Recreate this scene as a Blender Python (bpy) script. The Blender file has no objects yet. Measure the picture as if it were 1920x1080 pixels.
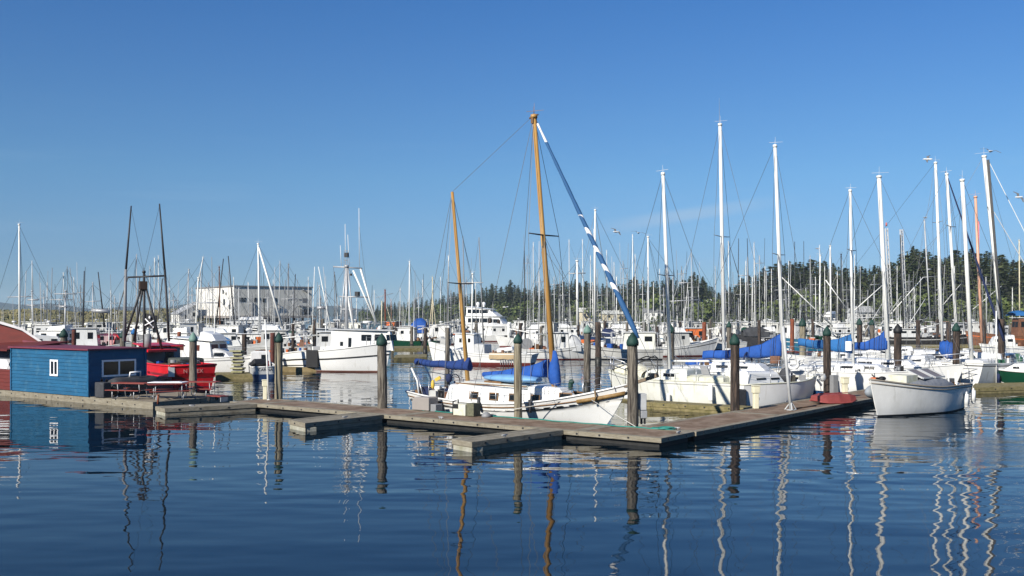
import bpy, bmesh, math, random
from mathutils import Vector, Matrix
R = math.radians
rnd = random.Random(7)
scene = bpy.context.scene
COL = scene.collection

# ---------------------------------------------------------------- camera
F = 1867.0      # focal length in pixels of a 1920 wide picture
H = 4.35        # eye height above the water
HY = 590.0      # horizon row
cd = bpy.data.cameras.new("camera")
cam = bpy.data.objects.new("camera", cd)
COL.objects.link(cam)
cd.sensor_fit = 'HORIZONTAL'
cd.sensor_width = 36.0
cd.lens = F * 36.0 / 1920.0
cd.shift_y = (HY - 540.0) / 1920.0
cd.clip_start = 0.1
cd.clip_end = 20000
cam.location = (0, 0, H)
cam.rotation_euler = (R(90), 0, 0)
scene.camera = cam

# ---------------------------------------------------------------- world + sun
SUN_AZ = math.atan2(-0.63, -0.776)      # towards the sun, from +Y clockwise
SUN_EL = R(29)
world = bpy.data.worlds.new("World")
scene.world = world
world.use_nodes = True
wn = world.node_tree
wn.nodes.clear()
w_out = wn.nodes.new("ShaderNodeOutputWorld")
w_bg = wn.nodes.new("ShaderNodeBackground")
sky = wn.nodes.new("ShaderNodeTexSky")
sky.sky_type = 'NISHITA'
sky.sun_disc = False
sky.sun_elevation = SUN_EL
sky.sun_rotation = SUN_AZ
sky.altitude = 0.0
sky.air_density = 1.0
sky.dust_density = 0.0
sky.ozone_density = 6.0
w_hsv = wn.nodes.new("ShaderNodeHueSaturation")
w_hsv.inputs["Saturation"].default_value = 1.04
wn.links.new(sky.outputs[0], w_hsv.inputs["Color"])
# faint cirrus streaks, fixed to sky directions
tc = wn.nodes.new("ShaderNodeTexCoord")
mp = wn.nodes.new("ShaderNodeMapping")
mp.inputs["Scale"].default_value = (2.2, 1.0, 26.0)
mp.inputs["Rotation"].default_value = (0, R(7), 0)
wn.links.new(tc.outputs["Generated"], mp.inputs["Vector"])
nz = wn.nodes.new("ShaderNodeTexNoise")
nz.inputs["Scale"].default_value = 2.2
nz.inputs["Detail"].default_value = 5.0
wn.links.new(mp.outputs[0], nz.inputs["Vector"])
cr = wn.nodes.new("ShaderNodeMapRange")
cr.inputs["From Min"].default_value = 0.56
cr.inputs["From Max"].default_value = 0.85
cr.inputs["To Max"].default_value = 0.22
wn.links.new(nz.outputs["Fac"], cr.inputs["Value"])
sp = wn.nodes.new("ShaderNodeSeparateXYZ")
wn.links.new(tc.outputs["Generated"], sp.inputs[0])
bd = wn.nodes.new("ShaderNodeMapRange")       # only a band low in the sky
bd.inputs["From Min"].default_value = 0.20
bd.inputs["From Max"].default_value = 0.06
wn.links.new(sp.outputs["Z"], bd.inputs["Value"])
mu = wn.nodes.new("ShaderNodeMath"); mu.operation = 'MULTIPLY'
wn.links.new(cr.outputs[0], mu.inputs[0]); wn.links.new(bd.outputs[0], mu.inputs[1])
def wmath(op, a, b_=0.0):
    n = wn.nodes.new("ShaderNodeMath"); n.operation = op
    for i, x in enumerate((a, b_)):
        if isinstance(x, (int, float)): n.inputs[i].default_value = x
        else: wn.links.new(x, n.inputs[i])
    return n.outputs[0]
def wramp(x, a, c, d=0.0, e=1.0):
    n = wn.nodes.new("ShaderNodeMapRange"); n.interpolation_type = 'SMOOTHSTEP'
    for k, v in zip(("From Min", "From Max", "To Min", "To Max"), (a, c, d, e)): n.inputs[k].default_value = v
    wn.links.new(x, n.inputs["Value"])
    return n.outputs[0]
yy_ = wmath('MAXIMUM', sp.outputs["Y"], 0.05)
az_, el_ = wmath('DIVIDE', sp.outputs["X"], yy_), wmath('DIVIDE', sp.outputs["Z"], yy_)
dd_ = wmath('ABSOLUTE', wmath('SUBTRACT', el_, wmath('ADD', 0.0857, wmath('MULTIPLY', wmath('SUBTRACT', az_, 0.09), 0.165))))
wob_ = wmath('MULTIPLY', wmath('SUBTRACT', nz.outputs["Fac"], 0.5), 0.012)
stk_ = wmath('MULTIPLY', wramp(wmath('ADD', dd_, wob_), 0.010, 0.0), wmath('MULTIPLY', wramp(az_, 0.05, 0.17), wramp(az_, 0.30, 0.17)))
mu2 = wmath('ADD', mu.outputs[0], wmath('MULTIPLY', stk_, 0.52))
mxw = wn.nodes.new("ShaderNodeMix"); mxw.data_type = 'RGBA'
mxw.inputs["B"].default_value = (6.5, 7.4, 8.2, 1)
wn.links.new(mu2, mxw.inputs["Factor"])
wn.links.new(w_hsv.outputs[0], mxw.inputs["A"])
# marine haze: the low sky is greyer and dimmer than the clear-air model
rmp = wn.nodes.new("ShaderNodeValToRGB")
zs_ = wn.nodes.new("ShaderNodeMapRange"); zs_.inputs["From Max"].default_value = 0.4
wn.links.new(sp.outputs["Z"], zs_.inputs["Value"]); wn.links.new(zs_.outputs[0], rmp.inputs[0])
HAZE = [(0.0027, [0.337, 0.493, 0.745]), (0.075, [0.343, 0.466, 0.664]), (0.1377, [0.384, 0.488, 0.663]), (0.2121, [0.452, 0.546, 0.671]), (0.3357, [0.487, 0.611, 0.698]), (0.4797, [0.475, 0.62, 0.728]), (0.6201, [0.438, 0.614, 0.76]), (0.7428, [0.391, 0.605, 0.781])]
while len(rmp.color_ramp.elements) < len(HAZE): rmp.color_ramp.elements.new(0.5)
for e_, (p_, c_) in zip(rmp.color_ramp.elements, HAZE):
    e_.position = p_; e_.color = (*c_, 1)
mlt = wn.nodes.new("ShaderNodeMix"); mlt.data_type = 'RGBA'; mlt.blend_type = 'MULTIPLY'; mlt.inputs["Factor"].default_value = 1.0
wn.links.new(mxw.outputs["Result"], mlt.inputs["A"]); wn.links.new(rmp.outputs[0], mlt.inputs["B"])
wn.links.new(mlt.outputs["Result"], w_bg.inputs["Color"])
w_bg.inputs["Strength"].default_value = 0.10
wn.links.new(w_bg.outputs[0], w_out.inputs[0])

sl = bpy.data.lights.new("sun", 'SUN')
sl.energy = 5.0
sl.angle = R(0.53)
sl.color = (1.0, 0.94, 0.84)
so = bpy.data.objects.new("sun", sl)
COL.objects.link(so)
sd = Vector((math.sin(SUN_AZ) * math.cos(SUN_EL), math.cos(SUN_AZ) * math.cos(SUN_EL), math.sin(SUN_EL)))
so.rotation_euler = sd.to_track_quat('Z', 'Y').to_euler()
so.location = sd * 200

vs = scene.view_settings
vs.view_transform = 'Standard'
vs.look = 'None'
vs.exposure = 0.44
vs.gamma = 1.0
vs.use_curve_mapping = False
scene.cycles.max_bounces = 6
scene.cycles.diffuse_bounces = 2
scene.cycles.glossy_bounces = 4
scene.cycles.caustics_reflective = False
scene.cycles.caustics_refractive = False

# ---------------------------------------------------------------- photo geometry helpers
def gp(px, py, z=0.33):
    """the point of the level plane z seen at this pixel"""
    Y = F * (H - z) / (py - HY)
    return ((px - 960.0) / F * Y, Y, z)

def dp(px, py, Y):
    return ((px - 960.0) / F * Y, Y, H - (py - HY) / F * Y)

def wy(py):
    return F * H / (py - HY)

# ---------------------------------------------------------------- materials
MATS = {}
def mat(name, col, rough=0.55, var=0.12, scale=2.0, bump=0.0, bscale=30.0, metal=0.0, spec=0.4,
        col2=None, stretch=(1, 1, 1), thr=(0.35, 0.7), detail=6.0, streak=None, coat=0.0):
    if name in MATS:
        return MATS[name]
    m = bpy.data.materials.new(name)
    m.use_nodes = True
    nt = m.node_tree
    b = nt.nodes["Principled BSDF"]
    b.inputs["Roughness"].default_value = rough
    b.inputs["Metallic"].default_value = metal
    b.inputs["Specular IOR Level"].default_value = spec
    b.inputs["Coat Weight"].default_value = coat
    t = nt.nodes.new("ShaderNodeTexCoord")
    oi = nt.nodes.new("ShaderNodeObjectInfo")
    mapn = nt.nodes.new("ShaderNodeMapping")
    mapn.inputs["Scale"].default_value = stretch
    nt.links.new(t.outputs["Object"], mapn.inputs["Vector"])
    vm = nt.nodes.new("ShaderNodeVectorMath"); vm.operation = 'ADD'
    sc = nt.nodes.new("ShaderNodeMath"); sc.operation = 'MULTIPLY'; sc.inputs[1].default_value = 37.0
    nt.links.new(oi.outputs["Random"], sc.inputs[0])
    nt.links.new(mapn.outputs[0], vm.inputs[0]); nt.links.new(sc.outputs[0], vm.inputs[1])
    n1 = nt.nodes.new("ShaderNodeTexNoise")
    n1.inputs["Scale"].default_value = scale
    n1.inputs["Detail"].default_value = detail
    n1.inputs["Roughness"].default_value = 0.65
    nt.links.new(vm.outputs[0], n1.inputs["Vector"])
    mr = nt.nodes.new("ShaderNodeMapRange")
    mr.inputs["From Min"].default_value = thr[0]
    mr.inputs["From Max"].default_value = thr[1]
    nt.links.new(n1.outputs["Fac"], mr.inputs["Value"])
    mx = nt.nodes.new("ShaderNodeMix"); mx.data_type = 'RGBA'
    c = list(col)
    if col2 is None:
        a = [max(0, x * (1 - var)) for x in c]
        d = [min(1, x * (1 + var)) for x in c]
    else:
        a, d = c, list(col2)
    mx.inputs["A"].default_value = (*a, 1)
    mx.inputs["B"].default_value = (*d, 1)
    nt.links.new(mr.outputs[0], mx.inputs["Factor"])
    last = mx.outputs["Result"]
    if streak:
        scol, sthr, samt = streak
        mp2 = nt.nodes.new("ShaderNodeMapping")
        mp2.inputs["Scale"].default_value = (1, 1, 0.12)
        nt.links.new(vm.outputs[0], mp2.inputs["Vector"])
        n2 = nt.nodes.new("ShaderNodeTexNoise")
        n2.inputs["Scale"].default_value = 5.0
        n2.inputs["Detail"].default_value = 4.0
        nt.links.new(mp2.outputs[0], n2.inputs["Vector"])
        mr2 = nt.nodes.new("ShaderNodeMapRange")
        mr2.inputs["From Min"].default_value = sthr
        mr2.inputs["From Max"].default_value = sthr + 0.18
        mr2.inputs["To Max"].default_value = samt
        nt.links.new(n2.outputs["Fac"], mr2.inputs["Value"])
        mx2 = nt.nodes.new("ShaderNodeMix"); mx2.data_type = 'RGBA'
        mx2.inputs["B"].default_value = (*scol, 1)
        nt.links.new(mr2.outputs[0], mx2.inputs["Factor"])
        nt.links.new(last, mx2.inputs["A"])
        last = mx2.outputs["Result"]
    nt.links.new(last, b.inputs["Base Color"])
    if bump > 0:
        n3 = nt.nodes.new("ShaderNodeTexNoise")
        n3.inputs["Scale"].default_value = bscale
        n3.inputs["Detail"].default_value = 4.0
        nt.links.new(vm.outputs[0], n3.inputs["Vector"])
        bp = nt.nodes.new("ShaderNodeBump")
        bp.inputs["Strength"].default_value = 1.0
        bp.inputs["Distance"].default_value = bump
        nt.links.new(n3.outputs["Fac"], bp.inputs["Height"])
        nt.links.new(bp.outputs[0], b.inputs["Normal"])
    MATS[name] = m
    return m

WHITE = mat("white_paint", (0.62, 0.62, 0.59), 0.35, col2=(0.74, 0.74, 0.715), scale=1.3, streak=((0.30, 0.27, 0.20), 0.58, 0.6))
WHITE2 = mat("clean_white_gelcoat", (0.69, 0.69, 0.665), 0.25, col2=(0.76, 0.76, 0.74), scale=0.9, streak=((0.40, 0.37, 0.29), 0.61, 0.45))
MASTW = mat("white_mast_paint", (0.74, 0.74, 0.70), 0.4, var=0.08, scale=1.0)
CREAM = mat("stained_cream_gelcoat", (0.68, 0.68, 0.62), 0.45, col2=(0.58, 0.575, 0.48), scale=1.2, thr=(0.5, 0.75), streak=((0.36, 0.36, 0.20), 0.56, 0.75))
MOSSW = mat("mossy_white_deck", (0.60, 0.595, 0.50), 0.6, col2=(0.42, 0.42, 0.27), scale=2.5, thr=(0.45, 0.7))
GREYH = mat("weathered_grey_white_hull", (0.68, 0.675, 0.64), 0.42, col2=(0.78, 0.775, 0.745), scale=1.6, bump=0.006, bscale=5, streak=((0.40, 0.39, 0.34), 0.6, 0.5), stretch=(1, 1, 0.6))
LGREY = mat("light_grey_paint", (0.45, 0.46, 0.46), 0.5)
MGREY = mat("mid_grey_paint", (0.22, 0.225, 0.23), 0.55)
DGREY = mat("dark_grey_canvas", (0.045, 0.047, 0.052), 0.8, var=0.3, bump=0.01, bscale=12)
BLACK = mat("black_rubber", (0.012, 0.012, 0.013), 0.6)
DARKP = mat("dark_pole_paint", (0.03, 0.03, 0.032), 0.5, var=0.3)
GLASS = mat("dark_window_glass", (0.010, 0.012, 0.014), 0.08, spec=0.22)
RED = mat("bright_red_paint", (0.62, 0.014, 0.020), 0.35, var=0.12, scale=1.5, streak=((0.25, 0.02, 0.02), 0.62, 0.5))
REDB = mat("red_bottom_paint", (0.17, 0.03, 0.025), 0.7)
BROWNB = mat("brown_bottom_paint", (0.17, 0.075, 0.055), 0.75)
NAVY = mat("navy_bottom_paint", (0.012, 0.035, 0.10), 0.5)
BLUEB = mat("blue_bottom_paint", (0.02, 0.10, 0.28), 0.5)
BLACKB = mat("black_bottom_paint", (0.015, 0.016, 0.02), 0.6)
TEAL = mat("teal_hull_paint", (0.015, 0.12, 0.20), 0.45)
GREENH = mat("dark_green_hull_paint", (0.006, 0.050, 0.026), 0.25, var=0.1)
GREENM = mat("mid_green_paint", (0.02, 0.09, 0.05), 0.5)
WOODM = mat("varnished_spar", (0.46, 0.27, 0.085), 0.4, col2=(0.34, 0.17, 0.042), scale=3, stretch=(1, 1, 0.15), streak=((0.16, 0.08, 0.03), 0.62, 0.5))
TEAK = mat("teak_trim", (0.16, 0.085, 0.035), 0.55, var=0.25, scale=6)
ROPEB = mat("brown_hemp", (0.20, 0.13, 0.06), 0.85, var=0.3, scale=14)
ALU = mat("aluminium_tube", (0.55, 0.56, 0.57), 0.35, metal=0.7, var=0.08)
WIRE = mat("rigging_wire", (0.10, 0.105, 0.11), 0.45, metal=0.4)
WIREL = mat("pale_rope", (0.55, 0.54, 0.50), 0.8)
GALV = mat("galvanised_steel", (0.42, 0.43, 0.44), 0.5, metal=0.4, var=0.15, scale=8)
BLUEC = mat("bright_blue_canvas", (0.010, 0.070, 0.30), 0.8, var=0.18, scale=2.0, bump=0.02, bscale=5)
BLUEC2 = mat("teal_blue_canvas", (0.015, 0.11, 0.30), 0.8, var=0.2, scale=2.0, bump=0.02, bscale=5)
BLUED = mat("light_blue_rubber", (0.16, 0.34, 0.58), 0.5, var=0.12)
NAVYC = mat("navy_canvas", (0.012, 0.022, 0.07), 0.85, bump=0.015, bscale=6)
TAN = mat("tan_canvas", (0.42, 0.32, 0.19), 0.9, bump=0.015, bscale=6)
ORANGE = mat("orange_paint", (0.55, 0.13, 0.03), 0.55, var=0.25)
RUST = mat("rusty_steel", (0.14, 0.035, 0.018), 0.8, col2=(0.25, 0.075, 0.03), scale=4)
RUST2 = mat("dark_rusty_steel", (0.06, 0.02, 0.014), 0.8, col2=(0.12, 0.03, 0.02), scale=4)
BROWNW = mat("brown_boat_wood", (0.16, 0.07, 0.035), 0.6, var=0.3, scale=3)
YELLOW = mat("yellow_foam", (0.60, 0.42, 0.06), 0.7)
PINK = mat("pale_salmon_paint", (0.66, 0.36, 0.24), 0.5)
BEIGE = mat("beige_paint", (0.62, 0.55, 0.38), 0.5)
PILE = mat("weathered_piling_wood", (0.040, 0.033, 0.027), 0.92, col2=(0.19, 0.168, 0.135), scale=6, stretch=(2.2, 2.2, 0.16), bump=0.07, bscale=9, thr=(0.40, 0.58))
PILEL = mat("pale_piling_wood", (0.10, 0.083, 0.055), 0.92, col2=(0.28, 0.248, 0.175), scale=6, stretch=(2.2, 2.2, 0.10), bump=0.05, bscale=9, thr=(0.38, 0.56))
PILED = mat("dark_piling_wood", (0.020, 0.016, 0.014), 0.92, col2=(0.095, 0.066, 0.05), scale=6, stretch=(2.0, 2.0, 0.2), bump=0.06, bscale=9, thr=(0.42, 0.62))
PILEWET = mat("wet_piling_foot", (0.02, 0.02, 0.015), 0.5)
CAPG = mat("green_piling_cap", (0.009, 0.042, 0.032), 0.7, var=0.3, scale=4)
CAPL = mat("faded_green_piling_cap", (0.14, 0.24, 0.20), 0.6, var=0.15)
DECK = mat("brown_dock_boards", (0.155, 0.100, 0.062), 0.95, col2=(0.26, 0.19, 0.135), scale=1.3, thr=(0.42, 0.6), bump=0.012, bscale=22)
EDGE = mat("grey_dock_timber", (0.27, 0.245, 0.19), 0.9, col2=(0.17, 0.145, 0.10), scale=4, stretch=(0.6, 0.6, 2.5), bump=0.02, bscale=14, streak=((0.09, 0.075, 0.05), 0.58, 0.7))
MOSSE = mat("mossy_dock_timber", (0.24, 0.20, 0.10), 0.95, col2=(0.11, 0.10, 0.035), scale=3.5, bump=0.02, bscale=14)
FLOATD = mat("black_dock_float", (0.016, 0.016, 0.015), 0.7, var=0.4, scale=4)
FLOATC = mat("pale_concrete_float", (0.40, 0.39, 0.33), 0.9, col2=(0.25, 0.24, 0.17), scale=3, bump=0.01, bscale=18)
BLUEW = mat("blue_lap_siding", (0.007, 0.088, 0.185), 0.6, var=0.18, scale=1.6, stretch=(0.5, 0.5, 3), streak=((0.045, 0.14, 0.22), 0.56, 0.55))
MAROON = mat("maroon_roofing", (0.17, 0.035, 0.055), 0.6, var=0.15)
REDW = mat("dark_red_siding", (0.125, 0.018, 0.013), 0.7, var=0.2, scale=2, stretch=(0.5, 0.5, 3))
VINYL = mat("white_vinyl_frame", (0.86, 0.86, 0.86), 0.4, var=0.04)
TABLER = mat("red_table_paint", (0.24, 0.05, 0.035), 0.6, var=0.2, scale=4)
CREAMP = mat("cream_pedestal_plastic", (0.70, 0.66, 0.48), 0.55, var=0.1)
TAUPE = mat("taupe_plastic", (0.27, 0.245, 0.225), 0.6, var=0.08)
HOSE = mat("teal_hose", (0.03, 0.22, 0.18), 0.5)
REDDIN = mat("faded_red_paint", (0.26, 0.055, 0.05), 0.65, var=0.2, scale=3, bump=0.006, bscale=14)
GWALL_SHADE = mat("shade_grey_metal_siding", (0.62, 0.60, 0.525), 0.6, var=0.05, scale=1, streak=((0.25, 0.25, 0.23), 0.62, 0.4))  # white siding toned grey, shade of the turned-away face put into its colour
GWALLW = mat("white_metal_siding", (0.72, 0.70, 0.64), 0.6, var=0.05, scale=1, streak=((0.45, 0.43, 0.38), 0.62, 0.4))
SIGN = mat("faded_sign_grey", (0.17, 0.17, 0.17), 0.7)

# ---------------------------------------------------------------- mesh builder
class MB:
    def __init__(s):
        s.v, s.f, s.m, s.s = [], [], [], []
    def add(s, vs_, fs, m=0, smooth=False):
        o = len(s.v)
        s.v.extend([tuple(p) for p in vs_])
        for k, q in enumerate(fs):
            s.f.append(tuple(o + i for i in q))
            s.m.append(m if isinstance(m, int) else m[k])
            s.s.append(smooth)
        return s
    def box(s, x0, x1, y0, y1, z0, z1, m=0):
        return s.hexa([(x0, y0, z0), (x1, y0, z0), (x1, y1, z0), (x0, y1, z0), (x0, y0, z1), (x1, y0, z1), (x1, y1, z1), (x0, y1, z1)], m)
    def hexa(s, p, m=0):
        return s.add(p, [(3, 2, 1, 0), (4, 5, 6, 7), (0, 1, 5, 4), (1, 2, 6, 5), (2, 3, 7, 6), (3, 0, 4, 7)], m)
    def obox(s, c, sx, sy, sz, rz=0.0, m=0, tilt=0.0):
        ca, sa = math.cos(rz), math.sin(rz)
        ct, st = math.cos(tilt), math.sin(tilt)
        P = []
        for dz in (-1, 1):
            for dx, dy in ((-1, -1), (1, -1), (1, 1), (-1, 1)):
                x, y, z = dx * sx / 2, dy * sy / 2, dz * sz / 2
                x, z = x * ct + z * st, -x * st + z * ct
                P.append((c[0] + x * ca - y * sa, c[1] + x * sa + y * ca, c[2] + z))
        return s.hexa(P, m)
    def beam(s, p0, p1, w, h, m=0):
        p0, p1 = Vector(p0), Vector(p1)
        d = (p1 - p0).normalized()
        up = Vector((0, 0, 1)) if abs(d.z) < 0.95 else Vector((1, 0, 0))
        a = d.cross(up).normalized() * (w / 2)
        b = a.cross(d).normalized() * (h / 2)
        return s.hexa([p0 - a - b, p1 - a - b, p1 + a - b, p0 + a - b, p0 - a + b, p1 - a + b, p1 + a + b, p0 + a + b], m)
    def prism(s, poly, z0, z1, m=0, mside=None):
        n = len(poly)
        V = [(p[0], p[1], z0) for p in poly] + [(p[0], p[1], z1) for p in poly]
        fs = [tuple(range(n - 1, -1, -1)), tuple(range(n, 2 * n))]
        ms = [m, m]
        for i in range(n):
            fs.append((i, (i + 1) % n, n + (i + 1) % n, n + i)); ms.append(m if mside is None else mside)
        return s.add(V, fs, ms)
    def loft(s, rings, m=0, closed=True, caps=True, smooth=True):
        n = len(rings[0])
        V = [p for r in rings for p in r]
        fs, ms = [], []
        for i in range(len(rings) - 1):
            for j in range(n if closed else n - 1):
                k = (j + 1) % n
                fs.append((i * n + j, i * n + k, (i + 1) * n + k, (i + 1) * n + j))
        s.add(V, fs, m, smooth)
        if caps and closed:
            o = len(s.v) - len(V)
            s.f.append(tuple(o + i for i in range(n - 1, -1, -1))); s.m.append(m if isinstance(m, int) else m[0]); s.s.append(False)
            s.f.append(tuple(o + (len(rings) - 1) * n + i for i in range(n))); s.m.append(m if isinstance(m, int) else m[-1]); s.s.append(False)
        return s
    def tube(s, p0, p1, r0, r1=None, n=6, m=0, caps=True):
        return s.path([p0, p1], [r0, r0 if r1 is None else r1], n, m, caps)
    def path(s, pts, r, n=5, m=0, caps=True):
        pts = [Vector(p) for p in pts]
        if not isinstance(r, (list, tuple)):
            r = [r] * len(pts)
        rings = []
        d = (pts[-1] - pts[0])
        d = d.normalized() if d.length > 1e-6 else Vector((0, 0, 1))
        up = Vector((0, 0, 1)) if abs(d.z) < 0.9 else Vector((0, 1, 0))
        for i, p in enumerate(pts):
            t = (pts[min(i + 1, len(pts) - 1)] - pts[max(i - 1, 0)])
            t = t.normalized() if t.length > 1e-9 else d
            a = t.cross(up)
            a = a.normalized() if a.length > 1e-6 else t.orthogonal().normalized()
            b = t.cross(a)
            rings.append([p + (a * math.cos(2 * math.pi * k / n) + b * math.sin(2 * math.pi * k / n)) * r[i] for k in range(n)])
        return s.loft(rings, m, True, caps, n > 4)
    def ell(s, c, rx, ry, rz, n=10, k=6, m=0, top=False):
        rings = []
        for i in range(k + 1):
            a = (-math.pi / 2 + math.pi * i / k) if not top else math.pi / 2 * i / k
            q = max(math.cos(a), 0.02)
            rings.append([(c[0] + rx * q * math.cos(2 * math.pi * j / n), c[1] + ry * q * math.sin(2 * math.pi * j / n), c[2] + rz * math.sin(a)) for j in range(n)])
        return s.loft(rings, m)
    def build(s, name, mats, parent=None, loc=None, bevel=0.0):
        me = bpy.data.meshes.new(name)
        me.from_pydata(s.v, [], s.f)
        if not isinstance(mats, (list, tuple)):
            mats = [mats]
        for x in mats:
            me.materials.append(x)
        me.polygons.foreach_set("material_index", s.m)
        me.polygons.foreach_set("use_smooth", s.s)
        bm = bmesh.new(); bm.from_mesh(me)
        bmesh.ops.recalc_face_normals(bm, faces=bm.faces)
        bm.to_mesh(me); bm.free()
        me.update()
        o = bpy.data.objects.new(name, me)
        COL.objects.link(o)
        if parent is not None:
            o.parent = parent
        if loc is not None:
            o.location = loc
        if bevel > 0:
            md = o.modifiers.new("edge", 'BEVEL')
            md.width = bevel; md.segments = 2; md.limit_method = 'ANGLE'; md.angle_limit = R(40)
        return o

def tag(o, label=None, cat=None, group=None, kind=None):
    if label: o["label"] = label
    if cat: o["category"] = cat
    if group: o["group"] = group
    if kind: o["kind"] = kind
    return o

def thing(name, label, cat, loc=(0, 0, 0), rz=0.0, group=None):
    o = bpy.data.objects.new(name, None)
    o.empty_display_size = 0.3
    COL.objects.link(o)
    o.location = loc
    o.rotation_euler = (0, 0, rz)
    return tag(o, label, cat, group)

def lettering(body, parent, loc, rot, size, material, depth=0.004, squash=1.0, name='lettering'):
    c = bpy.data.curves.new(name, 'FONT')
    c.body = body
    c.size = size
    c.extrude = depth
    c.align_x = 'CENTER'; c.align_y = 'CENTER'
    c.materials.append(material)
    tmp = bpy.data.objects.new("tmp", c)
    COL.objects.link(tmp)
    bpy.context.view_layer.update()
    me = bpy.data.meshes.new_from_object(tmp.evaluated_get(bpy.context.evaluated_depsgraph_get()))
    bpy.data.objects.remove(tmp)
    if not me.materials: me.materials.append(material)
    o = bpy.data.objects.new(name, me)
    COL.objects.link(o)
    o.parent = parent
    o.location = loc
    o.rotation_euler = rot
    o.scale = (squash, 1, 1)
    return o

OFFW = mat("dirty_off_white_paint", (0.42, 0.42, 0.395), 0.5, col2=(0.55, 0.55, 0.52), scale=1.2, streak=((0.22, 0.19, 0.14), 0.57, 0.6))
BLUEG = mat("faded_blue_grey_paint", (0.16, 0.22, 0.28), 0.55, var=0.2)
BLUEC_FOLD = None

# ================================================================ SETTING
def make_water():
    m = bpy.data.materials.new("harbour_water")
    m.use_nodes = True
    nt = m.node_tree
    b = nt.nodes["Principled BSDF"]
    b.inputs["Base Color"].default_value = (0.002, 0.008, 0.014, 1)
    b.inputs["Roughness"].default_value = 0.015
    b.inputs["IOR"].default_value = 1.33
    b.inputs["Specular IOR Level"].default_value = 0.5
    tc = nt.nodes.new("ShaderNodeTexCoord")
    def noise(scale, rot, stretch, detail, rough=0.5):
        mp = nt.nodes.new("ShaderNodeMapping")
        mp.inputs["Rotation"].default_value = (0, 0, R(rot))
        mp.inputs["Scale"].default_value = (stretch[0], stretch[1], 1)
        nt.links.new(tc.outputs["Object"], mp.inputs["Vector"])
        n = nt.nodes.new("ShaderNodeTexNoise")
        n.inputs["Scale"].default_value = scale
        n.inputs["Detail"].default_value = detail
        n.inputs["Roughness"].default_value = rough
        nt.links.new(mp.outputs[0], n.inputs["Vector"])
        return n.outputs["Fac"]
    def math_(op, a, bb):
        n = nt.nodes.new("ShaderNodeMath"); n.operation = op
        for i, x in enumerate((a, bb)):
            if isinstance(x, (int, float)): n.inputs[i].default_value = x
            else: nt.links.new(x, n.inputs[i])
        return n.outputs[0]
    def remap(x, a, c, d, e):
        n = nt.nodes.new("ShaderNodeMapRange")
        for k, v in zip(("From Min", "From Max", "To Min", "To Max"), (a, c, d, e)): n.inputs[k].default_value = v
        nt.links.new(x, n.inputs["Value"])
        return n.outputs[0]
    swell = math_('MULTIPLY', noise(0.95, 8, (0.5, 1.0), 1.0), 0.066)
    mid = math_('MULTIPLY', noise(1.9, -14, (0.5, 1.1), 1.5), 0.0065)
    fine = math_('MULTIPLY', noise(5.5, 20, (0.7, 1.2), 2.0), 0.0016)
    swell2 = math_('MULTIPLY', noise(0.42, -6, (0.22, 1.0), 2.0), 0.050)
    swell = math_('ADD', swell, swell2)
    patch = remap(noise(0.06, 30, (0.5, 1.6), 3.0), 0.42, 0.68, 0.45, 1.5)
    # a cat's-paw of wind over the open water east of the moored hull
    sx = nt.nodes.new("ShaderNodeSeparateXYZ"); nt.links.new(tc.outputs["Object"], sx.inputs[0])
    ex = math_('DIVIDE', math_('SUBTRACT', sx.outputs[0], 17.5), 5.5)
    ey = math_('DIVIDE', math_('SUBTRACT', sx.outputs[1], 31.5), 6.0)
    rr = math_('SQRT', math_('ADD', math_('MULTIPLY', ex, ex), math_('MULTIPLY', ey, ey)), 0)
    wob = math_('MULTIPLY', math_('SUBTRACT', noise(0.5, 0, (1, 1), 3.0), 0.5), 1.4)
    paw = remap(math_('ADD', rr, wob), 1.0, 0.45, 0.0, 1.0)
    # the basin behind the docks is breezier
    far = remap(sx.outputs[1], 50, 90, 1.0, 2.2)
    h = math_('ADD', math_('MULTIPLY', math_('ADD', swell, mid), math_('MULTIPLY', patch, far)), math_('MULTIPLY', fine, patch))
    rip = math_('MULTIPLY', noise(9.0, 10, (0.6, 1.3), 2.0), math_('MULTIPLY', paw, 0.016))
    h = math_('ADD', h, rip)
    bp = nt.nodes.new("ShaderNodeBump")
    bp.inputs["Strength"].default_value = 1.0
    bp.inputs["Distance"].default_value = WAVE
    nt.links.new(h, bp.inputs["Height"])
    nt.links.new(bp.outputs[0], b.inputs["Normal"])
    mb = MB()
    mb.add([(-9000, -300, 0), (9000, -300, 0), (9000, 12000, 0), (-9000, 12000, 0)], [(0, 1, 2, 3)])
    return tag(mb.build("water", m), kind="structure")
WAVE = 0.55
make_water()

def shore(px):
    pts = [(520, 900), (690, 720), (900, 560), (1100, 460), (1300, 395), (1500, 340), (1700, 290), (1920, 250), (2300, 220)]
    for (a, ya), (c, yc) in zip(pts, pts[1:]):
        if px <= c:
            t = (px - a) / (c - a)
            return ya + (yc - ya) * t
    return pts[-1][1]

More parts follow.
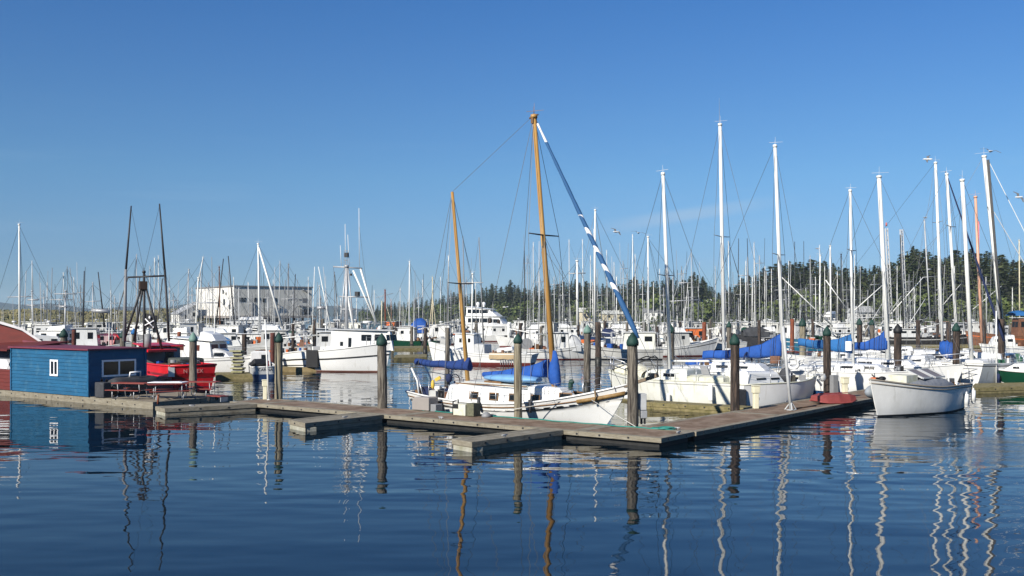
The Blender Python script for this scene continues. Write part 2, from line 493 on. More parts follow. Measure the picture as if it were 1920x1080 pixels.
SIL = [(660, 586), (680, 580), (700, 573), (720, 568), (750, 566), (780, 562), (810, 560), (830, 556), (850, 553), (870, 558), (890, 548), (905, 545), (922, 537),
       (940, 543), (957, 530), (972, 540), (985, 545), (1005, 541), (1030, 538), (1055, 533), (1080, 529), (1100, 532), (1130, 537), (1160, 541),
       (1190, 524), (1225, 532), (1255, 526), (1280, 530), (1302, 516), (1318, 524), (1335, 540), (1352, 552), (1368, 540), (1390, 524), (1405, 520), (1432, 505),
       (1455, 497), (1480, 492), (1500, 494), (1520, 489), (1545, 492), (1562, 496), (1585, 505), (1605, 502), (1640, 500), (1670, 494), (1690, 478),
       (1712, 464), (1735, 470), (1755, 482), (1772, 486), (1790, 472), (1820, 470), (1850, 474), (1880, 480), (1900, 490), (1925, 484), (1990, 480), (2100, 490), (2300, 500)]
SIL = [(a, y - (5 if 845 < a < 1330 else 2)) for a, y in SIL]
def sil(px):
    for (a, ya), (c, yc) in zip(SIL, SIL[1:]):
        if px <= c:
            t = max(0, (px - a) / (c - a))
            return ya + (yc - ya) * t
    return SIL[-1][1]

def ridge_z(px, d):
    """ground height d metres behind the shoreline in the direction of this column"""
    Y = shore(px)
    top = max(2.0, (HY - sil(px)) / F * (Y + 60) * 0.42 + 2.0)
    t = max(0.0, min(1.0, (d - 3) / 70.0))
    return -0.8 + min(d, 6) * 0.35 + top * t * t * (3 - 2 * t)

UNDER = mat("woodland_floor", (0.045, 0.062, 0.022), 0.95, col2=(0.085, 0.085, 0.035), scale=0.08, bump=0.5, bscale=0.4)
mb = MB()
cols = [672 + 25 * i for i in range(72)]
deps = [-4, 0, 3, 8, 16, 28, 42, 58, 75, 120, 400]
V, fs = [], []
for px in cols:
    for d in deps:
        Y = shore(px) + d
        z = ridge_z(px, d) if d < 100 else ridge_z(px, 75) * (0.8 if d < 300 else 0.4)
        V.append(((px - 960) / F * Y, Y, (z + rnd.uniform(-.3, .3)) if d > 0 else -0.8))
n = len(deps)
for i in range(len(cols) - 1):
    for j in range(n - 1):
        fs.append((i * n + j, (i + 1) * n + j, (i + 1) * n + j + 1, i * n + j + 1))
mb.add(V, fs, 0, True)
tag(mb.build("hillside", UNDER), kind="structure")

# grassy dunes on the far side of the basin, open sea behind them
DUNE = mat("dune_grass_ground", (0.20, 0.175, 0.085), 0.95, col2=(0.14, 0.135, 0.06), scale=0.22, bump=0.4, bscale=1.2, thr=(0.4, 0.62))
def dune_h(X, t):
    return (4.9 + 0.6 * math.sin(X * 0.043 + 1) + 0.45 * math.sin(X * 0.11) + 0.25 * math.sin(X * 0.31 + 2))
mb = MB(); V, fs = [], []
ny = 12
xs = [-330 + 4.0 * i for i in range(66)]
for X in xs:
    taper = min(1.0, max(0.0, (-70 - X) / 24.0))
    for j in range(ny):
        t = j / (ny - 1)
        Y = 262 + 70 * t
        z = -0.6 + (dune_h(X, t) + 0.6) * math.sin(min(1, t * 1.6) * math.pi / 2) * (1 if t < .8 else 1 - (t - .8) * 2) * (0.15 + 0.85 * taper)
        V.append((X, Y, z + (rnd.uniform(-.25, .25) if 0 < j < ny - 1 else 0)))
for i in range(len(xs) - 1):
    for j in range(ny - 1):
        fs.append((i * ny + j, (i + 1) * ny + j, (i + 1) * ny + j + 1, i * ny + j + 1))
mb.add(V, fs, 0, True)
tag(mb.build("dunes", DUNE), kind="structure")

GR1 = mat("dune_grass_blades", (0.205, 0.180, 0.088), 0.9, col2=(0.135, 0.130, 0.058), scale=0.08, thr=(0.40, 0.62))
mb = MB()
for i in range(3800):
    X = rnd.uniform(-328, -72); t = rnd.random() * 0.62
    taper = min(1.0, max(0.0, (-70 - X) / 24.0))
    Y = 262 + 70 * t
    z = -0.6 + (dune_h(X, t) + 0.6) * math.sin(min(1, t * 1.6) * math.pi / 2) * (0.15 + 0.85 * taper)
    if z < 0.3: continue
    big = rnd.random() < 0.03
    for k in range(3 if not big else 8):
        a = rnd.uniform(0, math.pi); w = rnd.uniform(.25, .6) * (1.6 if big else 1); h = rnd.uniform(.25, .65) * (1.5 if big else 1)
        dx, dy = math.cos(a) * w, math.sin(a) * w
        cx, cy = X + rnd.uniform(-.5, .5), Y + rnd.uniform(-.5, .5)
        mb.add([(cx - dx, cy - dy, z - .3), (cx + dx, cy + dy, z - .3), (cx + dx * .5 + rnd.uniform(-.3, .3), cy + dy * .5, z + h), (cx - dx * .7, cy - dy * .7 + .2, z + h * .8)], [(0, 1, 2, 3)])
tag(mb.build("grass", GR1), "yellow green beach grass covering the low dunes", "grass", kind="stuff")

# far headland across the sea
HEAD = mat("distant_headland_forest", (0.035, 0.05, 0.04), 0.95, var=0.3, scale=0.02)
mb = MB(); V, fs = [], []
for i in range(60):
    X = -2600 + 46 * i
    e = min(1.0, i / 6, (59 - i) / 14)
    z = (34 + 9 * math.sin(i * .37) + 5 * math.sin(i * 1.3)) * e
    for (Y, zz) in ((2950, -1), (3000, z * .7), (3120, z), (3500, -1)):
        V.append((X, Y, zz))
for i in range(59):
    for j in range(3):
        fs.append((i * 4 + j, i * 4 + 4 + j, i * 4 + 5 + j, i * 4 + 1 + j))
mb.add(V, fs, 0, True)
tag(mb.build("headland", HEAD), kind="structure")

# ================================================================ TREES
BARK = mat("conifer_bark", (0.06, 0.045, 0.032), 0.95)
def leaf_mat(name, c1, c2):
    return mat(name, c1, 0.85, col2=c2, scale=0.35, thr=(0.38, 0.62), spec=0.2)
LEAFA = leaf_mat("spruce_needles", (0.044, 0.066, 0.026), (0.115, 0.138, 0.055))
LEAFB = leaf_mat("pine_needles", (0.055, 0.078, 0.027), (0.14, 0.158, 0.06))
LEAFC = leaf_mat("alder_leaves", (0.065, 0.095, 0.024), (0.14, 0.17, 0.05))

def conifer_mesh(seed, h, w, layers, ragged, leaf):
    q = random.Random(seed)
    mb = MB()
    base = h * 0.10
    for L in range(layers):
        t = L / (layers - 1)
        z = base + (h - base) * t
        r = w * (1 - t) ** 0.75 * (0.75 + 0.45 * q.random()) + 0.25
        nb = max(4, int(9 * (1 - t) + 4))
        off = q.random() * 6
        for b in range(nb):
            if q.random() < ragged * 0.35: continue
            a = off + 2 * math.pi * b / nb + q.uniform(-.3, .3)
            rr = r * q.uniform(0.55, 1.15)
            steps = max(2, int(rr / 0.55))
            for s in range(steps):
                f = (s + 0.6) / steps
                px, py = math.cos(a) * rr * f, math.sin(a) * rr * f
                pz = z - rr * f * 0.28 + q.uniform(-.2, .2)
                sz = (0.35 + 0.5 * q.random()) * (1.15 - 0.4 * f) * (0.8 + h / 40)
                for c in range(3):
                    d = a + q.uniform(-1.2, 1.2)
                    ux, uy = math.cos(d) * sz, math.sin(d) * sz
                    vx, vy = -math.sin(d) * sz * .55, math.cos(d) * sz * .55
                    tz = q.uniform(-.35, .5) * sz
                    mb.add([(px - ux * .4 - vx, py - uy * .4 - vy, pz - tz), (px - ux * .4 + vx, py - uy * .4 + vy, pz + .1), (px + ux, py + uy, pz - .35 * sz + tz * .3)], [(0, 1, 2)])
    for k in range(5):
        a = q.random() * 6; mb.add([(math.cos(a) * .18, math.sin(a) * .18, h - .9), (-math.cos(a) * .18, -math.sin(a) * .18, h - .9), (0, 0, h + .5)], [(0, 1, 2)])
    return mb

def broad_mesh(seed, h, w):
    q = random.Random(seed)
    mb = MB()
    blobs = []
    for k in range(11):
        a = q.random() * 6.28; f = q.random() ** .5 * .7
        blobs.append((math.cos(a) * w * f, math.sin(a) * w * f, h * q.uniform(.35, .85), w * q.uniform(.3, .55)))
    for (bx, by, bz, br) in blobs:
        for k in range(70):
            v = Vector((q.gauss(0, 1), q.gauss(0, 1), q.gauss(0, .9))).normalized() * br * q.uniform(.7, 1.08)
            s = q.uniform(.3, .6)
            n = Vector((q.uniform(-1, 1), q.uniform(-1, 1), q.uniform(-1, 1))).normalized()
            t1 = n.orthogonal().normalized() * s; t2 = n.cross(t1).normalized() * s
            c = Vector((bx, by, bz)) + v
            mb.add([c - t1 - t2 * .6, c + t1 - t2 * .5, c + t1 * .4 + t2, c - t1 * .5 + t2 * .8], [(0, 1, 2, 3)])
    return mb

def trunk_mesh(h, r, seed, limbs=0):
    q = random.Random(seed)
    mb = MB()
    mb.path([(0, 0, -1.5), (q.uniform(-.1, .1), 0, h * .35), (q.uniform(-.15, .15), q.uniform(-.1, .1), h * .7), (0, 0, h * .97)], [r, r * .8, r * .45, .03], 6)
    for k in range(limbs):
        a = q.random() * 6.28; z = h * q.uniform(.3, .8)
        mb.tube((0, 0, z), (math.cos(a) * r * 7, math.sin(a) * r * 7, z + r * 5), r * .3, .03, 4)
    return mb

PROTO = []
for i, (h, w, ly, rg, lf) in enumerate([(20, 4.6, 26, .5, LEAFA), (17, 5.2, 22, .8, LEAFB), (22, 4.0, 28, .7, LEAFA), (15, 4.6, 20, .9, LEAFB), (18, 3.4, 25, .4, LEAFA), (13, 5.0, 17, 1.0, LEAFB)]):
    cm = conifer_mesh(100 + i, h, w, ly, rg, lf)
    PROTO.append((h, 'conifer', cm, lf, trunk_mesh(h, .28, i, 5)))
for i, (h, w) in enumerate([(9, 4.2), (8, 5.0)]):
    PROTO.append((h, 'broad', broad_mesh(200 + i, h, w), LEAFC, trunk_mesh(h * .7, .2, 50 + i, 5)))

PROTO_OBJ = {}
def plant_tree(kind_i, X, Y, z, h, label, group):
    ph, kd, cm, lf, tm = PROTO[kind_i]
    nm = 'conifer_tree' if kd == 'conifer' else 'broadleaf_tree'
    root = thing(nm, label, 'tree', (X, Y, z), rnd.uniform(0, 6.28), group)
    s = h / ph
    wd = rnd.uniform(1.15, 1.75)
    root.scale = (s * wd, s * wd, s)
    if kind_i not in PROTO_OBJ:
        a = tm.build('trunk', BARK, root); b = cm.build('crown', lf, root)
        PROTO_OBJ[kind_i] = (a, b)
    else:
        for src in PROTO_OBJ[kind_i]:
            c = src.copy(); COL.objects.link(c); c.parent = root
    return root

# trees that make the skyline, one by one
special = {922: "tall pointed spruce standing above the ridge behind the ketch's mizzen mast",
           957: "broad dark spruce with bushy top just behind the white motor yacht's roofline",
           1302: "lone dense dome topped conifer at the edge of the gap in the ridge",
           1712: "big dark spruce towering over the masts, tallest of the wooded ridge",
           1520: "thin topped spruce rising over the ridge behind the black pole",
           1190: "slim spruce standing above the ridge beside the thick white troller mast"}
nt_ = 0
for px, py in SIL:
    if px > 1960: break
    d = rnd.uniform(45, 70)
    Y = shore(px) + d
    gz = ridge_z(px, d) - .5
    top = H + (HY - py) / F * Y
    lab = special.get(px, "dark conifer on the skyline of the wooded ridge behind the marina")
    plant_tree(rnd.choice([0, 2, 4, 0, 1]), (px - 960) / F * Y, Y, gz, max(6, top - gz), lab, "conifers on the wooded ridge")
for row, (dlo, dhi, step, drop) in enumerate([(38, 66, 8.5, 5), (24, 44, 12, 13), (12, 26, 16, 26)]):
    px = 676 + row * 5
    while px < 1955:
        d = rnd.uniform(dlo, dhi)
        Y = shore(px) + d
        gz = ridge_z(px, d) - .5
        py = sil(px) + drop * (0.5 + 0.5 * (HY - sil(px)) / 80) * rnd.uniform(.2, 1.2)
        top = H + (HY - min(py, 584)) / F * Y
        hh = max(4.0, top - gz)
        if row == 2 and rnd.random() < .45:
            plant_tree(rnd.choice([6, 7]), (px - 960) / F * Y, Y, gz, min(hh, rnd.uniform(6, 11)), "bushy light green tree low on the wooded shore behind the marina", "leafy trees along the far shore")
        else:
            plant_tree(rnd.randrange(6), (px - 960) / F * Y, Y, gz, hh, "dark conifer within the woods on the slope behind the marina", "conifers on the slope")
        px += step * rnd.uniform(.7, 1.3)
# undergrowth along the far shore, one mass
mb = MB()
for i in range(5200):
    px = rnd.uniform(676, 1990)
    d = rnd.uniform(2, 40)
    Y = shore(px) + d
    z = ridge_z(px, d)
    s = rnd.uniform(.5, 1.3)
    c = Vector(((px - 960) / F * Y, Y, z + rnd.uniform(0, 2.2)))
    n_ = Vector((rnd.uniform(-1, 1), rnd.uniform(-1, 1), rnd.uniform(-1, 1))).normalized()
    t1 = n_.orthogonal().normalized() * s; t2 = n_.cross(t1).normalized() * s
    mb.add([c - t1 - t2 * .6, c + t1 - t2 * .5, c + t1 * .4 + t2, c - t1 * .5 + t2 * .8], [(0, 1, 2, 3)])
tag(mb.build("undergrowth", leaf_mat("shore_shrub_leaves", (0.032, 0.050, 0.016), (0.085, 0.098, 0.034))), "low green and yellow shrubs along the far shore", "undergrowth", kind="stuff")

# ================================================================ DOCKS
CX, CY = 4.85, 32.35                    # outer corner of the walkway
UX, UY = -0.793, 0.609                  # along the long walkway, away
NX, NY = 0.609, 0.793                   # across it
RX, RY = 0.628, 0.778                   # along the short walkway
LX, LY = -0.778, 0.628
ZD = 0.33

def along(s, n=0.0):
    return (CX + UX * s + NX * n, CY + UY * s + NY * n)
def branch(t, n=0.0):
    return (CX + RX * t + LX * n, CY + RY * t + LY * n)

def inset(poly, d):
    """inset a convex polygon listed anticlockwise"""
    out = []
    n = len(poly)
    for i in range(n):
        p0, p1, p2 = Vector(poly[i - 1]), Vector(poly[i]), Vector(poly[(i + 1) % n])
        a, b = (p1 - p0).normalized(), (p2 - p1).normalized()
        na, nb = Vector((-a.y, a.x)), Vector((-b.y, b.x))
        m = (na + nb)
        m = m / max(0.2, m.dot(na))
        out.append(tuple(p1 + m * d))
    return out

def ccw(poly):
    A = sum(poly[i - 1][0] * poly[i][1] - poly[i][0] * poly[i - 1][1] for i in range(len(poly)))
    return poly if A > 0 else poly[::-1]

def dock(name, label, poly, deck=DECK, edge=EDGE, z=ZD, strip=0.26, fascia=0.24, two=False, floatm=FLOATD, group=None, endfloat=None, cleats=0, joints=()):
    poly = ccw([tuple(p) for p in poly])
    cx = sum(p[0] for p in poly) / len(poly); cy = sum(p[1] for p in poly) / len(poly)
    pl = [(p[0] - cx, p[1] - cy) for p in poly]
    root = thing(name, label, 'dock', (cx, cy, 0), 0, group)
    inn = inset(pl, strip)
    mb = MB(); mb.prism(inset(pl, strip + .004), z - .10, z - .004); mb.build('deck', deck, root)
    mb = MB()
    n = len(pl)
    for i in range(n):
        j = (i + 1) % n
        a, b, c, d = Vector(pl[i]), Vector(pl[j]), Vector(inn[j]), Vector(inn[i])
        L = (b - a).length
        k = max(1, int(L / 3.2))
        for q in range(k):      # butted lengths of timber
            t0, t1 = q / k + (0.004 / L if q else 0), (q + 1) / k - (0.004 / L if q < k - 1 else 0)
            jz = z + rnd.uniform(-.004, .006)
            P = [a.lerp(b, t0), a.lerp(b, t1), d.lerp(c, t1), d.lerp(c, t0)]
            mb.hexa([(p.x, p.y, z - fascia) for p in P] + [(p.x, p.y, jz) for p in P])
    for i in range(n):
        a, b = Vector(pl[i]), Vector(pl[(i + 1) % n]); L = (b - a).length
        if L < 1.5 or abs(cy) > 60: continue
        dr = (b - a).normalized(); outn = Vector((dr.y, -dr.x))
        k = int(L / 1.1)
        for q in range(k):
            c = a + dr * (.5 + q * 1.1 + rnd.uniform(-.12, .12)) + outn * .004
            mb.obox((c.x, c.y, z - fascia * .5 + rnd.uniform(-.02, .02)), .07, .02, .06, math.atan2(dr.y, dr.x), 1)
    mb.build('edge_timber', [edge, BLACKB], root)
    if two:
        in2 = inset(pl, .03); in3 = inset(pl, .2)
        mb = MB()
        for i in range(n):
            j = (i + 1) % n
            P = [in2[i], in2[j], in3[j], in3[i]]
            mb.hexa([(p[0], p[1], z - fascia - .20) for p in P] + [(p[0], p[1], z - fascia - .012) for p in P])
        mb.build('waler', edge, root, bevel=.01)
    mb = MB(); mb.prism(inset(pl, .16 if not two else .12), -.35, z - fascia - (.02 if not two else .19) + .03); mb.build('float', floatm, root)
    if endfloat:
        i, w = endfloat
        a, b = Vector(pl[i]), Vector(pl[(i + 1) % n])
        dr = (b - a).normalized(); nr = Vector((-dr.y, dr.x))
        P = [a + dr * .06 - nr * -.02, b - dr * .06 + nr * .02, b - dr * .06 + nr * w, a + dr * .06 + nr * w]
        mb = MB(); mb.hexa([(p.x, p.y, -.3) for p in P] + [(p.x, p.y, z - fascia - .02) for p in P]); mb.build('end_float', FLOATC, root, bevel=.02)
    for (p, q, w) in joints:     # pale cross timbers let into the deck
        p, q = Vector((p[0] - cx, p[1] - cy)), Vector((q[0] - cx, q[1] - cy))
        mb = MB(); mb.beam((p.x, p.y, z - .02), (q.x, q.y, z - .02), w, .05); mb.build('cross_timber', edge, root)
    rows = [(pl[i], pl[(i + 1) % n]) for i in range(n)]
    for k in range(cleats):
        a, b = Vector(rows[k % n][0]), Vector(rows[k % n][1])
        if (b - a).length < 2: continue
        t = rnd.uniform(.2, .8)
        c = a.lerp(b, t); dd = (b - a).normalized(); nn = Vector((-dd.y, dd.x)); c = c + nn * .13
        mb = MB()
        mb.tube((c.x - dd.x * .04, c.y - dd.y * .04, z), (c.x - dd.x * .04, c.y - dd.y * .04, z + .06), .018)
        mb.tube((c.x + dd.x * .04, c.y + dd.y * .04, z), (c.x + dd.x * .04, c.y + dd.y * .04, z + .06), .018)
        mb.tube((c.x - dd.x * .13, c.y - dd.y * .13, z + .075), (c.x + dd.x * .13, c.y + dd.y * .13, z + .075), .02)
        mb.build('cleat', GALV, root)
    return root

WD = 2.3
dock("floating_dock", "long brown decked walkway running from picnic platform past the ketch to the corner", [along(0.0), along(22.6), along(22.6, WD), along(0.0, WD)], cleats=4, fascia=.15,
     joints=[(along(3.35, .27), along(3.35, WD - .27), .5), (along(11.9, .27), along(11.9, WD - .27), .5), (along(20.5, .27), along(20.5, WD - .27), .4)])
dock("floating_dock", "short brown walkway angling from the corner towards the white boat with the tarped cabin", [branch(WD + .05), branch(25.5), branch(25.5, WD + .1), branch(WD + .05, WD + .1)], cleats=4, fascia=.15,
     joints=[(branch(9.5, .27), branch(9.5, WD - .2), .35)])
K0 = Vector((-20.7, 48.7)); D0 = Vector((-0.815, 0.58)); N0 = Vector((0.58, 0.815))
pA = Vector((-16.5, 45.75))
dock("dock_platform", "weathered wooden float platform carrying the blue shed and picnic tables", [pA, pA + D0 * 26, pA + D0 * 26 + N0 * 5.0, pA + N0 * 4.55], deck=mat("pale_platform_boards", (0.20, 0.165, 0.12), 0.95, col2=(0.28, 0.24, 0.18), scale=3, bump=.01, bscale=20), fascia=.36, floatm=FLOATD, joints=[])
def finger(label, Fc, Lc, base, edge, zz=ZD):
    Fc, Lc, base = Vector(Fc[:2]), Vector(Lc[:2]), Vector(base[:2])
    d = base - Fc
    # back base corner where the far side meets the walkway
    back = base + Vector((UX, UY)) * ((Lc - Fc).length * 1.02)
    gap = Vector((NX, NY)) * -0.03
    return dock("dock_finger", label, [Fc, base + gap, back + gap, Lc], deck=edge, edge=edge, strip=.24, fascia=.17, two=True, endfloat=(3, .5), group="short finger docks off the long walkway", cleats=1)
finger("short grey finger dock in front of the ketch, pale float under its end", gp(885, 829), gp(847, 823), along(3.85), EDGE)
finger("short grey finger dock in the middle of the walkway, pale float at its tip", gp(572, 793.5), gp(541, 787), along(12.6), EDGE)
finger("short grey finger dock touching the corner of the picnic platform", gp(309, 766), gp(291, 762), along(20.6), EDGE)
# finger behind the ketch's bow, in front of the stained sloop
b0 = branch(11.5, WD + .14); e = Vector((UX, UY))
dock("dock_finger", "mossy brown finger dock alongside the stained cream sloop behind the grey power pedestal", [b0, Vector(b0) + e * 5.8, Vector(b0) + e * 5.8 + Vector((NX, NY)) * 1.0, Vector(b0) + Vector((RX, RY)) * 1.0], deck=MOSSE, edge=MOSSE, strip=.2, fascia=.2, two=True)
b1 = branch(18.3, WD + .14)
dock("dock_finger", "mossy finger dock between the two sloops behind the red upturned pram", [b1, Vector(b1) + e * 5.0, Vector(b1) + e * 5.0 + Vector((NX, NY)) * 1.0, Vector(b1) + Vector((RX, RY)) * 1.0], deck=MOSSE, edge=MOSSE, strip=.2, fascia=.2)
# dock beyond the tarped white boat, leaving the frame
dock("floating_dock", "low mossy dock under the green hulled sailboat at the picture's edge", [gp(1822, 727), gp(1990, 722), gp(1990, 715.5), gp(1828, 719)], deck=MOSSE, edge=MOSSE, fascia=.22, two=True)
# middle distance docks
dock("floating_dock", "mossy green dock beside the white cabin cruiser and its stacked crates", [gp(404, 703), gp(478, 702), gp(480, 697.5), gp(404, 698)], deck=MOSSE, edge=MOSSE, fascia=.4)
dock("floating_dock", "tan timber dock alongside the big white troller's stern", [gp(524, 689), gp(648, 688.5), gp(646, 684), gp(524, 684.5)], deck=MOSSE, edge=mat("tan_dock_timber", (0.30, 0.23, 0.12), .9, col2=(.16, .12, .05), scale=2), fascia=.45)
dock("floating_dock", "dark timber dock reaching in from the big troller's bow under the ketch's mizzen boom", [gp(738, 671), gp(800, 669.5), gp(800, 664), gp(742, 665)], deck=MOSSE, edge=MOSSE, fascia=.5)
dock("floating_dock", "dark dock with posts behind the green hulled boat", [gp(735, 653), gp(830, 652), gp(830, 648), gp(735, 649)], deck=MOSSE, edge=MOSSE, fascia=.5)
dock("floating_dock", "long grey dock far across the basin below the motor yacht", [gp(900, 633), gp(1260, 635), gp(1260, 632), gp(900, 630.5)], deck=MOSSE, edge=MOSSE, fascia=.5)

# ================================================================ PILINGS
def piling(px, top, Y, wpx, body, cap, label, zlow=-.6, lean=(0, 0), cap_mat=None, group="pilings of the marina"):
    X = (px - 960) / F * Y
    ztop = H - (top - HY) / F * Y
    r = wpx / 2 / F * Y
    root = thing("piling", label, "piling", (X, Y, 0), 0, group)
    mb = MB()
    q = random.Random(int(px * 7 + top))
    if lean == (0, 0): lean = (q.uniform(-.05, .05), q.uniform(-.05, .05))
    capm = {'g': CAPG, 'l': CAPL, 'b': BLUEC2, 'k': BLACK, None: None}[cap]
    hcap = r * 2.1 if cap else 0
    zt = ztop - hcap * .75
    N = 12
    rings = []
    K = 14
    for i in range(K + 1):
        t = i / K
        z = zlow + (zt - zlow) * t
        rings.append([((r * (1.06 - .10 * t) * (1 + .06 * math.sin(a * 3 + px) + q.uniform(-.05, .05))) * math.cos(a) + lean[0] * t,
                       (r * (1.06 - .10 * t) * (1 + .06 * math.cos(a * 2 + px) + q.uniform(-.05, .05))) * math.sin(a) + lean[1] * t, z) for a in [2 * math.pi * j / N for j in range(N)]])
    mb.loft(rings)
    mb.build("timber", body, root)
    if Y > 53:
        hw_ = q.uniform(.35, .6); mb = MB(); mb.tube((0, 0, -.6), (lean[0] * .2, lean[1] * .2, hw_), r * 1.16, r * 1.13, 12); mb.build("wet_foot", PILEWET, root)
    if cap:
        mb = MB()
        rc = r * 1.15
        prof = [(rc * .98, zt - hcap * .50), (rc * 1.03, zt - hcap * .22), (rc * .93, zt + hcap * .0), (rc * .66, zt + hcap * .26), (rc * .34, zt + hcap * .52), (rc * .05, zt + hcap * .72)]
        mb.loft([[(pr * math.cos(2 * math.pi * j / 14) + lean[0], pr * math.sin(2 * math.pi * j / 14) + lean[1], z) for j in range(14)] for pr, z in prof])
        mb.build("cap", capm, root)
    return root
def pd(px, base, top, w, body, cap, label, **k):
    return piling(px, top, gp(px, base)[1], w, body, cap, label, **k)
pd(362, 735, 622, 14, PILE, 'l', "grey piling with faded cap standing beside the picnic tables before the red boat")
pd(522, 748, 622, 15, PILEL, 'g', "pale yellowish piling with green cap behind the slim white pole")
pd(717, 765, 624, 18, PILE, 'g', "stout grey piling with flat green cap in front of the big troller's bow")
pd(972, 783, 624, 15, PILEL, 'g', "pale grey piling with pointed green cap against the middle of the ketch's hull")
pd(1187, 796, 622, 20, PILE, 'g', "thickest rough barked piling with rounded green cap beside the ketch's bow and power pedestal")
pd(1378, 769, 624, 17, PILED, 'g', "dark brown piling with green cap between the stained sloop and cream pedestal")
pd(1552, 739, 611, 14, PILED, 'g', "reddish dark piling with green cap behind the red upturned pram")
piling(1683, 606, 56, 14, PILED, 'k', "black topped piling behind the tarped white boat's bow")
piling(1793, 604, 60, 13, PILED, 'g', "dark piling beside the bundled blue sail bag with green cap")
piling(838, 615, 64, 9, PILE, None, "thin grey capless piling just behind the ketch's blue mizzen cover")
piling(1100, 608, 56, 13, PILE, 'l', "grey piling with faded pale green cap behind the ketch's foredeck")
piling(1122, 604, 92, 11, PILED, None, "dark piling standing in the open water past the faded capped one")
piling(1258, 607, 72, 13, PILE, 'g', "brown piling with green cap behind the stained sloop's mast")
piling(1320, 604, 112, 8, RUST, None, "rust red steel piling by the orange and cream deckhouse", group="steel pilings")
piling(1505, 596, 84, 12, PILEL, 'g', "pale piling with green cap behind the end of the teal blue sail cover")
piling(1485, 598, 104, 8, RUST, None, "orange rusty steel piling by the white wheelhouse beside the bright blue cover", group="steel pilings")
piling(1612, 596, 95, 10, PILED, 'g', "dark green capped piling past the slender mast of the teal covered sloop")
piling(1636, 598, 88, 9, PILE, 'g', "grey green capped piling seen over the second blue boom cover")
piling(1368, 602, 84, 9, PILE, 'g', "slim green capped piling behind the dark piling and grey tarped hull")
piling(458, 626, 74.5, 9, PILED, None, "bare dark piling at the end of the mossy crate dock", group="dark pilings across the basin")
piling(636, 620, 78, 8, PILED, 'b', "thin dark piling with bluish top against the big troller's hull", group="dark pilings across the basin")
piling(511, 624, 74, 9, RUST2, None, "dark red steel piling close behind the pale yellowish piling", group="steel pilings")
piling(335, 622, 86, 7, RUST, None, "orange rusty steel piling above the red boat's bulwark", group="steel pilings")
piling(120, 615, 72, 13, PILE, 'g', "piling with tall green cap behind the maroon roof of the blue shed")
piling(138, 618, 76, 8, RUST2, None, "dark red steel piling behind the shed roof beside the tall green capped one", group="steel pilings")
piling(231, 620, 70, 10, PILE, 'g', "green capped piling behind the blue shed in front of the red tarpaulin")
piling(252, 615, 72, 9, PILE, 'b', "piling with blue wrapped top behind the shed's corner")
for i, (px, top, Y, w, body, lab) in enumerate([
        (549, 607, 96, 6, PILED, "dark slender piling behind the white low sterned boat"),
        (590, 610, 98, 6, PILED, "dark slender piling in front of the small white wheelhouse left of the big troller".replace("left of", "beside")),
        (735, 612, 120, 6, PILE, "slender grey piling past the big troller's bow"),
        (772, 612, 128, 6, PILE, "slender brown piling beside the cream cabin of the green boat"),
        (797, 615, 118, 7, PILED, "stubby dark piling under the blue canvas boat"),
        (918, 596, 170, 7, PILED, "tall dark piling in front of the motor yacht's windows"),
        (935, 600, 165, 6, PILED, "dark piling just past the middle of the motor yacht"),
        (955, 604, 160, 8, WHITE, "thick white piling near the stern of the motor yacht"),
        (1015, 612, 130, 6, PILE, "grey piling behind the foot of the varnished mainmast"),
        (1215, 608, 110, 7, PILE, "grey piling halfway between the ketch's forestay and the stained sloop's mast"),
        (1232, 612, 105, 6, PILED, "dark piling close to the green capped brown one"),
        (1424, 600, 120, 6, PILED, "dark piling behind the grey tarped hull"),
        (1722, 600, 95, 8, PILED, "dark piling before the black hulled boat with white rail"),
        (1778, 604, 85, 9, PILED, "black square looking piling at the end of the black hulled boat"),
        (1878, 598, 62, 12, PILED, "blackish piling at the foot of the grey mast near the picture's edge"),
        (600, 600, 150, 5, PILE, "thin piling beneath the grey cannery building's corner")]):
    piling(px, top, Y, w, body, None, lab, group="slender pilings of the back docks")

# ================================================================ BLUE SHED + RED BOATHOUSE
def wall_siding(mb, p0, p1, z0, z1, course=0.18, out=0.034, m=0):
    """lap siding: each course a wedge; p0->p1 runs with the outside on its right"""
    p0, p1 = Vector(p0), Vector(p1)
    d = (p1 - p0).normalized(); nrm = Vector((d.y, -d.x))
    z = z0
    while z < z1 - .01:
        zt = min(z + course, z1)
        a, b = p0 + nrm * out, p1 + nrm * out
        c, e = p1 + nrm * .002, p0 + nrm * .002
        i0, i1 = p0 - nrm * .05, p1 - nrm * .05
        mb.hexa([(i0.x, i0.y, z), (a.x, a.y, z), (b.x, b.y, z), (i1.x, i1.y, z), (i0.x, i0.y, zt - .001), (e.x, e.y, zt - .001), (c.x, c.y, zt - .001), (i1.x, i1.y, zt - .001)], m)
        z = zt

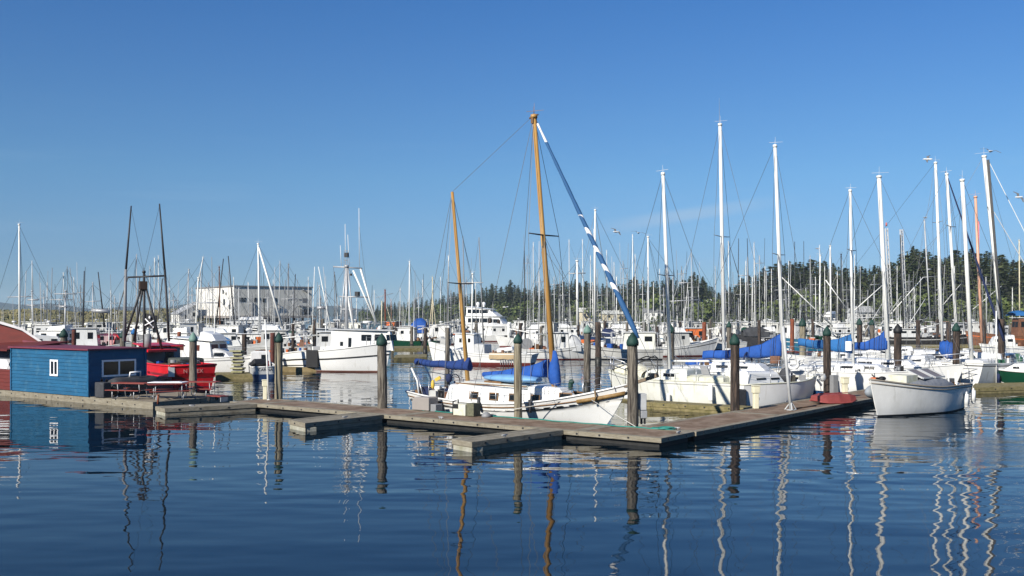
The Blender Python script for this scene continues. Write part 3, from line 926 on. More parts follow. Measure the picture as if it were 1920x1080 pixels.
def slider_window(parent, c, d, w, h, name="window", sash=2):
    """frame + mullion + two panes on a wall; c centre of the window on the wall face, d wall direction, outside on its right"""
    d = Vector((d[0], d[1], 0)); nrm = Vector((d.y, -d.x, 0)); c = Vector(c)
    mb = MB()
    fr = .09
    def slab(x0, x1, z0, z1, o0, o1, m):
        P = []
        for o in (o0, o1):
            pass
        q = [c + d * x + Vector((0, 0, z)) for x, z in ((x0, z0), (x1, z0), (x1, z1), (x0, z1))]
        mb.hexa([q[0] + nrm * o0, q[1] + nrm * o0, q[1] + nrm * o1, q[0] + nrm * o1, q[3] + nrm * o0, q[2] + nrm * o0, q[2] + nrm * o1, q[3] + nrm * o1], m)
    slab(-w / 2, w / 2, h / 2 - fr, h / 2, -.02, .06, 0)
    slab(-w / 2, w / 2, -h / 2, -h / 2 + fr, -.02, .07, 0)
    slab(-w / 2, -w / 2 + fr, -h / 2 + fr, h / 2 - fr, -.02, .06, 0)
    slab(w / 2 - fr, w / 2, -h / 2 + fr, h / 2 - fr, -.02, .06, 0)
    slab(-.04, .04, -h / 2 + fr, h / 2 - fr, -.02, .055, 0)
    o = mb.build(name, VINYL, parent)
    mb = MB()
    slab(-w / 2 + fr, -.04, -h / 2 + fr, h / 2 - fr, .026, .034, 0)
    slab(.04, w / 2 - fr, -h / 2 + fr, h / 2 - fr, .026, .034, 0)
    mb.build("pane", GLASS, o)
    return o

shed = thing("shed", "bright blue lap sided floating shed with maroon roof and white framed windows", "shed", (K0.x, K0.y, 0))
k0 = Vector((0, 0)); kL = D0 * 7.2; kR = N0 * 3.13; kB = kL + kR
zb, zt = ZD + .01, 2.60
mb = MB()
wall_siding(mb, kL, k0, zb, zt)
wall_siding(mb, k0, kR, zb, zt)
wall_siding(mb, kR, kB, zb, zt)
wall_siding(mb, kB, kL, zb, zt)
mb.prism(ccw(inset(ccw([tuple(k0), tuple(kR), tuple(kB), tuple(kL)]), .06)), zb, zt - .02)
mb.build("wall", BLUEW, shed)
for c in (k0, kR, kL):
    mb = MB(); mb.obox((c.x, c.y, (zb + zt) / 2), .12, .12, zt - zb - .004, math.atan2(D0.y, D0.x)); mb.build("corner_board", BLUEW, shed)
mb = MB()
q = ccw(inset(ccw([tuple(k0), tuple(kR), tuple(kB), tuple(kL)]), -.14))
mb.prism(q, zt, zt + .07)
mb.build("roof", MAROON, shed)
cw = D0 * 3.02
slider_window(shed, (cw.x, cw.y, 1.66), -D0, .74, .82)
cw2 = N0 * 1.62
slider_window(shed, (cw2.x, cw2.y, 1.68), N0, 1.9, .84)

bh = thing("boathouse", "dark red boathouse with low curved roof and white lattice screen, edge of the picture", "boathouse", (K0.x + D0.x * 7.32, K0.y + D0.y * 7.32, 0))
# porch in line with the shed's front wall
P0, P1 = Vector((0, 0)), D0 * 6
mb = MB()
wall_siding(mb, P1, P0, ZD + .01, 1.42, .2)
wall_siding(mb, P0, N0 * 3.1, ZD + .01, 2.5, .2)
mb.prism(ccw([tuple(D0 * .1 + N0 * .1), tuple(D0 * 6), tuple(D0 * 6 + N0 * 3.0), tuple(D0 * .1 + N0 * 3.0)]), ZD + .01, 1.38)
mb.build("porch_wall", REDW, bh)
mb = MB()
for k in range(60):
    x = k * .11
    for sgn in (1, -1):
        a = D0 * (x if sgn > 0 else x + .46); b = D0 * (x + .46 if sgn > 0 else x)
        a, b = a - N0 * (.005 * sgn), b - N0 * (.005 * sgn)
        mb.beam((a.x, a.y, 1.44), (b.x, b.y, 1.98), .012, .035)
mb.build("lattice", VINYL, bh)
mb = MB(); mb.prism(ccw([tuple(N0 * .5), tuple(D0 * 6 + N0 * .5), tuple(D0 * 6 + N0 * 3), tuple(N0 * 3)]), 1.5, 2.5); mb.build("porch_shade_block", mat("painted_porch_shade", (.05, .06, .075), .8), bh)  # dark block painted as the shade inside the porch opening
mb = MB(); mb.hexa([(*(D0 * -.1 + N0 * -.25), 2.42), (*(D0 * 6 + N0 * -.25), 2.42), (*(D0 * 6 + N0 * 3.15), 2.78), (*(D0 * -.1 + N0 * 3.15), 2.78)] + [(*(D0 * -.1 + N0 * -.25), 2.50), (*(D0 * 6 + N0 * -.25), 2.50), (*(D0 * 6 + N0 * 3.15), 2.86), (*(D0 * -.1 + N0 * 3.15), 2.86)]); mb.build("porch_roof", REDW, bh)
# main hall behind, curved roof, seen square on
hq = Vector(dp(85, 640, 57.0)[:2]) - Vector((K0.x + D0.x * 7.32, K0.y + D0.y * 7.32))
HE = Vector((-.99, .12)).normalized(); HS = Vector((-.47, .88)).normalized()
prof = []
for k in range(19):
    t = k / 18
    zz = 2.45 + .42 * min(1, t * 9) + 1.45 * math.sin(math.pi * (0.02 + 0.96 * t)) ** 1.0
    prof.append((13.0 * t, zz))
mb = MB(); V, fs = [], []
for s_, zz in prof:
    p = hq + HE * s_; p2 = p + HS * 7
    V += [(p.x, p.y, zz), (p2.x, p2.y, zz), (p.x, p.y, .35), (p2.x, p2.y, .35)]
n_ = len(prof)
for i in range(n_ - 1):
    a_, b_ = i * 4, i * 4 + 4
    fs += [(a_ + 2, b_ + 2, b_, a_), (a_ + 3, a_ + 1, b_ + 1, b_ + 3)]
e_ = (n_ - 1) * 4
fs += [(2, 0, 1, 3), (e_ + 2, e_ + 3, e_ + 1, e_)]
mb.add(V, fs)
mb.build("gable_wall", REDW, bh)
mb = MB(); rings = []
for s_, zz in [(-.18, 2.30)] + prof + [(13.2, 2.3)]:
    p = hq + HE * s_ - HS * .3; p2 = p + HS * 7.6
    rings.append([(p.x, p.y, zz + .01), (p2.x, p2.y, zz + .01), (p2.x, p2.y, zz + .16), (p.x, p.y, zz + .16)])
mb.loft(rings, smooth=False)
mb.build("hall_roof", mat("pale_roof_edge", (.55, .55, .56), .6), bh)
mb = MB()
p = hq + HE * 1.4 - HS * .5; q_ = hq - HE * 1.5 - HS * .9
mb.hexa([(p.x, p.y, 2.5), (q_.x, q_.y, 2.4), (*(q_ + HS * 2), 2.4), (*(p + HS * 2), 2.5), (p.x, p.y, 2.90), (q_.x, q_.y, 2.62), (*(q_ + HS * 2), 2.62), (*(p + HS * 2), 2.90)])
mb.build("lean_to_roof", MAROON, bh)
p = Vector(gp(13, 731)[:2]) + N0 * .15
mbx = thing("meter_box", "white box on a wooden post at the dock edge before the red boathouse", "meter box", (p.x, p.y, ZD))
mb = MB(); mb.obox((0, 0, .27), .09, .09, .54, 0.6); mb.build("post", TEAK, mbx)
mb = MB(); mb.obox((0, -.02, .80), .36, .22, .54, -.62); mb.build("box", WHITE, mbx, bevel=.02)

# ================================================================ THINGS ON THE PLATFORM
def picnic_table(px, py, rz, label, Lt=1.83):
    X, Y, _ = gp(px, py)
    t = thing("picnic_table", label, "picnic table", (X, Y, ZD), rz, "picnic tables on the platform")
    mb = MB()
    for k in range(5):
        mb.box(-Lt / 2, Lt / 2, -.36 + k * .147, -.36 + k * .147 + .135, .72, .755)
    mb.build("table_top", TABLER, t)
    for sg in (-1, 1):
        mb = MB()
        for k in range(2):
            y0 = sg * .70 + (k - 1) * .135
            mb.box(-Lt / 2, Lt / 2, y0, y0 + .125, .42, .45)
        mb.build("bench", TABLER, t)
    for sx in (-1, 1):
        x = sx * (Lt / 2 - .32)
        mb = MB()
        for sg in (-1, 1):
            mb.path([(x, sg * .30, .715), (x, sg * .26, .40), (x, sg * .30, .10), (x, sg * .42, .03), (x, sg * .62, .03), (x, sg * .70, .10), (x, sg * .70, .415)], .024, 6)
        mb.path([(x, -.70, .40), (x, -.26, .40), (x, .26, .40), (x, .70, .40)], .02, 6)
        mb.build("leg_frame", GALV, t)
    return t
rzp = math.atan2(D0.y, D0.x)
picnic_table(248, 747, rzp + .35, "bare red picnic table in front of the dark covered smoker and shed window")
pt2 = picnic_table(315, 749, rzp + 1.1, "red picnic table with a white sheet on it, between the other two")
picnic_table(376, 744, rzp + .5, "red picnic table against the red boat's stern beside the grey piling")
X, Y, _ = gp(315, 747)
mb = MB()
mb.obox((0, 0, .02), 1.7, .80, .03, 0); mb.obox((-.3, .1, .045), .7, .5, .03, .2)
o_ = mb.build("sheet", VINYL, None, (X, Y, ZD + .758), bevel=.01); o_.rotation_euler[2] = rzp + .55
tag(o_, "flat white sheet lying on the middle picnic table", "sheet")
# dark barrel smoker under a cover, with its leaning black boards
X, Y, _ = gp(236, 738)
sm = thing("covered_smoker", "long dark grey covered barrel smoker along the shed's shaded wall", "barbecue", (X + .62, Y - .44, ZD), math.atan2(N0.y, N0.x))
mb = MB()
rg = []
for k in range(11):
    t = k / 10; x = -1.35 + 2.7 * t
    rr = .36 * (1 - .25 * abs(2 * t - 1) ** 6) * (1 + .05 * math.sin(k * 1.7))
    rg.append([(x, rr * 1.05 * math.cos(a), .55 + rr * math.sin(a) * (1 if math.sin(a) > 0 else 1.1)) for a in [2 * math.pi * j / 12 for j in range(12)]])
mb.loft(rg); mb.build("cover", DGREY, sm)
for sx in (-1, 1):
    mb = MB(); mb.box(sx * 1.1 - .05, sx * 1.1 + .05, -.3, .3, 0, .3); mb.build("leg", BLACK, sm)
mb = MB(); mb.path([(-.35, -.1, .88), (-.35, -.12, 1.12), (.25, -.12, 1.14), (.25, -.1, .9)], .045, 6); mb.build("handle", VINYL, sm)
X, Y, _ = gp(207, 743)
rk = thing("folded_ramp", "black folded boards leaning in front of a grey plastic box by the shed corner", "ramp", (X, Y, ZD), rzp)
mb = MB()
for dx in (0, .42):
    mb.beam((dx + .55, 0, .04), (dx - .25, .35, .86), .10, .05)
mb.beam((.25, .30, .55), (-.1, .42, .5), .6, .03)
mb.build("board", BLACK, rk)
mb = MB(); mb.box(-.75, .0, .42, .85, .0, .74); mb.build("box", DGREY, rk, bevel=.04)
# mooring stub and a small frame at the platform end
X, Y, _ = gp(296, 757)
mb = MB(); mb.tube((0, 0, 0), (.02, 0, .42), .05, .045, 8); mb.tube((.02, 0, .40), (.02, 0, .44), .075, .06, 8)
tag(mb.build("mooring_post", RUST, None, (X, Y, ZD - .02)), "short rusty mooring post on the platform's outer corner", "post")
X, Y, _ = gp(408, 752)
hc = thing("hand_cart", "low brown topped hand cart parked on the walkway beyond the picnic tables", "cart", (X, Y, ZD), rzp)
mb = MB(); mb.box(-.5, .5, -.24, .24, .22, .26); mb.build("tray", TABLER, hc)
mb = MB(); mb.box(-.48, -.44, -.2, .2, 0, .22); mb.build("leg", GALV, hc)
for sg in (-1, 1):
    mb = MB(); mb.tube((.36, sg * .2, .11), (.36, sg * .25, .11), .11, .11, 12); mb.build("wheel", BLACK, hc)

# ================================================================ THINGS ON THE WALKWAYS
def pedestal(px, py, label, colm, h=1.05, w=.30, rz=.3):
    X, Y, _ = gp(px, py)
    t = thing("power_pedestal", label, "power pedestal", (X, Y, ZD), rz, "dock power pedestals")
    mb = MB(); mb.obox((0, 0, h * .33), w * .62, w * .62, h * .66); mb.build("column", colm, t, bevel=.02)
    mb = MB(); mb.obox((0, 0, h * .80), w * .9, w * .8, h * .28); mb.build("head", colm, t, bevel=.03)
    mb = MB(); mb.obox((0, 0, h * .97), w * 1.02, w * .92, h * .05); mb.build("lid", colm, t, bevel=.015)
    mb = MB(); mb.obox((w * .33, -w * .31, h * .42), w * .08, .02, h * .12); mb.build("socket", MGREY, t)
    return t
pedestal(1417, 766, "cream power pedestal standing between the dark piling and the anchored bow", CREAMP, 1.0, .34, .2)
pedestal(1584, 745, "cream power pedestal with grey box beside the tarped white boat's bow", CREAMP, 1.0, .36, .2)
pedestal(497, 749, "cream power pedestal beside the pale yellowish piling on the long walkway", CREAMP, .95, .30, .2)
X, Y, _ = gp(1576, 744)
mb = MB(); mb.obox((0, 0, .55), .34, .26, 1.0, .4)
tag(mb.build("utility_box", MGREY, None, (X - .25, Y + .2, ZD), bevel=.02), "upright dark grey utility box behind the cream pedestal near the white bow", "utility box")
X, Y, _ = gp(1200, 795)
gpd = thing("power_pedestal", "tall light grey metal power pedestal next to the thickest piling", "power pedestal", (X, Y, ZD), .15, "dock power pedestals")
mb = MB(); mb.box(-.17, -.06, -.03, .05, 0, 1.16); mb.build("back_plate", LGREY, gpd)
mb = MB(); mb.box(-.05, .22, -.11, .11, .52, 1.12); mb.build("cabinet", LGREY, gpd, bevel=.015)
mb = MB(); mb.box(.0, .24, -.13, .10, .22, .50); mb.build("outlet_box", GALV, gpd, bevel=.015)
mb = MB(); mb.box(.02, .08, -.06, .04, 0, .22); mb.box(.15, .20, -.06, .04, 0, .22); mb.build("foot", BLACK, gpd)

def pole_thing(px, base, pxt, top, r, label, m=MASTW, tri=False, name="pole"):
    X, Y, _ = gp(px, base)
    T = dp(pxt, top, Y)
    t = thing(name, label, "pole", (X, Y, ZD))
    mb = MB(); mb.tube((0, 0, 0), (T[0] - X, 0, T[2] - ZD), r, r * .8, 8); mb.build("shaft", m, t)
    mb = MB()
    if tri:
        for k in range(3):
            a = 2.1 * k + .4
            mb.beam((math.cos(a) * .26, math.sin(a) * .26, .015), (0, 0, .36), .05, .04)
    mb.tube((0, 0, 0), (0, 0, .03), .2 if tri else .09, None, 10)
    mb.build("base", m, t)
    return t
pole_thing(1483, 769, 1468, 612, .075, "tall light grey pole on a splayed foot on the short walkway", LGREY, True)
pole_thing(504, 750, 497, 600, .045, "slim white pole beside the cream pedestal on the long walkway", MASTW)
X, Y, _ = gp(488, 744)
# dock boxes by the ketch's stern
X, Y, _ = gp(797, 770)
db = thing("dock_box", "rounded taupe plastic box by the ketch's stern with teal hose round it", "dock box", (X, Y + .15, ZD), math.atan2(UY, UX) + math.pi)
mb = MB()
rg = []
for x, hh in ((-.50, .30), (-.46, .48), (-.36, .56), (.42, .58), (.46, .56)):
    rg.append([(x, -.3, 0.02), (x, .3, 0.02), (x, .3, hh), (x, -.3, hh)])
mb.loft(rg, smooth=False); mb.build("body", TAUPE, db, bevel=.03)
mb = MB(); mb.box(.48, .78, -.22, .2, .0, .30); mb.build("step", MGREY, db, bevel=.02)
mb = MB()
pts = []
for k in range(40):
    s = 12.4 - k * .29
    nn = WD - .22 + .07 * math.sin(k * 1.3) + .05 * math.sin(k * .7)
    p = along(s, nn); pts.append((p[0], p[1], ZD + .028))
mb.path(pts, .022, 5)
tag(mb.build("garden_hose", HOSE), "teal hose lying along the long walkway beside the ketch", "hose")
mb = MB()
for k in range(5):
    p = along(1.15, WD + .02)
    mb.path([(p[0] + .1 * math.sin(k * 2) + math.cos(a) * (.22 + .07 * (k % 3)), p[1] + .06 * math.cos(k * 3) + math.sin(a) * (.16 + .05 * (k % 2)), ZD + .03 + .008 * k + .012 * math.sin(a * 2 + k)) for a in [2 * math.pi * j / 16 for j in range(17)]], .02, 5)
tag(mb.build("hose_coil", HOSE), "coiled teal hose at the foot of the grey power pedestal", "hose")
X, Y, _ = gp(872, 779)
st = thing("dock_steps", "white and olive boarding steps box with grab loop against the ketch's side", "boarding steps", (X, Y, ZD), math.atan2(UY, UX) + math.pi)
mb = MB(); mb.box(-.42, .22, -.25, .25, 0.01, .46); mb.build("body", MOSSW, st, bevel=.02)
mb = MB(); mb.path([(-.46, -.2, .02), (-.46, -.2, .55), (-.46, .12, .60), (-.46, .12, .02)], .03, 6); mb.build("rail", BLACK, st)
mb = MB(); mb.box(.24, .62, -.22, .22, 0.01, .52); mb.build("lattice_box", mat("olive_plastic_crate", (.12, .12, .075), .7, var=.3, scale=9), st, bevel=.02)
mb = MB(); mb.box(-.40, -.14, -.26, -.245, .28, .46); mb.build("opening", BLACK, st)
X, Y, _ = gp(912, 782)
mb = MB(); mb.ell((0, 0, 0), .20, .17, .2, 10, 5, 0, True)
tag(mb.build("bucket", MGREY, None, (X, Y, ZD)), "grey upturned bucket next to the boarding steps", "bucket")
# red upturned pram
X, Y, _ = gp(1562, 757)
pr = thing("upturned_pram", "faded red flat bottomed dinghy turned upside down on the short walkway", "dinghy", (X + .1, Y + .3, ZD + .02), math.atan2(RY, RX) - .55)
mb = MB()
rg = []
for x, w, zb_, zt_ in ((-1.0, .34, .10, .34), (-.6, .46, .04, .40), (0, .52, .02, .42), (.6, .50, .04, .40), (1.0, .38, .12, .32)):
    rg.append([(x, -w, zb_), (x, -w * .78, zt_), (x, w * .78, zt_), (x, w, zb_)])
mb.loft(rg, smooth=False); mb.build("hull", REDDIN, pr, bevel=.02)
mb = MB()
for sg in (-1, 1):
    mb.path([(x, sg * (w + .015), z) for x, w, z in ((-1.0, .34, .10), (-.6, .46, .04), (0, .52, .02), (.6, .50, .04), (1.0, .38, .12))], .028, 6)
mb.build("gunwale", REDDIN, pr)
mb = MB(); mb.box(-.8, .8, -.03, .03, .42, .455); mb.build("skeg", REDDIN, pr)
mb = MB()
mb.path([gp(1490, 766, ZD + .03), gp(1510, 763, ZD + .03), gp(1530, 760.5, ZD + .03)], .03, 5)
tag(mb.build("oar", TEAK), "dark oar lying on the short walkway beside the red pram", "oar")

# ================================================================ BOATS
class Boat:
    def __init__(s, name, label, cat, bow, stern, group=None):
        s.bow, s.stern = Vector(bow[:2]), Vector(stern[:2])
        d = s.bow - s.stern
        s.L = d.length
        s.f = d.normalized(); s.l = Vector((-s.f.y, s.f.x))
        s.O = (s.bow + s.stern) / 2
        s.root = thing(name, label, cat, (s.O.x, s.O.y, 0), math.atan2(s.f.y, s.f.x), group)
        s.par = {}
    def loc(s, P):
        v = Vector((P[0], P[1])) - s.O
        return (v.dot(s.f), v.dot(s.l), P[2])
    def cp(s, px, py, y=0.0):
        """the point of the fore-and-aft plane at offset y seen at this pixel"""
        k = (px - 960) / F
        B = s.O + s.l * y
        x = (k * B.y - B.x) / (s.f.x - k * s.f.y)
        Y = B.y + s.f.y * x
        return (x, y, H - (py - HY) / F * Y)
    def at(s, px, py, dY=0.0):
        """the point at the boat's own distance seen at this pixel"""
        return s.loc(dp(px, py, s.O.y + dY))
    # ---- hull
    def hull(s, B=3.0, fb=(1.5, .9, 1.0), tw=.6, ob=.6, os=.2, um=.45, p=2.0, top=WHITE, bot=REDB, stripe=None, smat=NAVY, boot=.12, bulwark=.18, flare=.82, draft=.4, deck=WHITE, rail=WHITE, railr=.035, N=18, sp=2.0, wlp=.72):
        s.B, s.fb, s.tw, s.ob, s.os, s.um, s.p, s.sp = B, fb, tw, ob, os, um, p, sp
        def plan(u, tw, p, B):
            if u < um: w = tw + (1 - tw) * math.sin(math.pi / 2 * u / um)
            else: w = 1 - ((u - um) / (1 - um)) ** p
            return max(B / 2 * w, .02)
        s.zs = lambda u: fb[1] + (fb[0] - fb[1]) * max(0, (u - um) / (1 - um)) ** sp + (fb[2] - fb[1]) * max(0, (um - u) / um) ** 2
        xb = lambda z: s.L / 2 + (ob * max(z, 0) ** .85 if z >= 0 else z * .6)
        xs = lambda z: -s.L / 2 - (os * max(z, 0) if z >= 0 else z * .3)
        def half(u, z):
            wd = plan(u, tw, p, B)
            ww = plan(u, tw * .8, max(1.15, p * wlp), B * flare)
            if z >= 0: return ww + (wd - ww) * min(1, z) ** .7
            return ww * (1 + z * .5)
        s.half, s.xb, s.xs = half, xb, xs
        rows = [('a', -draft), ('a', 0.0), ('a', boot), ('f', .3), ('f', .5), ('f', .7)]
        st = stripe or (.80, .80)
        rows += [('f', st[0]), ('f', st[1] if stripe else .9), ('f', 1.0)]
        bandm = [1, 1, 0, 0, 0, 0, 2 if stripe else 0, 0]
        grid = []
        for i in range(N + 1):
            u = (i / N)
            u = u ** .85 if u < 1 else 1
            zz = s.zs(u)
            line = []
            for kd, v in rows:
                z = v if kd == 'a' else max(boot + .005, v * zz)
                zf = z / zz if z >= 0 else z / draft
                X = xs(zf) + (xb(zf) - xs(zf)) * u
                line.append((X, half(u, zf), z))
            grid.append(line)
        nr = len(rows)
        mb = MB()
        for sg in (1, -1):
            V = [(x, sg * y, z) for line in grid for (x, y, z) in line]
            fs, ms = [], []
            for i in range(N):
                for j in range(nr - 1):
                    q = (i * nr + j, (i + 1) * nr + j, (i + 1) * nr + j + 1, i * nr + j + 1)
                    fs.append(q if sg > 0 else q[::-1]); ms.append(bandm[j])
            mb.add(V, fs, ms, True)
        L0 = grid[0]
        for j in range(nr - 1):
            a, b = L0[j], L0[j + 1]
            mb.add([(a[0], a[1], a[2]), (a[0], -a[1], a[2]), (b[0], -b[1], b[2]), (b[0], b[1], b[2])], [(0, 1, 2, 3)], bandm[j])
        L1 = grid[-1]
        for j in range(nr - 1):
            a, b = L1[j], L1[j + 1]
            mb.add([(a[0], a[1], a[2]), (a[0], -a[1], a[2]), (b[0], -b[1], b[2]), (b[0], b[1], b[2])], [(0, 1, 2, 3)], bandm[j])
        h = mb.build("hull", [top, bot, smat], s.root)
        # deck below the bulwark
        mb = MB(); V, fs = [], []
        for i in range(N + 1):
            u = (i / N) ** .85
            zz = s.zs(u); zf = 1 - bulwark / zz
            X = xs(zf) + (xb(zf) - xs(zf)) * u
            w = max(half(u, zf) - .03, .01)
            V += [(X, w, zz - bulwark), (X, 0, zz - bulwark + .04 * w), (X, -w, zz - bulwark)]
        for i in range(N):
            for j in range(2):
                fs.append((i * 3 + j, i * 3 + 3 + j, i * 3 + 4 + j, i * 3 + 1 + j))
        mb.add(V, fs, 0, True); mb.build("deck", deck, s.root)
        # cap rail
        mb = MB()
        for sg in (1, -1):
            pts = []
            for i in range(N + 1):
                u = (i / N) ** .85
                pts.append((xs(1) + (xb(1) - xs(1)) * u, sg * half(u, 1), s.zs(u)))
            mb.path(pts, railr, 5)
        a = half(0, 1); mb.tube((xs(1), a, s.zs(0)), (xs(1), -a, s.zs(0)), railr, None, 5)
        mb.build("cap_rail", rail, s.root)
        s.bul = bulwark
        return h
    def u_of(s, x): return min(1, max(0, (x - s.xs(1)) / (s.xb(1) - s.xs(1))))
    def dz(s, x): return s.zs(s.u_of(x)) - s.bul
    def sh(s, x): return s.zs(s.u_of(x))
    def hw(s, x): return s.half(s.u_of(x), 1)
    def hull_strip(s, name, m, zf, r, x0=None, x1=None, side=None):
        mb = MB()
        for sg in ((1, -1) if side is None else (side,)):
            pts = []
            for i in range(25):
                u = i / 24
                X = s.xs(zf) + (s.xb(zf) - s.xs(zf)) * u
                if (x0 is not None and X < x0) or (x1 is not None and X > x1): continue
                pts.append((X, sg * (s.half(u, zf) + r * .3), s.zs(u) * zf))
            mb.path(pts, r, 5)
        return mb.build(name, m, s.root)
    # ---- superstructure
    def cabin(s, x0, x1, b0, b1, z0, h0, h1, sl0=.1, sl1=.3, inn=.08, m=WHITE, name="cabin", wins=(), front=(), back=(), roof=None, over=.08, wm=GLASS, fm=None, camber=.06, bevel=.03, wname="window"):
        """a house from x0 (aft) to x1 (fore); wins: (xa, xb, za, zb) on both sides; front/back: (ya, yb, za, zb)"""
        bt = [(x0, -b0), (x1, -b1), (x1, b1), (x0, b0)]
        tp = [(x0 + sl0, -(b0 - inn), h0), (x1 - sl1, -(b1 - inn), h1), (x1 - sl1, b1 - inn, h1), (x0 + sl0, b0 - inn, h0)]
        mb = MB()
        V = [(x, y, z0) for x, y in bt] + tp
        V += [(x0 + sl0 + .1, -(b0 - inn) * .7, h0 + camber), (x1 - sl1 - .1, -(b1 - inn) * .7, h1 + camber), (x1 - sl1 - .1, (b1 - inn) * .7, h1 + camber), (x0 + sl0 + .1, (b0 - inn) * .7, h0 + camber)]
        mb.add(V, [(3, 2, 1, 0), (8, 9, 10, 11)] + [(i, (i + 1) % 4, 4 + (i + 1) % 4, 4 + i) for i in range(4)] + [(4 + i, 4 + (i + 1) % 4, 8 + (i + 1) % 4, 8 + i) for i in range(4)])
        o = mb.build(name, m, s.root, bevel=bevel)
        def sidep(x, z, sg, off):
            xf = (x - x0) / (x1 - x0)
            ht = h0 + (h1 - h0) * xf
            t = (z - z0) / (ht - z0)
            return (x, sg * (b0 + (b1 - b0) * xf - inn * t + off), z)
        for (xa, xb_, za, zb_) in wins:
            for sg in (-1, 1):
                mb = MB()
                if fm:
                    e = .05
                    c = [(xa - e, za - e), (xb_ + e, za - e), (xb_ + e, zb_ + e), (xa - e, zb_ + e)]
                    mb.hexa([sidep(x, z, sg, -.02) for x, z in c] + [sidep(x, z, sg, .015) for x, z in c], 1)
                c = [(xa, za), (xb_, za), (xb_, zb_), (xa, zb_)]
                mb.hexa([sidep(x, z, sg, -.02) for x, z in c] + [sidep(x, z, sg, .022 if fm else .012) for x, z in c], 0)
                mb.build(wname, [wm, fm or wm], o)
        for lst, xx, slp, hh, bb, dr in ((front, x1, -sl1, h1, b1, 1), (back, x0, sl0, h0, b0, -1)):
            for (ya, yb, za, zb_) in lst:
                def fp(y, z, off): return (xx + slp * (z - z0) / (hh - z0) + dr * off, y, z)
                c = [(ya, za), (yb, za), (yb, zb_), (ya, zb_)]
                mb = MB(); mb.hexa([fp(y, z, -.02) for y, z in c] + [fp(y, z, .014) for y, z in c]); mb.build("windscreen", wm, o)
        if roof:
            mb = MB()
            P = [(x0 + sl0 - over, -(b0 - inn) - over), (x1 - sl1 + over * 2, -(b1 - inn) - over), (x1 - sl1 + over * 2, b1 - inn + over), (x0 + sl0 - over, b0 - inn + over)]
            zz = [h0, h1, h1, h0]
            mb.hexa([(p[0], p[1], z + camber + .005) for p, z in zip(P, zz)] + [(p[0], p[1], z + camber + .08) for p, z in zip(P, zz)])
            mb.build("roof", roof, o, bevel=.02)
        return o
    def mast(s, p0, p1, r0, r1=None, m=MASTW, name="mast", n=8, head=True):
        mb = MB(); mb.tube(p0, p1, r0, r0 * .8 if r1 is None else r1, n)
        if head:
            d = (Vector(p1) - Vector(p0)).normalized()
            q = Vector(p1)
            mb.tube(q - d * .12, q + d * .02, r0 * 1.15, r0 * 1.1, n)
            mb.tube(q, q + Vector((.02, 0, r0 * 4)), .008, .006, 4)
            mb.tube(q + Vector((-r0 * 3, 0, r0 * 1.5)), q + Vector((r0 * 4, 0, r0 * 1.2)), .008, .006, 4)
        return mb.build(name, m, s.root)
    def wires(s, segs, r=.009, m=WIRE, name="rigging"):
        mb = MB()
        for a, b in segs: mb.tube(a, b, r, None, 3, 0, False)
        return mb.build(name, m, s.root)
    def spreader(s, p, w, m=ALU, lift=.05, r=.028, ath=True):
        mb = MB()
        for sg in (-1, 1):
            e = (p[0], p[1] + sg * w, p[2] + lift) if ath else (p[0] + sg * w, p[1], p[2] + lift)
            mb.tube(p, e, r, r * .7, 5)
        return mb.build("spreader", m, s.root)
    def sailcover(s, boom, pm, pa, hm, ha, w=.2, m=BLUEC, drop=.14, seed=1, power=2.4, ties=5, low=0.0):
        """canvas over a furled sail on a boom, tall at the mast pm and low at the end pa"""
        q = random.Random(seed)
        pm, pa = Vector(pm), Vector(pa)
        rings = []
        N = 20
        for i in range(N + 1):
            t = i / N
            c = pm.lerp(pa, t)
            h = ha + (hm - ha) * (1 - t) ** power
            sag = .05 * math.sin(t * math.pi * ties) + q.uniform(-.02, .02)
            ww = w * (1.0 - .35 * t) * (1 + .20 * math.sin(t * math.pi * ties * 2) + q.uniform(-.10, .10)) * (.92 if i % 3 == 2 else 1.02)
            dn = drop + low * (1 - abs(2 * t - 1)) - sag * .4
            d = (pa - pm).normalized(); sd_ = d.cross(Vector((0, 0, 1))).normalized()
            ring = []
            for k in range(12):
                a = 2 * math.pi * k / 12
                yy = math.cos(a) * ww * (1 if math.sin(a) < .2 else (1 - .72 * ((math.sin(a) - .2) / .8) ** .8))
                z = (math.sin(a) * (h * (.96 if i % 3 == 2 and t > .2 else 1.01) + sag * (h / max(.3, hm))) if math.sin(a) > 0 else math.sin(a) * dn)
                ring.append(c + sd_ * yy + Vector((0, 0, z)))
            rings.append(ring)
        mb = MB(); mb.loft(rings)
        for i in range(2, N, 3):      # lashings round the furled sail
            c = pm.lerp(pa, i / N)
            mb.path([c + (p - c) * 1.03 for p in rings[i]] + [c + (rings[i][0] - c) * 1.03], .018, 4, 1)
        o = mb.build("sail_cover", [m, NAVYC], boom)
        return o
    def boom(s, p0, p1, r=.06, m=MASTW):
        mb = MB(); mb.tube(p0, p1, r, r * .9, 8)
        return mb.build("boom", m, s.root)
    def rails(s, xs_, inset_=.06, h=.6, r=.016, m=ALU, lines=(.6, .33), side=(-1, 1)):
        """stanchions and lifelines"""
        mb = MB()
        for sg in side:
            prev = None
            for x in xs_:
                y = sg * max(.03, s.hw(x) - inset_)
                z = s.sh(x)
                mb.tube((x, y, z - .05), (x, y, z + h), r, None, 5)
                if prev:
                    for l in lines: mb.tube((prev[0], prev[1], prev[2] + l), (x, y, z + l), .007, None, 3, 0, False)
                prev = (x, y, z)
        return mb.build("lifeline", m, s.root)
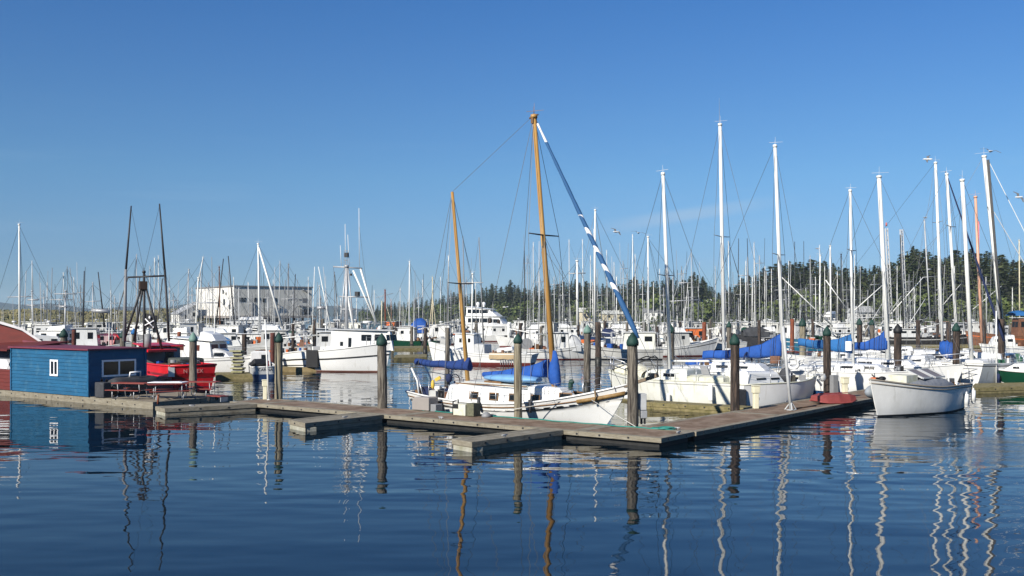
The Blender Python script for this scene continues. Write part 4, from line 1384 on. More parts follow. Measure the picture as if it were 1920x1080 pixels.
    def pulpit(s, x0, h=.62, r=.022, m=ALU, fwd=.25):
        mb = MB()
        xe = s.xb(1)
        z = s.sh(xe)
        y0 = s.hw(x0) - .05
        for hh in (h, h * .5):
            mb.path([(x0, y0, s.sh(x0) + hh), (xe - .25, .16, z + hh * 1.02), (xe + fwd, 0, z + hh * 1.05), (xe - .25, -.16, z + hh * 1.02), (x0, -y0, s.sh(x0) + hh)], r, 6)
        for x, y in ((x0, y0), (x0, -y0), (xe - .25, .15), (xe - .25, -.15)):
            mb.tube((x, y, s.sh(x) - .03), (x, y, s.sh(x) + h), r, None, 5)
        return mb.build("pulpit", m, s.root)
    def gear(s, x0, x1, n, seed, cols, smax=.55, w=.7):
        """loose working gear lashed on deck, one part"""
        q = random.Random(seed)
        mb = MB()
        for k in range(n):
            x = q.uniform(x0, x1); y = q.uniform(-w, w) * max(.15, s.hw(x) - .3); z = s.dz(x) + .02
            a, b, c = q.uniform(.15, smax), q.uniform(.15, smax), q.uniform(.15, smax * 1.3)
            mi = q.randrange(len(cols))
            t = q.random()
            if t < .55: mb.obox((x, y, z + c / 2), a, b, c, q.uniform(0, 3), mi)
            elif t < .8: mb.tube((x, y, z), (x, y, z + c), a * .45, a * .42, 10, mi)
            else: mb.ell((x, y, z + c * .3), a * .6, b * .6, c * .5, 8, 5, mi)
        return mb.build("deck_gear", cols, s.root)

# ---------------------------------------------------------------- the ketch
off = WD + .45 + 1.55
kb = along(4.85, off); ks = along(14.05, off)
kt = Boat("ketch", "white two masted ketch with varnished masts and bright blue sail covers beside the long walkway", "sailboat", kb, ks)
kt.hull(B=3.1, fb=(1.72, .74, .98), tw=.62, ob=1.15, os=.55, um=.44, p=1.9, top=WHITE2, bot=BLUEB, deck=MOSSW, rail=WHITE2, railr=.04, bulwark=.10, boot=.06, stripe=(.62, .66), smat=MGREY, sp=1.9)
kt.hull_strip("rub_rail", TEAK, .80, .026)
kt.hull_strip("bow_plank", mat("golden_teak_plank", (.24, .145, .05), .6, var=.3, scale=5), .78, .085, x0=kt.L / 2 - 1.0)
zc = kt.dz(0)
def kwx(px): return kt.cp(px, 745, -1.12)[0]
wz0, wz1 = kt.cp(955, 751, -1.12)[2], kt.cp(955, 741, -1.12)[2]
kwins = [(kwx(p) - .17, kwx(p) + .17, wz0, wz1) for p in (886, 921, 956, 994)]
c1 = kt.cabin(-2.75, 2.0, 1.22, .84, zc - .15, 1.38, 1.30, .30, .60, .10, WHITE2, wins=kwins, fm=TEAK, bevel=.05)
c2 = kt.cabin(-2.3, 1.5, 0.98, .70, 1.30, 1.48, 1.40, .25, .5, .1, CREAM, name="cabin_top", bevel=.03)
mb = MB(); mb.box(-2.3, 1.45, .86, .90, 1.43, 1.475); mb.box(-2.3, 1.45, -.90, -.86, 1.43, 1.475); mb.box(-1.1, -.2, -.45, .45, 1.45, 1.58); mb.build("grab_rail", TEAK, kt.root)
wx5 = kwx(1042)
c3 = kt.cabin(1.3, 3.5, .88, .42, 0.7, 1.46, 1.36, .15, .8, .10, WHITE2, name="forward_cabin", wins=[(wx5 - .22, wx5 + .22, wz0 + .12, wz1 + .12)], fm=TEAK)
kmb, kmt = kt.cp(1041, 706), kt.cp(1001, 216)
kt.mast((kmb[0], 0, 1.0), kmt, .125, .085, WOODM, n=12)
mzb, mzt = kt.cp(880, 716), kt.cp(848, 360)
mz = MB(); mz.tube((mzb[0], 0, zc), mzt, .10, .065, 12); mz.build("mizzen_mast", WOODM, kt.root)
mb = MB(); mb.box(-.06 + kmt[0], .06 + kmt[0], -.13, .13, kmt[2] - .35, kmt[2] - .05); mb.tube(kmt, (kmt[0], 0, kmt[2] + .35), .02, .01, 5); mb.tube((kmt[0] - .22, 0, kmt[2] - .1), (kmt[0] + .22, 0, kmt[2]), .04, .03, 6); mb.build("masthead", TEAK, kt.root)
sx_ = kt.cp(1020, 441); kt.spreader((sx_[0], 0, sx_[2]), 1.05, DGREY, .02, .035)
sy_ = kt.cp(864, 532); kt.spreader((sy_[0], 0, sy_[2]), .85, DGREY, .03, .03)
# main boom and its cover
m0, m1 = kt.cp(1041, 703), kt.cp(905, 702)
bo = kt.boom((m0[0], 0, m0[2]), (m1[0], 0, m1[2]), .07, WOODM)
kt.sailcover(bo, (m0[0] - .2, 0, m0[2] + .02), (m1[0] + .02, 0, m1[2] + .04), .60, .06, .14, BLUEC, .15, 3, 1.5)
mb = MB(); rg = []
for z, rx, xo in ((m0[2] - .42, .17, .05), (m0[2] - .30, .24, .0), (m0[2] - .02, .28, -.08), (m0[2] + .35, .23, -.07), (m0[2] + .7, .15, -.04), (m0[2] + .98, .09, -.06)):
    rg.append([(m0[0] + xo + rx * math.cos(a) * (1.1 + .1 * math.sin(3 * a + z * 3)), rx * math.sin(a) * .7, z) for a in [2 * math.pi * k / 12 for k in range(12)]])
mb.loft(rg); mb.build("mast_cover", BLUEC, kt.root)
# mizzen boom
z0, z1 = kt.cp(880, 690), kt.cp(779, 678)
bz = kt.boom((z0[0], 0, z0[2]), (z1[0], 0, z1[2]), .055, WOODM)
kt.sailcover(bz, (z0[0] + .05, 0, z0[2] + .03), (z1[0], 0, z1[2] + .02), .42, .12, .17, mat("deep_blue_canvas", (.010, .035, .15), .85, bump=.02, bscale=5), .17, 5, 3.2)
# inflatable on the cabin top under the boom
dn = MB(); a0, a1 = kt.cp(917, 716), kt.cp(1015, 714)
rg = []
for k in range(13):
    t = k / 12; x = a0[0] + (a1[0] - a0[0]) * t
    e = max(.12, math.sin(math.pi * (0.06 + .88 * t)) ** .45)
    rg.append([(x, .48 * e * math.cos(a) - .15, 1.70 + .17 * e * math.sin(a)) for a in [2 * math.pi * j / 12 for j in range(12)]])
dn.loft(rg); dk = dn.build("inflatable_dinghy", BLUED, None, (kt.O.x, kt.O.y, 0)); dk.rotation_euler[2] = math.atan2(kt.f.y, kt.f.x)
tag(dk, "light blue rolled inflatable dinghy lashed on the ketch's cabin top under the boom", "dinghy")
# bowsprit, furled headsail
bs0, bs1 = (kt.xb(1) - .55, 0, kt.sh(4.9) + .04), kt.cp(1233, 704)
mb = MB(); mb.beam(bs0, (bs1[0], 0, bs1[2]), .20, .12); mb.build("bowsprit", mat("grey_teak", (.17, .13, .09), .8), kt.root)
mb = MB()
for yy in (.32, -.32):
    mb.path([(bs0[0], yy * 1.6, bs0[2] + .05), (bs0[0], yy * 1.6, bs0[2] + .72), (bs1[0] - .3, yy, bs1[2] + .72), (bs1[0], 0, bs1[2] + .65)], .022, 6)
mb.tube((bs1[0], 0, bs1[2]), (bs1[0], 0, bs1[2] + .65), .022, None, 5)
mb.build("pulpit", DARKP, kt.root)
SAILF = bpy.data.materials.new("striped_furled_sail"); SAILF.use_nodes = True
nt = SAILF.node_tree; bb_ = nt.nodes["Principled BSDF"]; bb_.inputs["Roughness"].default_value = .8
tcx = nt.nodes.new("ShaderNodeTexCoord"); sxx = nt.nodes.new("ShaderNodeSeparateXYZ"); nt.links.new(tcx.outputs["Object"], sxx.inputs[0])
def _m(op, a, b_):
    n = nt.nodes.new("ShaderNodeMath"); n.operation = op
    for i, x in enumerate((a, b_)):
        if isinstance(x, (int, float)): n.inputs[i].default_value = x
        else: nt.links.new(x, n.inputs[i])
    return n.outputs[0]
# the white sail shows as a spiral between turns of its blue sacrificial strip, in the middle and at the head
sp_ = _m('FRACT', _m('ADD', _m('MULTIPLY', sxx.outputs[2], 1.35), _m('MULTIPLY', sxx.outputs[1], 2.2)), 0)
w1 = _m('LESS_THAN', sp_, .34)
w2 = _m('MULTIPLY', _m('GREATER_THAN', sxx.outputs[2], 5.2), _m('LESS_THAN', sxx.outputs[2], 8.3))
w3 = _m('GREATER_THAN', sxx.outputs[2], 11.35)
ww = _m('MAXIMUM', _m('MULTIPLY', w1, w2), w3)
mxs = nt.nodes.new("ShaderNodeMix"); mxs.data_type = 'RGBA'; mxs.inputs["A"].default_value = (.018, .085, .21, 1); mxs.inputs["B"].default_value = (.7, .7, .7, 1)
nt.links.new(ww, mxs.inputs["Factor"]); nt.links.new(mxs.outputs["Result"], bb_.inputs["Base Color"])
j0, j1 = Vector(kt.cp(1197, 634)), Vector(kt.cp(1008, 232))
mb = MB()
N = 30; pts = [j0.lerp(j1, i / N) for i in range(N + 1)]
rr = [.04 if i == 0 else (.075 * (1 - (i / N)) ** .75 + .042 + .006 * math.sin(i * 1.9)) for i in range(N + 1)]
rr[1] = .09
mb.path(pts, rr, 10); mb.build("furled_jib", SAILF, kt.root)
T = Vector(kmt); MT = Vector(mzt)
S1 = [(sx_[0], sg * 1.05, sx_[2] + .02) for sg in (-1, 1)]
segs = []
for k, sg in enumerate((-1, 1)):
    ch = (kmb[0] - .1, sg * 1.5, kt.sh(kmb[0]))
    segs += [(T, S1[k]), (S1[k], ch), ((sx_[0], 0, sx_[2]), (kmb[0] - .7, sg * 1.5, kt.sh(kmb[0] - .7))), ((sx_[0], 0, sx_[2]), (kmb[0] + .7, sg * 1.45, kt.sh(kmb[0] + .7))), (T, (kmb[0] - 3.2, sg * 1.45, kt.sh(kmb[0] - 3.2)))]
    chz = (mzb[0] - .3, sg * 1.3, kt.sh(mzb[0]))
    S2 = (sy_[0], sg * .85, sy_[2] + .03)
    segs += [(MT, S2), (S2, chz), (MT, (kt.xs(1) + .1, sg * .6, kt.sh(-5)))]
segs += [(T, MT), (T, (bs1[0], 0, bs1[2])), ((sx_[0], 0, sx_[2]), (kt.xb(1) - .3, 0, kt.sh(4.6)))]
kt.wires(segs, .011)
kt.rails([-3.6, -2.3, -1.0, .3, 1.6, 2.9, 4.0], .10, .62)
mb = MB()
for sg in (-1, 1):
    y = sg * .95
    mb.path([(-3.9, sg * 1.2, kt.sh(-3.9)), (-4.4, y, kt.sh(-4.4) + .72), (-5.0, sg * .6, kt.sh(-5) + .78), (-5.0, 0, kt.sh(-5) + .78)], .02, 6)
mb.build("stern_rail", ALU, kt.root)
mb = MB()
for x, y in ((-4.95, .55), (-4.4, -.9)):
    mb.path([(x, y, kt.sh(x)), (x - .1, y, kt.sh(x) + .55), (x - .45, y, kt.sh(x) + 1.1)], .045, 6)
mb.build("davit", WHITE2, kt.root)
kt.gear(-4.8, -2.7, 46, 4, [TEAK, BROWNW, TEAK, NAVYC, WHITE, DGREY, BROWNW, BLACK], .3, .95)
mb = MB(); mb.ell((-3.95, -.5, kt.sh(-4) + .42), .09, .08, .2, 8, 6, 0); mb.obox((-3.7, -.45, kt.sh(-4) + .68), .26, .12, .14, .5, 0, -.5); mb.build("life_sling", YELLOW, kt.root)
mb = MB(); mb.tube((-3.3, .2, zc), (-3.3, .2, zc + .8), .04); mb.path([(-3.3 + .02, .2 + .34 * math.cos(a), zc + .75 + .34 * math.sin(a)) for a in [2 * math.pi * k / 16 for k in range(17)]], .02, 5); mb.ell((-3.15, -.35, zc + .95), .16, .14, .2, 8, 6); mb.build("wheel_cover", NAVYC, kt.root)
vx_ = kt.cp(1067, 711)[0]
mb = MB(); mb.tube((vx_, .1, 1.35), (vx_, .1, 1.62), .09, .09, 8); mb.ell((vx_ + .05, .1, 1.66), .13, .1, .11, 8, 5); mb.build("vent_cowl", CAPG, kt.root)
mb = MB()
x = kt.xb(1) - 1.25
for sg in (-1, 1):
    mb.path([(x + .05 * math.sin(k), sg * (kt.hw(x) + .05 + .02 * (k % 2)), kt.sh(x) + .05 - .12 * k) for k in range(5)], .035, 6)
mb.build("bow_lashing", ROPEB, kt.root)
mb = MB()
p = kt.loc((*along(2.2, WD - .2), ZD + .05)); q = (kt.L / 2 - .6, -kt.half(.92, .9) - .02, kt.sh(kt.L / 2 - .6) - .1)
mb.path([q, ((p[0] + q[0]) / 2, (p[1] + q[1]) / 2, .75), p], .014, 5)
p2 = kt.loc((*along(9.0, WD - .2), ZD + .05)); mb.path([(-.2 + kt.L / 2 - .8, -kt.half(.9, .9) - .02, kt.sh(3.6) - .1), ((p2[0] + 3.4) / 2, p2[1], .7), p2], .014, 5)
mb.build("mooring_line", WIREL, kt.root)
mb = MB()
for x in (2.0, -.4):
    mb.tube((x, -kt.hw(x) - .1, .5), (x, -kt.hw(x) - .1, 1.0), .07, .07, 8)
mb.build("fender", DGREY, kt.root)

# ---------------------------------------------------------------- white hull with a tarped cabin
fbow = gp(1646, 781, 0); fst = (20.7, 46.7)
wb = Boat("sailing_hull", "weathered grey white sailboat hull without mast, grey tarp over its cabin, at the walkway's end", "sailboat", fbow, fst)
wb.hull(B=2.5, fb=(1.62, 1.18, 1.12), tw=.62, ob=.62, os=.25, um=.45, p=2.1, top=GREYH, bot=BLACKB, deck=mat("bleached_teak_deck", (.30, .28, .24), .9, col2=(.20, .18, .15), scale=3), rail=mat("weathered_grey_rail", (.26, .23, .19), .8), railr=.04, boot=.06, bulwark=.10, flare=.82, sp=1.5, wlp=.66)
wb.hull_strip("rub_rail", mat("weathered_grey_rail", (.26, .23, .19), .8), .90, .028)
wc = wb.dz(0)
TARP = mat("silver_grey_tarpaulin", (.15, .165, .195), .75, col2=(.22, .23, .25), scale=4, bump=.05, bscale=3)
mb = MB(); rg = []
for x, w, h in ((-2.0, .62, .16), (-1.7, .74, .30), (-.8, .80, .42), (.2, .78, .40), (1.0, .66, .34), (1.75, .48, .26), (2.15, .3, .10)):
    rg.append([(x, w * 1.15, wc - .02), (x, w * 1.08, wc + h * .5), (x, w * .85, wc + h + .02 * math.sin(x * 5)), (x, w * .3, wc + h * 1.12 + .03 * math.sin(x * 7)), (x, -w * .3, wc + h * 1.1), (x, -w * .85, wc + h + .02 * math.cos(x * 6)), (x, -w * 1.08, wc + h * .5), (x, -w * 1.15, wc - .02)])
mb.loft(rg, 0, False, False); mb.build("tarpaulin", TARP, wb.root)
mb = MB()
for x0 in (-1.15, -.1):
    P = [(x0, .66, wc + .48), (x0 + .85, .66, wc + .48), (x0 + .85, -.1, wc + .80), (x0, -.1, wc + .80)]
    for i in range(4):
        mb.beam(P[i], P[(i + 1) % 4], .07, .07, 0)
    mb.hexa([(p[0], p[1], p[2] - .03) for p in P] + [(p[0], p[1], p[2] + .005) for p in P], 1)
mb.build("hatch_frame", [LGREY, mat("purple_grey_hatch", (.17, .155, .165), .6)], wb.root)
mb = MB(); mb.beam((-1.35, .75, wc + .2), (-1.6, .60, wc + .72), .06, .05); mb.beam((-2.1, .7, wc + .1), (-2.3, .6, wc + .6), .05, .05); mb.build("strut", MASTW, wb.root)
mb = MB(); mb.box(.8, 1.75, -.4, .45, wc + .30, wc + .62); mb.build("cabin_end", MOSSW, wb.root)
wb.gear(-2.9, -1.6, 12, 8, [MGREY, WHITE, DGREY, TEAK], .3, .8)
mb = MB(); x = wb.xb(1) - .35; mb.obox((x, 0, wb.sh(x) + .06), .35, .22, .12, .2, 1); mb.tube((x - .1, .1, wb.sh(x)), (x + .05, -.1, wb.sh(x) + .24), .03, .03, 6, 0); mb.ell((x - .35, .15, wb.sh(x) + .06), .2, .16, .1, 8, 5, 0); mb.build("bow_fitting", [BLACK, ORANGE], wb.root)
mb = MB(); mb.ell((wb.xb(1) - 1.5, -.55, 1.0), .9, .30, .34, 16, 8); o_ = mb.build("bow_fender", mat("pale_blue_grey_fender", (.24, .27, .30), .6), wb.root)
for k, (px, py) in enumerate(((1812, 749), (1825, 742))):
    P = dp(px, py, 45.35 + k * .75)
    mb = MB(); mb.tube((0, 0, -.28), (0, 0, .25), .10, .10, 10); mb.ell((0, 0, -.28), .10, .10, .1, 10, 4); mb.tube((0, 0, .25), (0, 0, .36), .07, .03, 8); mb.tube((0, 0, .3), (-.1, .1, .75), .012, .012, 4)
    tag(mb.build("fender", WHITE2, None, P), ["white cylindrical fender hanging lower at the tarped hull's stern", "white cylindrical fender hanging slightly higher, nearer the green boat"][k], "fender", "white fenders at the tarped hull's stern")

def rope(p0, p1, sag=.2, r=.014, n=8):
    a, b = Vector(p0), Vector(p1)
    return [a.lerp(b, i / n) - Vector((0, 0, sag * 4 * (i / n) * (1 - i / n))) for i in range(n + 1)]

def stays(b, base, top, spread, bow_x=None, stern_x=None, sp=None, r=.011, m=WIRE):
    T = Vector(top); segs = []
    for sg in (-1, 1):
        ch = (base[0] - .1, sg * (b.hw(base[0]) - .1), b.sh(base[0]))
        if sp:
            e = (sp[0], sg * spread, sp[2] + .05); segs += [(T, e), (e, ch)]
        else: segs.append((T, ch))
        mid = T.lerp(Vector(base), .45)
        segs += [(mid, (base[0] - .5, ch[1], ch[2])), (mid, (base[0] + .5, ch[1], ch[2]))]
    if bow_x is not None: segs.append((T, (bow_x, 0, b.sh(bow_x))))
    if stern_x is not None: segs.append((T, (stern_x, 0, b.sh(stern_x))))
    b.wires(segs, r, m)

# ---------------------------------------------------------------- sloops along the short walkway
# A: stained cream sloop
A = Boat("sloop", "stained cream white sloop with bare boom and green algae streaks behind the mossy finger dock", "sailboat", (5.35, 50.6), (10.75, 46.5))
A.hull(B=2.6, fb=(1.55, 1.22, 1.2), tw=.7, ob=.55, os=-.1, um=.45, p=2.0, top=CREAM, bot=MOSSE, deck=MOSSW, rail=MOSSW, railr=.03, bulwark=.06, stripe=(.86, .89), smat=MGREY)
az = A.dz(0)
A.cabin(-1.0, 2.1, .92, .55, az - .05, az + .55, az + .42, .1, .7, .16, CREAM, wins=[(-.25, .4, az + .2, az + .36), (.75, 1.3, az + .19, az + .33)], bevel=.06)
A.cabin(-2.9, -1.0, .95, .95, az - .02, az + .26, az + .26, .05, .0, .05, MOSSW, name="cockpit_coaming")
mb = MB(); P = A.cp(1326, 706, .6); mb.hexa([(P[0] - .2, .50, az + .2), (P[0] + .2, .50, az + .2), (P[0] + .2, .6, az + .2), (P[0] - .2, .6, az + .2), (P[0] + .02, .50, az + .75), (P[0] + .40, .50, az + .75), (P[0] + .40, .6, az + .75), (P[0] + .02, .6, az + .75)]); mb.build("companionway_board", MGREY, A.root)
ab, at_ = A.cp(1257, 697), A.cp(1243, 324)
A.mast((ab[0], 0, az + .3), at_, .095, .08, MASTW)
s_ = A.cp(1249, 517); A.spreader((s_[0], 0, s_[2]), .85, MGREY)
stays(A, ab, at_, .85, A.xb(1), A.xs(1) + .1, s_)
b0_, b1_ = A.cp(1258, 677), A.cp(1398, 677); A.boom((b0_[0], 0, b0_[2]), (b1_[0], 0, b1_[2]), .055, MASTW)
mb = MB(); P = A.cp(1205, 690)
rg = [[(x, w * math.cos(a), A.sh(x) + .02 + h * max(0, math.sin(a))) for a in [math.pi * k / 8 for k in range(9)]] for x, w, h in ((1.5, .9, .35), (2.1, .75, .55), (2.8, .5, .50), (3.4, .25, .3))]
mb.loft(rg, 0, False, False); mb.build("foredeck_cover", mat("cream_canvas", (.66, .63, .48), .9, bump=.02, bscale=5), A.root)
A.gear(1.6, 3.0, 10, 61, [MGREY, BLACK, TAN, NAVYC], .4, .8); A.pulpit(2.5, .62); A.rails([-2.9, -1.6, -.3, 1.0, 2.3], .05, .6)
A.wires([((ab[0] - .2, 0, az + 1.2), (ab[0] - .9, -.5, az + .55)), ((ab[0] + .3, .3, az + .5), (ab[0] + 1.4, -.6, az + .9))], .02, ALU, "whisker_pole")
mb = MB(); mb.obox((.6, -.2, az + .62), .35, .3, .18, .3); mb.obox((2.3, -.55, az + .35), .4, .25, .2, .5); mb.build("deck_bag", MGREY, A.root)
mb = MB(); mb.box(-2.5, -2.3, 1.2, 1.33, .35, 1.12); mb.box(-.35, -.15, 1.3, 1.42, .15, .6); mb.box(2.2, 2.4, .85, 1.0, .2, .6); mb.build("fender", WHITE2, A.root, bevel=.05)

# B1: white sloop with anchor, bow towards the red pram
Bb = Boat("sloop", "white sloop with cluttered foredeck and anchor at its bow, next to the red upturned pram", "sailboat", gp(1518, 757, 0), gp(1372, 766, 0))
Bb.hull(B=2.3, fb=(1.38, 1.18, 1.15), tw=.75, ob=.5, os=.05, um=.42, p=2.3, top=WHITE2, bot=BLUEB, deck=WHITE, rail=MOSSW, railr=.035, boot=.10, bulwark=.12, flare=.85)
bz_ = Bb.dz(0)
Bb.cabin(-2.3, .3, .88, .75, bz_ - .05, bz_ + .62, bz_ + .55, .1, .5, .12, WHITE2, wins=[(-1.7, -1.1, bz_ + .28, bz_ + .36), (-.75, -.2, bz_ + .26, bz_ + .35)], bevel=.06)
Bb.gear(.2, 1.9, 20, 21, [MGREY, WHITE, DGREY, TAN, BLACK, MGREY, MOSSW], .34, .9)
mb = MB(); mb.ell((.45, -.45, bz_ + .42), .3, .3, .36, 10, 6); mb.build("rope_bin", DGREY, Bb.root)
mb = MB(); xe = Bb.xb(1); mb.beam((xe - .5, -.1, Bb.sh(xe) + .03), (xe + .35, -.1, Bb.sh(xe) + .02), .2, .1); mb.ell((xe + .25, -.12, Bb.sh(xe) - .12), .24, .10, .2, 10, 6); mb.beam((xe - .2, -.2, Bb.sh(xe) - .2), (xe + .2, -.12, Bb.sh(xe) - .5), .05, .1); mb.build("anchor_roller", WHITE, Bb.root)
Bb.pulpit(1.55, .66, .018); Bb.rails([-2.3, -1.1, .1, 1.3], .05, .6)
mb = MB(); mb.box(-2.95, -2.45, -.95, -.55, .05, .95); mb.build("outboard_motor", DGREY, Bb.root, bevel=.06)

def sloop(name_, label, bow, stern, masts, boomp, cover, hull_kw, cab=None, seed=1, mr=.085, spread=None, group=None, pul=True):
    b = Boat(name_, label, "sailboat", bow, stern, group)
    kw = dict(B=b.L * .30 + .4, fb=(1.35, 1.0, .98), tw=.68, ob=.6, os=.1, um=.44, p=2.0, top=WHITE2, bot=BLUEB, deck=WHITE, rail=WHITE, railr=.03, bulwark=.06)
    kw.update(hull_kw); b.hull(**kw)
    z = b.dz(0)
    L = b.L
    cl = cab or (-.12, .30, .62)
    b.cabin(cl[0] * L, cl[1] * L, kw['B'] * .34, kw['B'] * .22, z - .04, z + cl[2] * .9, z + cl[2] * .72, .1, .6, .12, WHITE2, wins=[(L * (cl[0] + .05), L * (cl[0] + .14), z + .26, z + .40), (L * (cl[0] + .2), L * (cl[0] + .29), z + .25, z + .38)], bevel=.05)
    b.cabin(-.44 * L, cl[0] * L, kw['B'] * .34, kw['B'] * .34, z - .02, z + .25, z + .28, .05, 0, .04, WHITE, name="cockpit_coaming")
    pxb, pyb, pxt, pyt = masts
    p0, p1 = b.cp(pxb, pyb), b.cp(pxt, pyt)
    b.mast((p0[0], 0, z + .2), p1, mr, mr * .85, MASTW)
    sp = None
    if spread:
        sp = b.cp(*spread[:2]); b.spreader((sp[0], 0, sp[2]), spread[2], MGREY)
    stays(b, p0, p1, spread[2] if spread else .8, b.xb(1), b.xs(1), sp)
    if boomp:
        q0, q1 = b.cp(*boomp[0]), b.cp(*boomp[1])
        bo = b.boom((q0[0], 0, q0[2]), (q1[0], 0, q1[2]), .055, MASTW)
        if cover:
            hm, ha, m, drop, pw = cover
            b.sailcover(bo, (q0[0], 0, q0[2]), (q1[0], 0, q1[2]), hm, ha, .17, m, drop, seed, pw)
    mb = MB(); q_ = random.Random(seed)
    for k in range(3):
        x = L * (-.32 + .26 * k + q_.uniform(-.04, .04))
        for sg in (-1, 1):
            y = sg * (b.hw(x) + .07); mb.tube((x, y, .28), (x, y, .78), .085, .085, 8); mb.ell((x, y, .28), .085, .085, .08, 8, 4); mb.tube((x, y, .78), (x, y - sg * .06, b.sh(x) + .02), .012, None, 4)
    mb.build("fender_row", [WHITE2, NAVYC, DGREY][seed % 3], b.root)
    if pul: b.pulpit(L * .34, .6, .018); b.rails([L * t for t in (-.42, -.22, -.02, .18, .34)], .05, .55)
    return b

# B2: coachroof behind, bright blue boom cover
B2 = sloop("sloop", "white sloop with long bright blue boom cover behind the dark green capped piling", (15.2, 51.6), (9.4, 55.6), (1469, 690, 1453, 272), ((1467, 664), (1318, 668)), (1.1, .30, BLUEC, .15, 3.2), dict(B=2.7, fb=(1.5, 1.3, 1.25)), cab=(-.20, .26, .62), seed=11, mr=.105, spread=(1460, 478, .95))
B2.gear(-2.6, -.6, 8, 5, [WHITE, DGREY, BLUEC, TEAK], .4, .8)
mb = MB(); p = B2.cp(1402, 676); mb.path([(p[0], .6 * math.cos(a), B2.dz(0) + .55 + .55 * math.sin(a)) for a in [math.pi * k / 10 for k in range(11)]], .05, 6); mb.build("dodger_hoop", NAVYC, B2.root)
mb = MB(); p = B2.cp(1498, 680); mb.path([(p[0] + .30 * math.cos(a), -.9, B2.sh(p[0]) + .5 + .34 * math.sin(a)) for a in [2 * math.pi * k / 18 * .86 + 1.9 for k in range(17)]], .085, 8); mb.build("horseshoe_buoy", WHITE2, B2.root)
mb = MB(); p = B2.cp(1460, 676); mb.obox((p[0], -.5, B2.dz(0) + .75), .5, .3, .4, .2); mb.build("engine_cowl", BROWNW, B2.root, bevel=.03)
# C2: tall bare mast, blue tarps
C2 = sloop("sloop", "sloop with the tallest white mast and loose blue tarps over its cockpit", (14.6, 56.0), (9.3, 60.2), (1358, 690, 1350, 232), ((1358, 655), (1480, 655)), None, dict(B=2.8, fb=(1.35, 1.05, 1.0)), seed=12, mr=.115, spread=(1354, 444, 1.0))
mb = MB(); T_ = C2.cp(1349, 232); mb.tube((T_[0], 0, T_[2]), (T_[0] - .02, 0, T_[2] + 1.5), .018, .008, 4); mb.build("antenna", ALU, C2.root)
mb = MB()
for k in range(9):
    p = C2.cp(1300 + 11 * k, 692 + 6 * math.sin(k * 2.1)); mb.ell((p[0], .35 * math.sin(k * 1.7), C2.dz(0) + .45 + .1 * math.sin(k * 3)), .5, .55, .28, 8, 5)
mb.build("tarpaulin", BLUEC, C2.root)
# D1: teal blue cover
D1 = sloop("sloop", "white sloop with dusty teal blue boom cover, its bow behind the tarped hull", (21.9, 53.2), (15.9, 57.6), (1600, 700, 1594, 356), ((1599, 655), (1497, 640)), (.85, .18, BLUEC2, .26, 2.4), dict(B=2.9, fb=(1.42, 1.2, 1.15), top=WHITE2), cab=(-.10, .30, .55), seed=13, mr=.085, spread=(1597, 470, .8))
D1.gear(.5, 2.6, 12, 31, [MGREY, WHITE, BLACK, WHITE], .35, .8)
mb = MB(); p = D1.cp(1592, 648, -.25); mb.box(p[0] - .16, p[0] + .16, -.36, -.33, p[2] - .28, p[2] + .24); mb.build("number_patch", VINYL, D1.root)
# D2: second blue cover
D2 = sloop("sloop", "white sloop whose bright blue boom cover rises to a peak at its thick mast", (26.0, 58.6), (18.6, 63.6), (1666, 690, 1648, 330), ((1665, 652), (1603, 651)), (1.2, .28, BLUEC, .16, 2.0), dict(B=3.0, fb=(1.45, 1.15, 1.1)), cab=(-.14, .30, .62), seed=14, mr=.145, spread=None)
mb = MB(); p = D2.cp(1632, 681, -.9); mb.box(p[0] - .6, p[0] + .6, -1.1, -.7, D2.sh(0) + .02, D2.sh(0) + .2); mb.build("deck_cushion", BLUEC, D2.root, bevel=.05)
# E1: hull with blue stripe and bundled bag
E1 = sloop("sloop", "white sloop with wide blue stripe and bundled blue sail bag by the dark piling", (23.4, 66.0), (28.4, 61.6), (1797, 690, 1775, 325), ((1797, 668), (1764, 652)), None, dict(B=2.9, fb=(1.5, 1.2, 1.2), stripe=(.45, .78), smat=BLUEC2), cab=(-.14, .28, .66), seed=15, mr=.10, spread=(1783, 425, .95))
mb = MB()
q0, q1 = E1.cp(1796, 662), E1.cp(1764, 652)
rg = []
for k in range(9):
    t = k / 8; x = q0[0] + (q1[0] - q0[0]) * t; z = q0[2] + (q1[2] - q0[2]) * t
    e = .28 + .28 * math.sin(math.pi * (0.1 + .75 * t)); rg.append([(x, e * .8 * math.cos(a) * (1 + .15 * math.sin(k * 2 + 3 * a)), z + e * math.sin(a) * (1.0 + .12 * math.cos(k * 3 + 2 * a))) for a in [2 * math.pi * j / 12 for j in range(12)]])
mb.loft(rg); mb.build("sail_bag", BLUEC, E1.root)
jj0, jj1 = E1.cp(1883, 640), E1.cp(1773, 322)
E1.gear(-2.4, 2.4, 14, 35, [WHITE, MGREY, CREAM, BLACK, TEAK], .4, .9)
# E2: old white sloop, transom towards us
E2 = sloop("sloop", "old white sloop with dark sheer line and squared stern behind the green hull", (34.5, 66.5), (27.2, 60.2), (1822, 640, 1804, 336), ((1822, 655), (1806, 655)), None, dict(B=3.0, fb=(1.55, 1.35, 1.45), tw=.85, os=0, stripe=(.86, .91), smat=DGREY, top=WHITE, bot=BLACKB), cab=(-.18, .3, .7), seed=16, mr=.135)
E2.gear(-2.8, 3, 30, 36, [WHITE, MGREY, GREENM, BLACK, TEAK, CREAM], .45, 1.0)
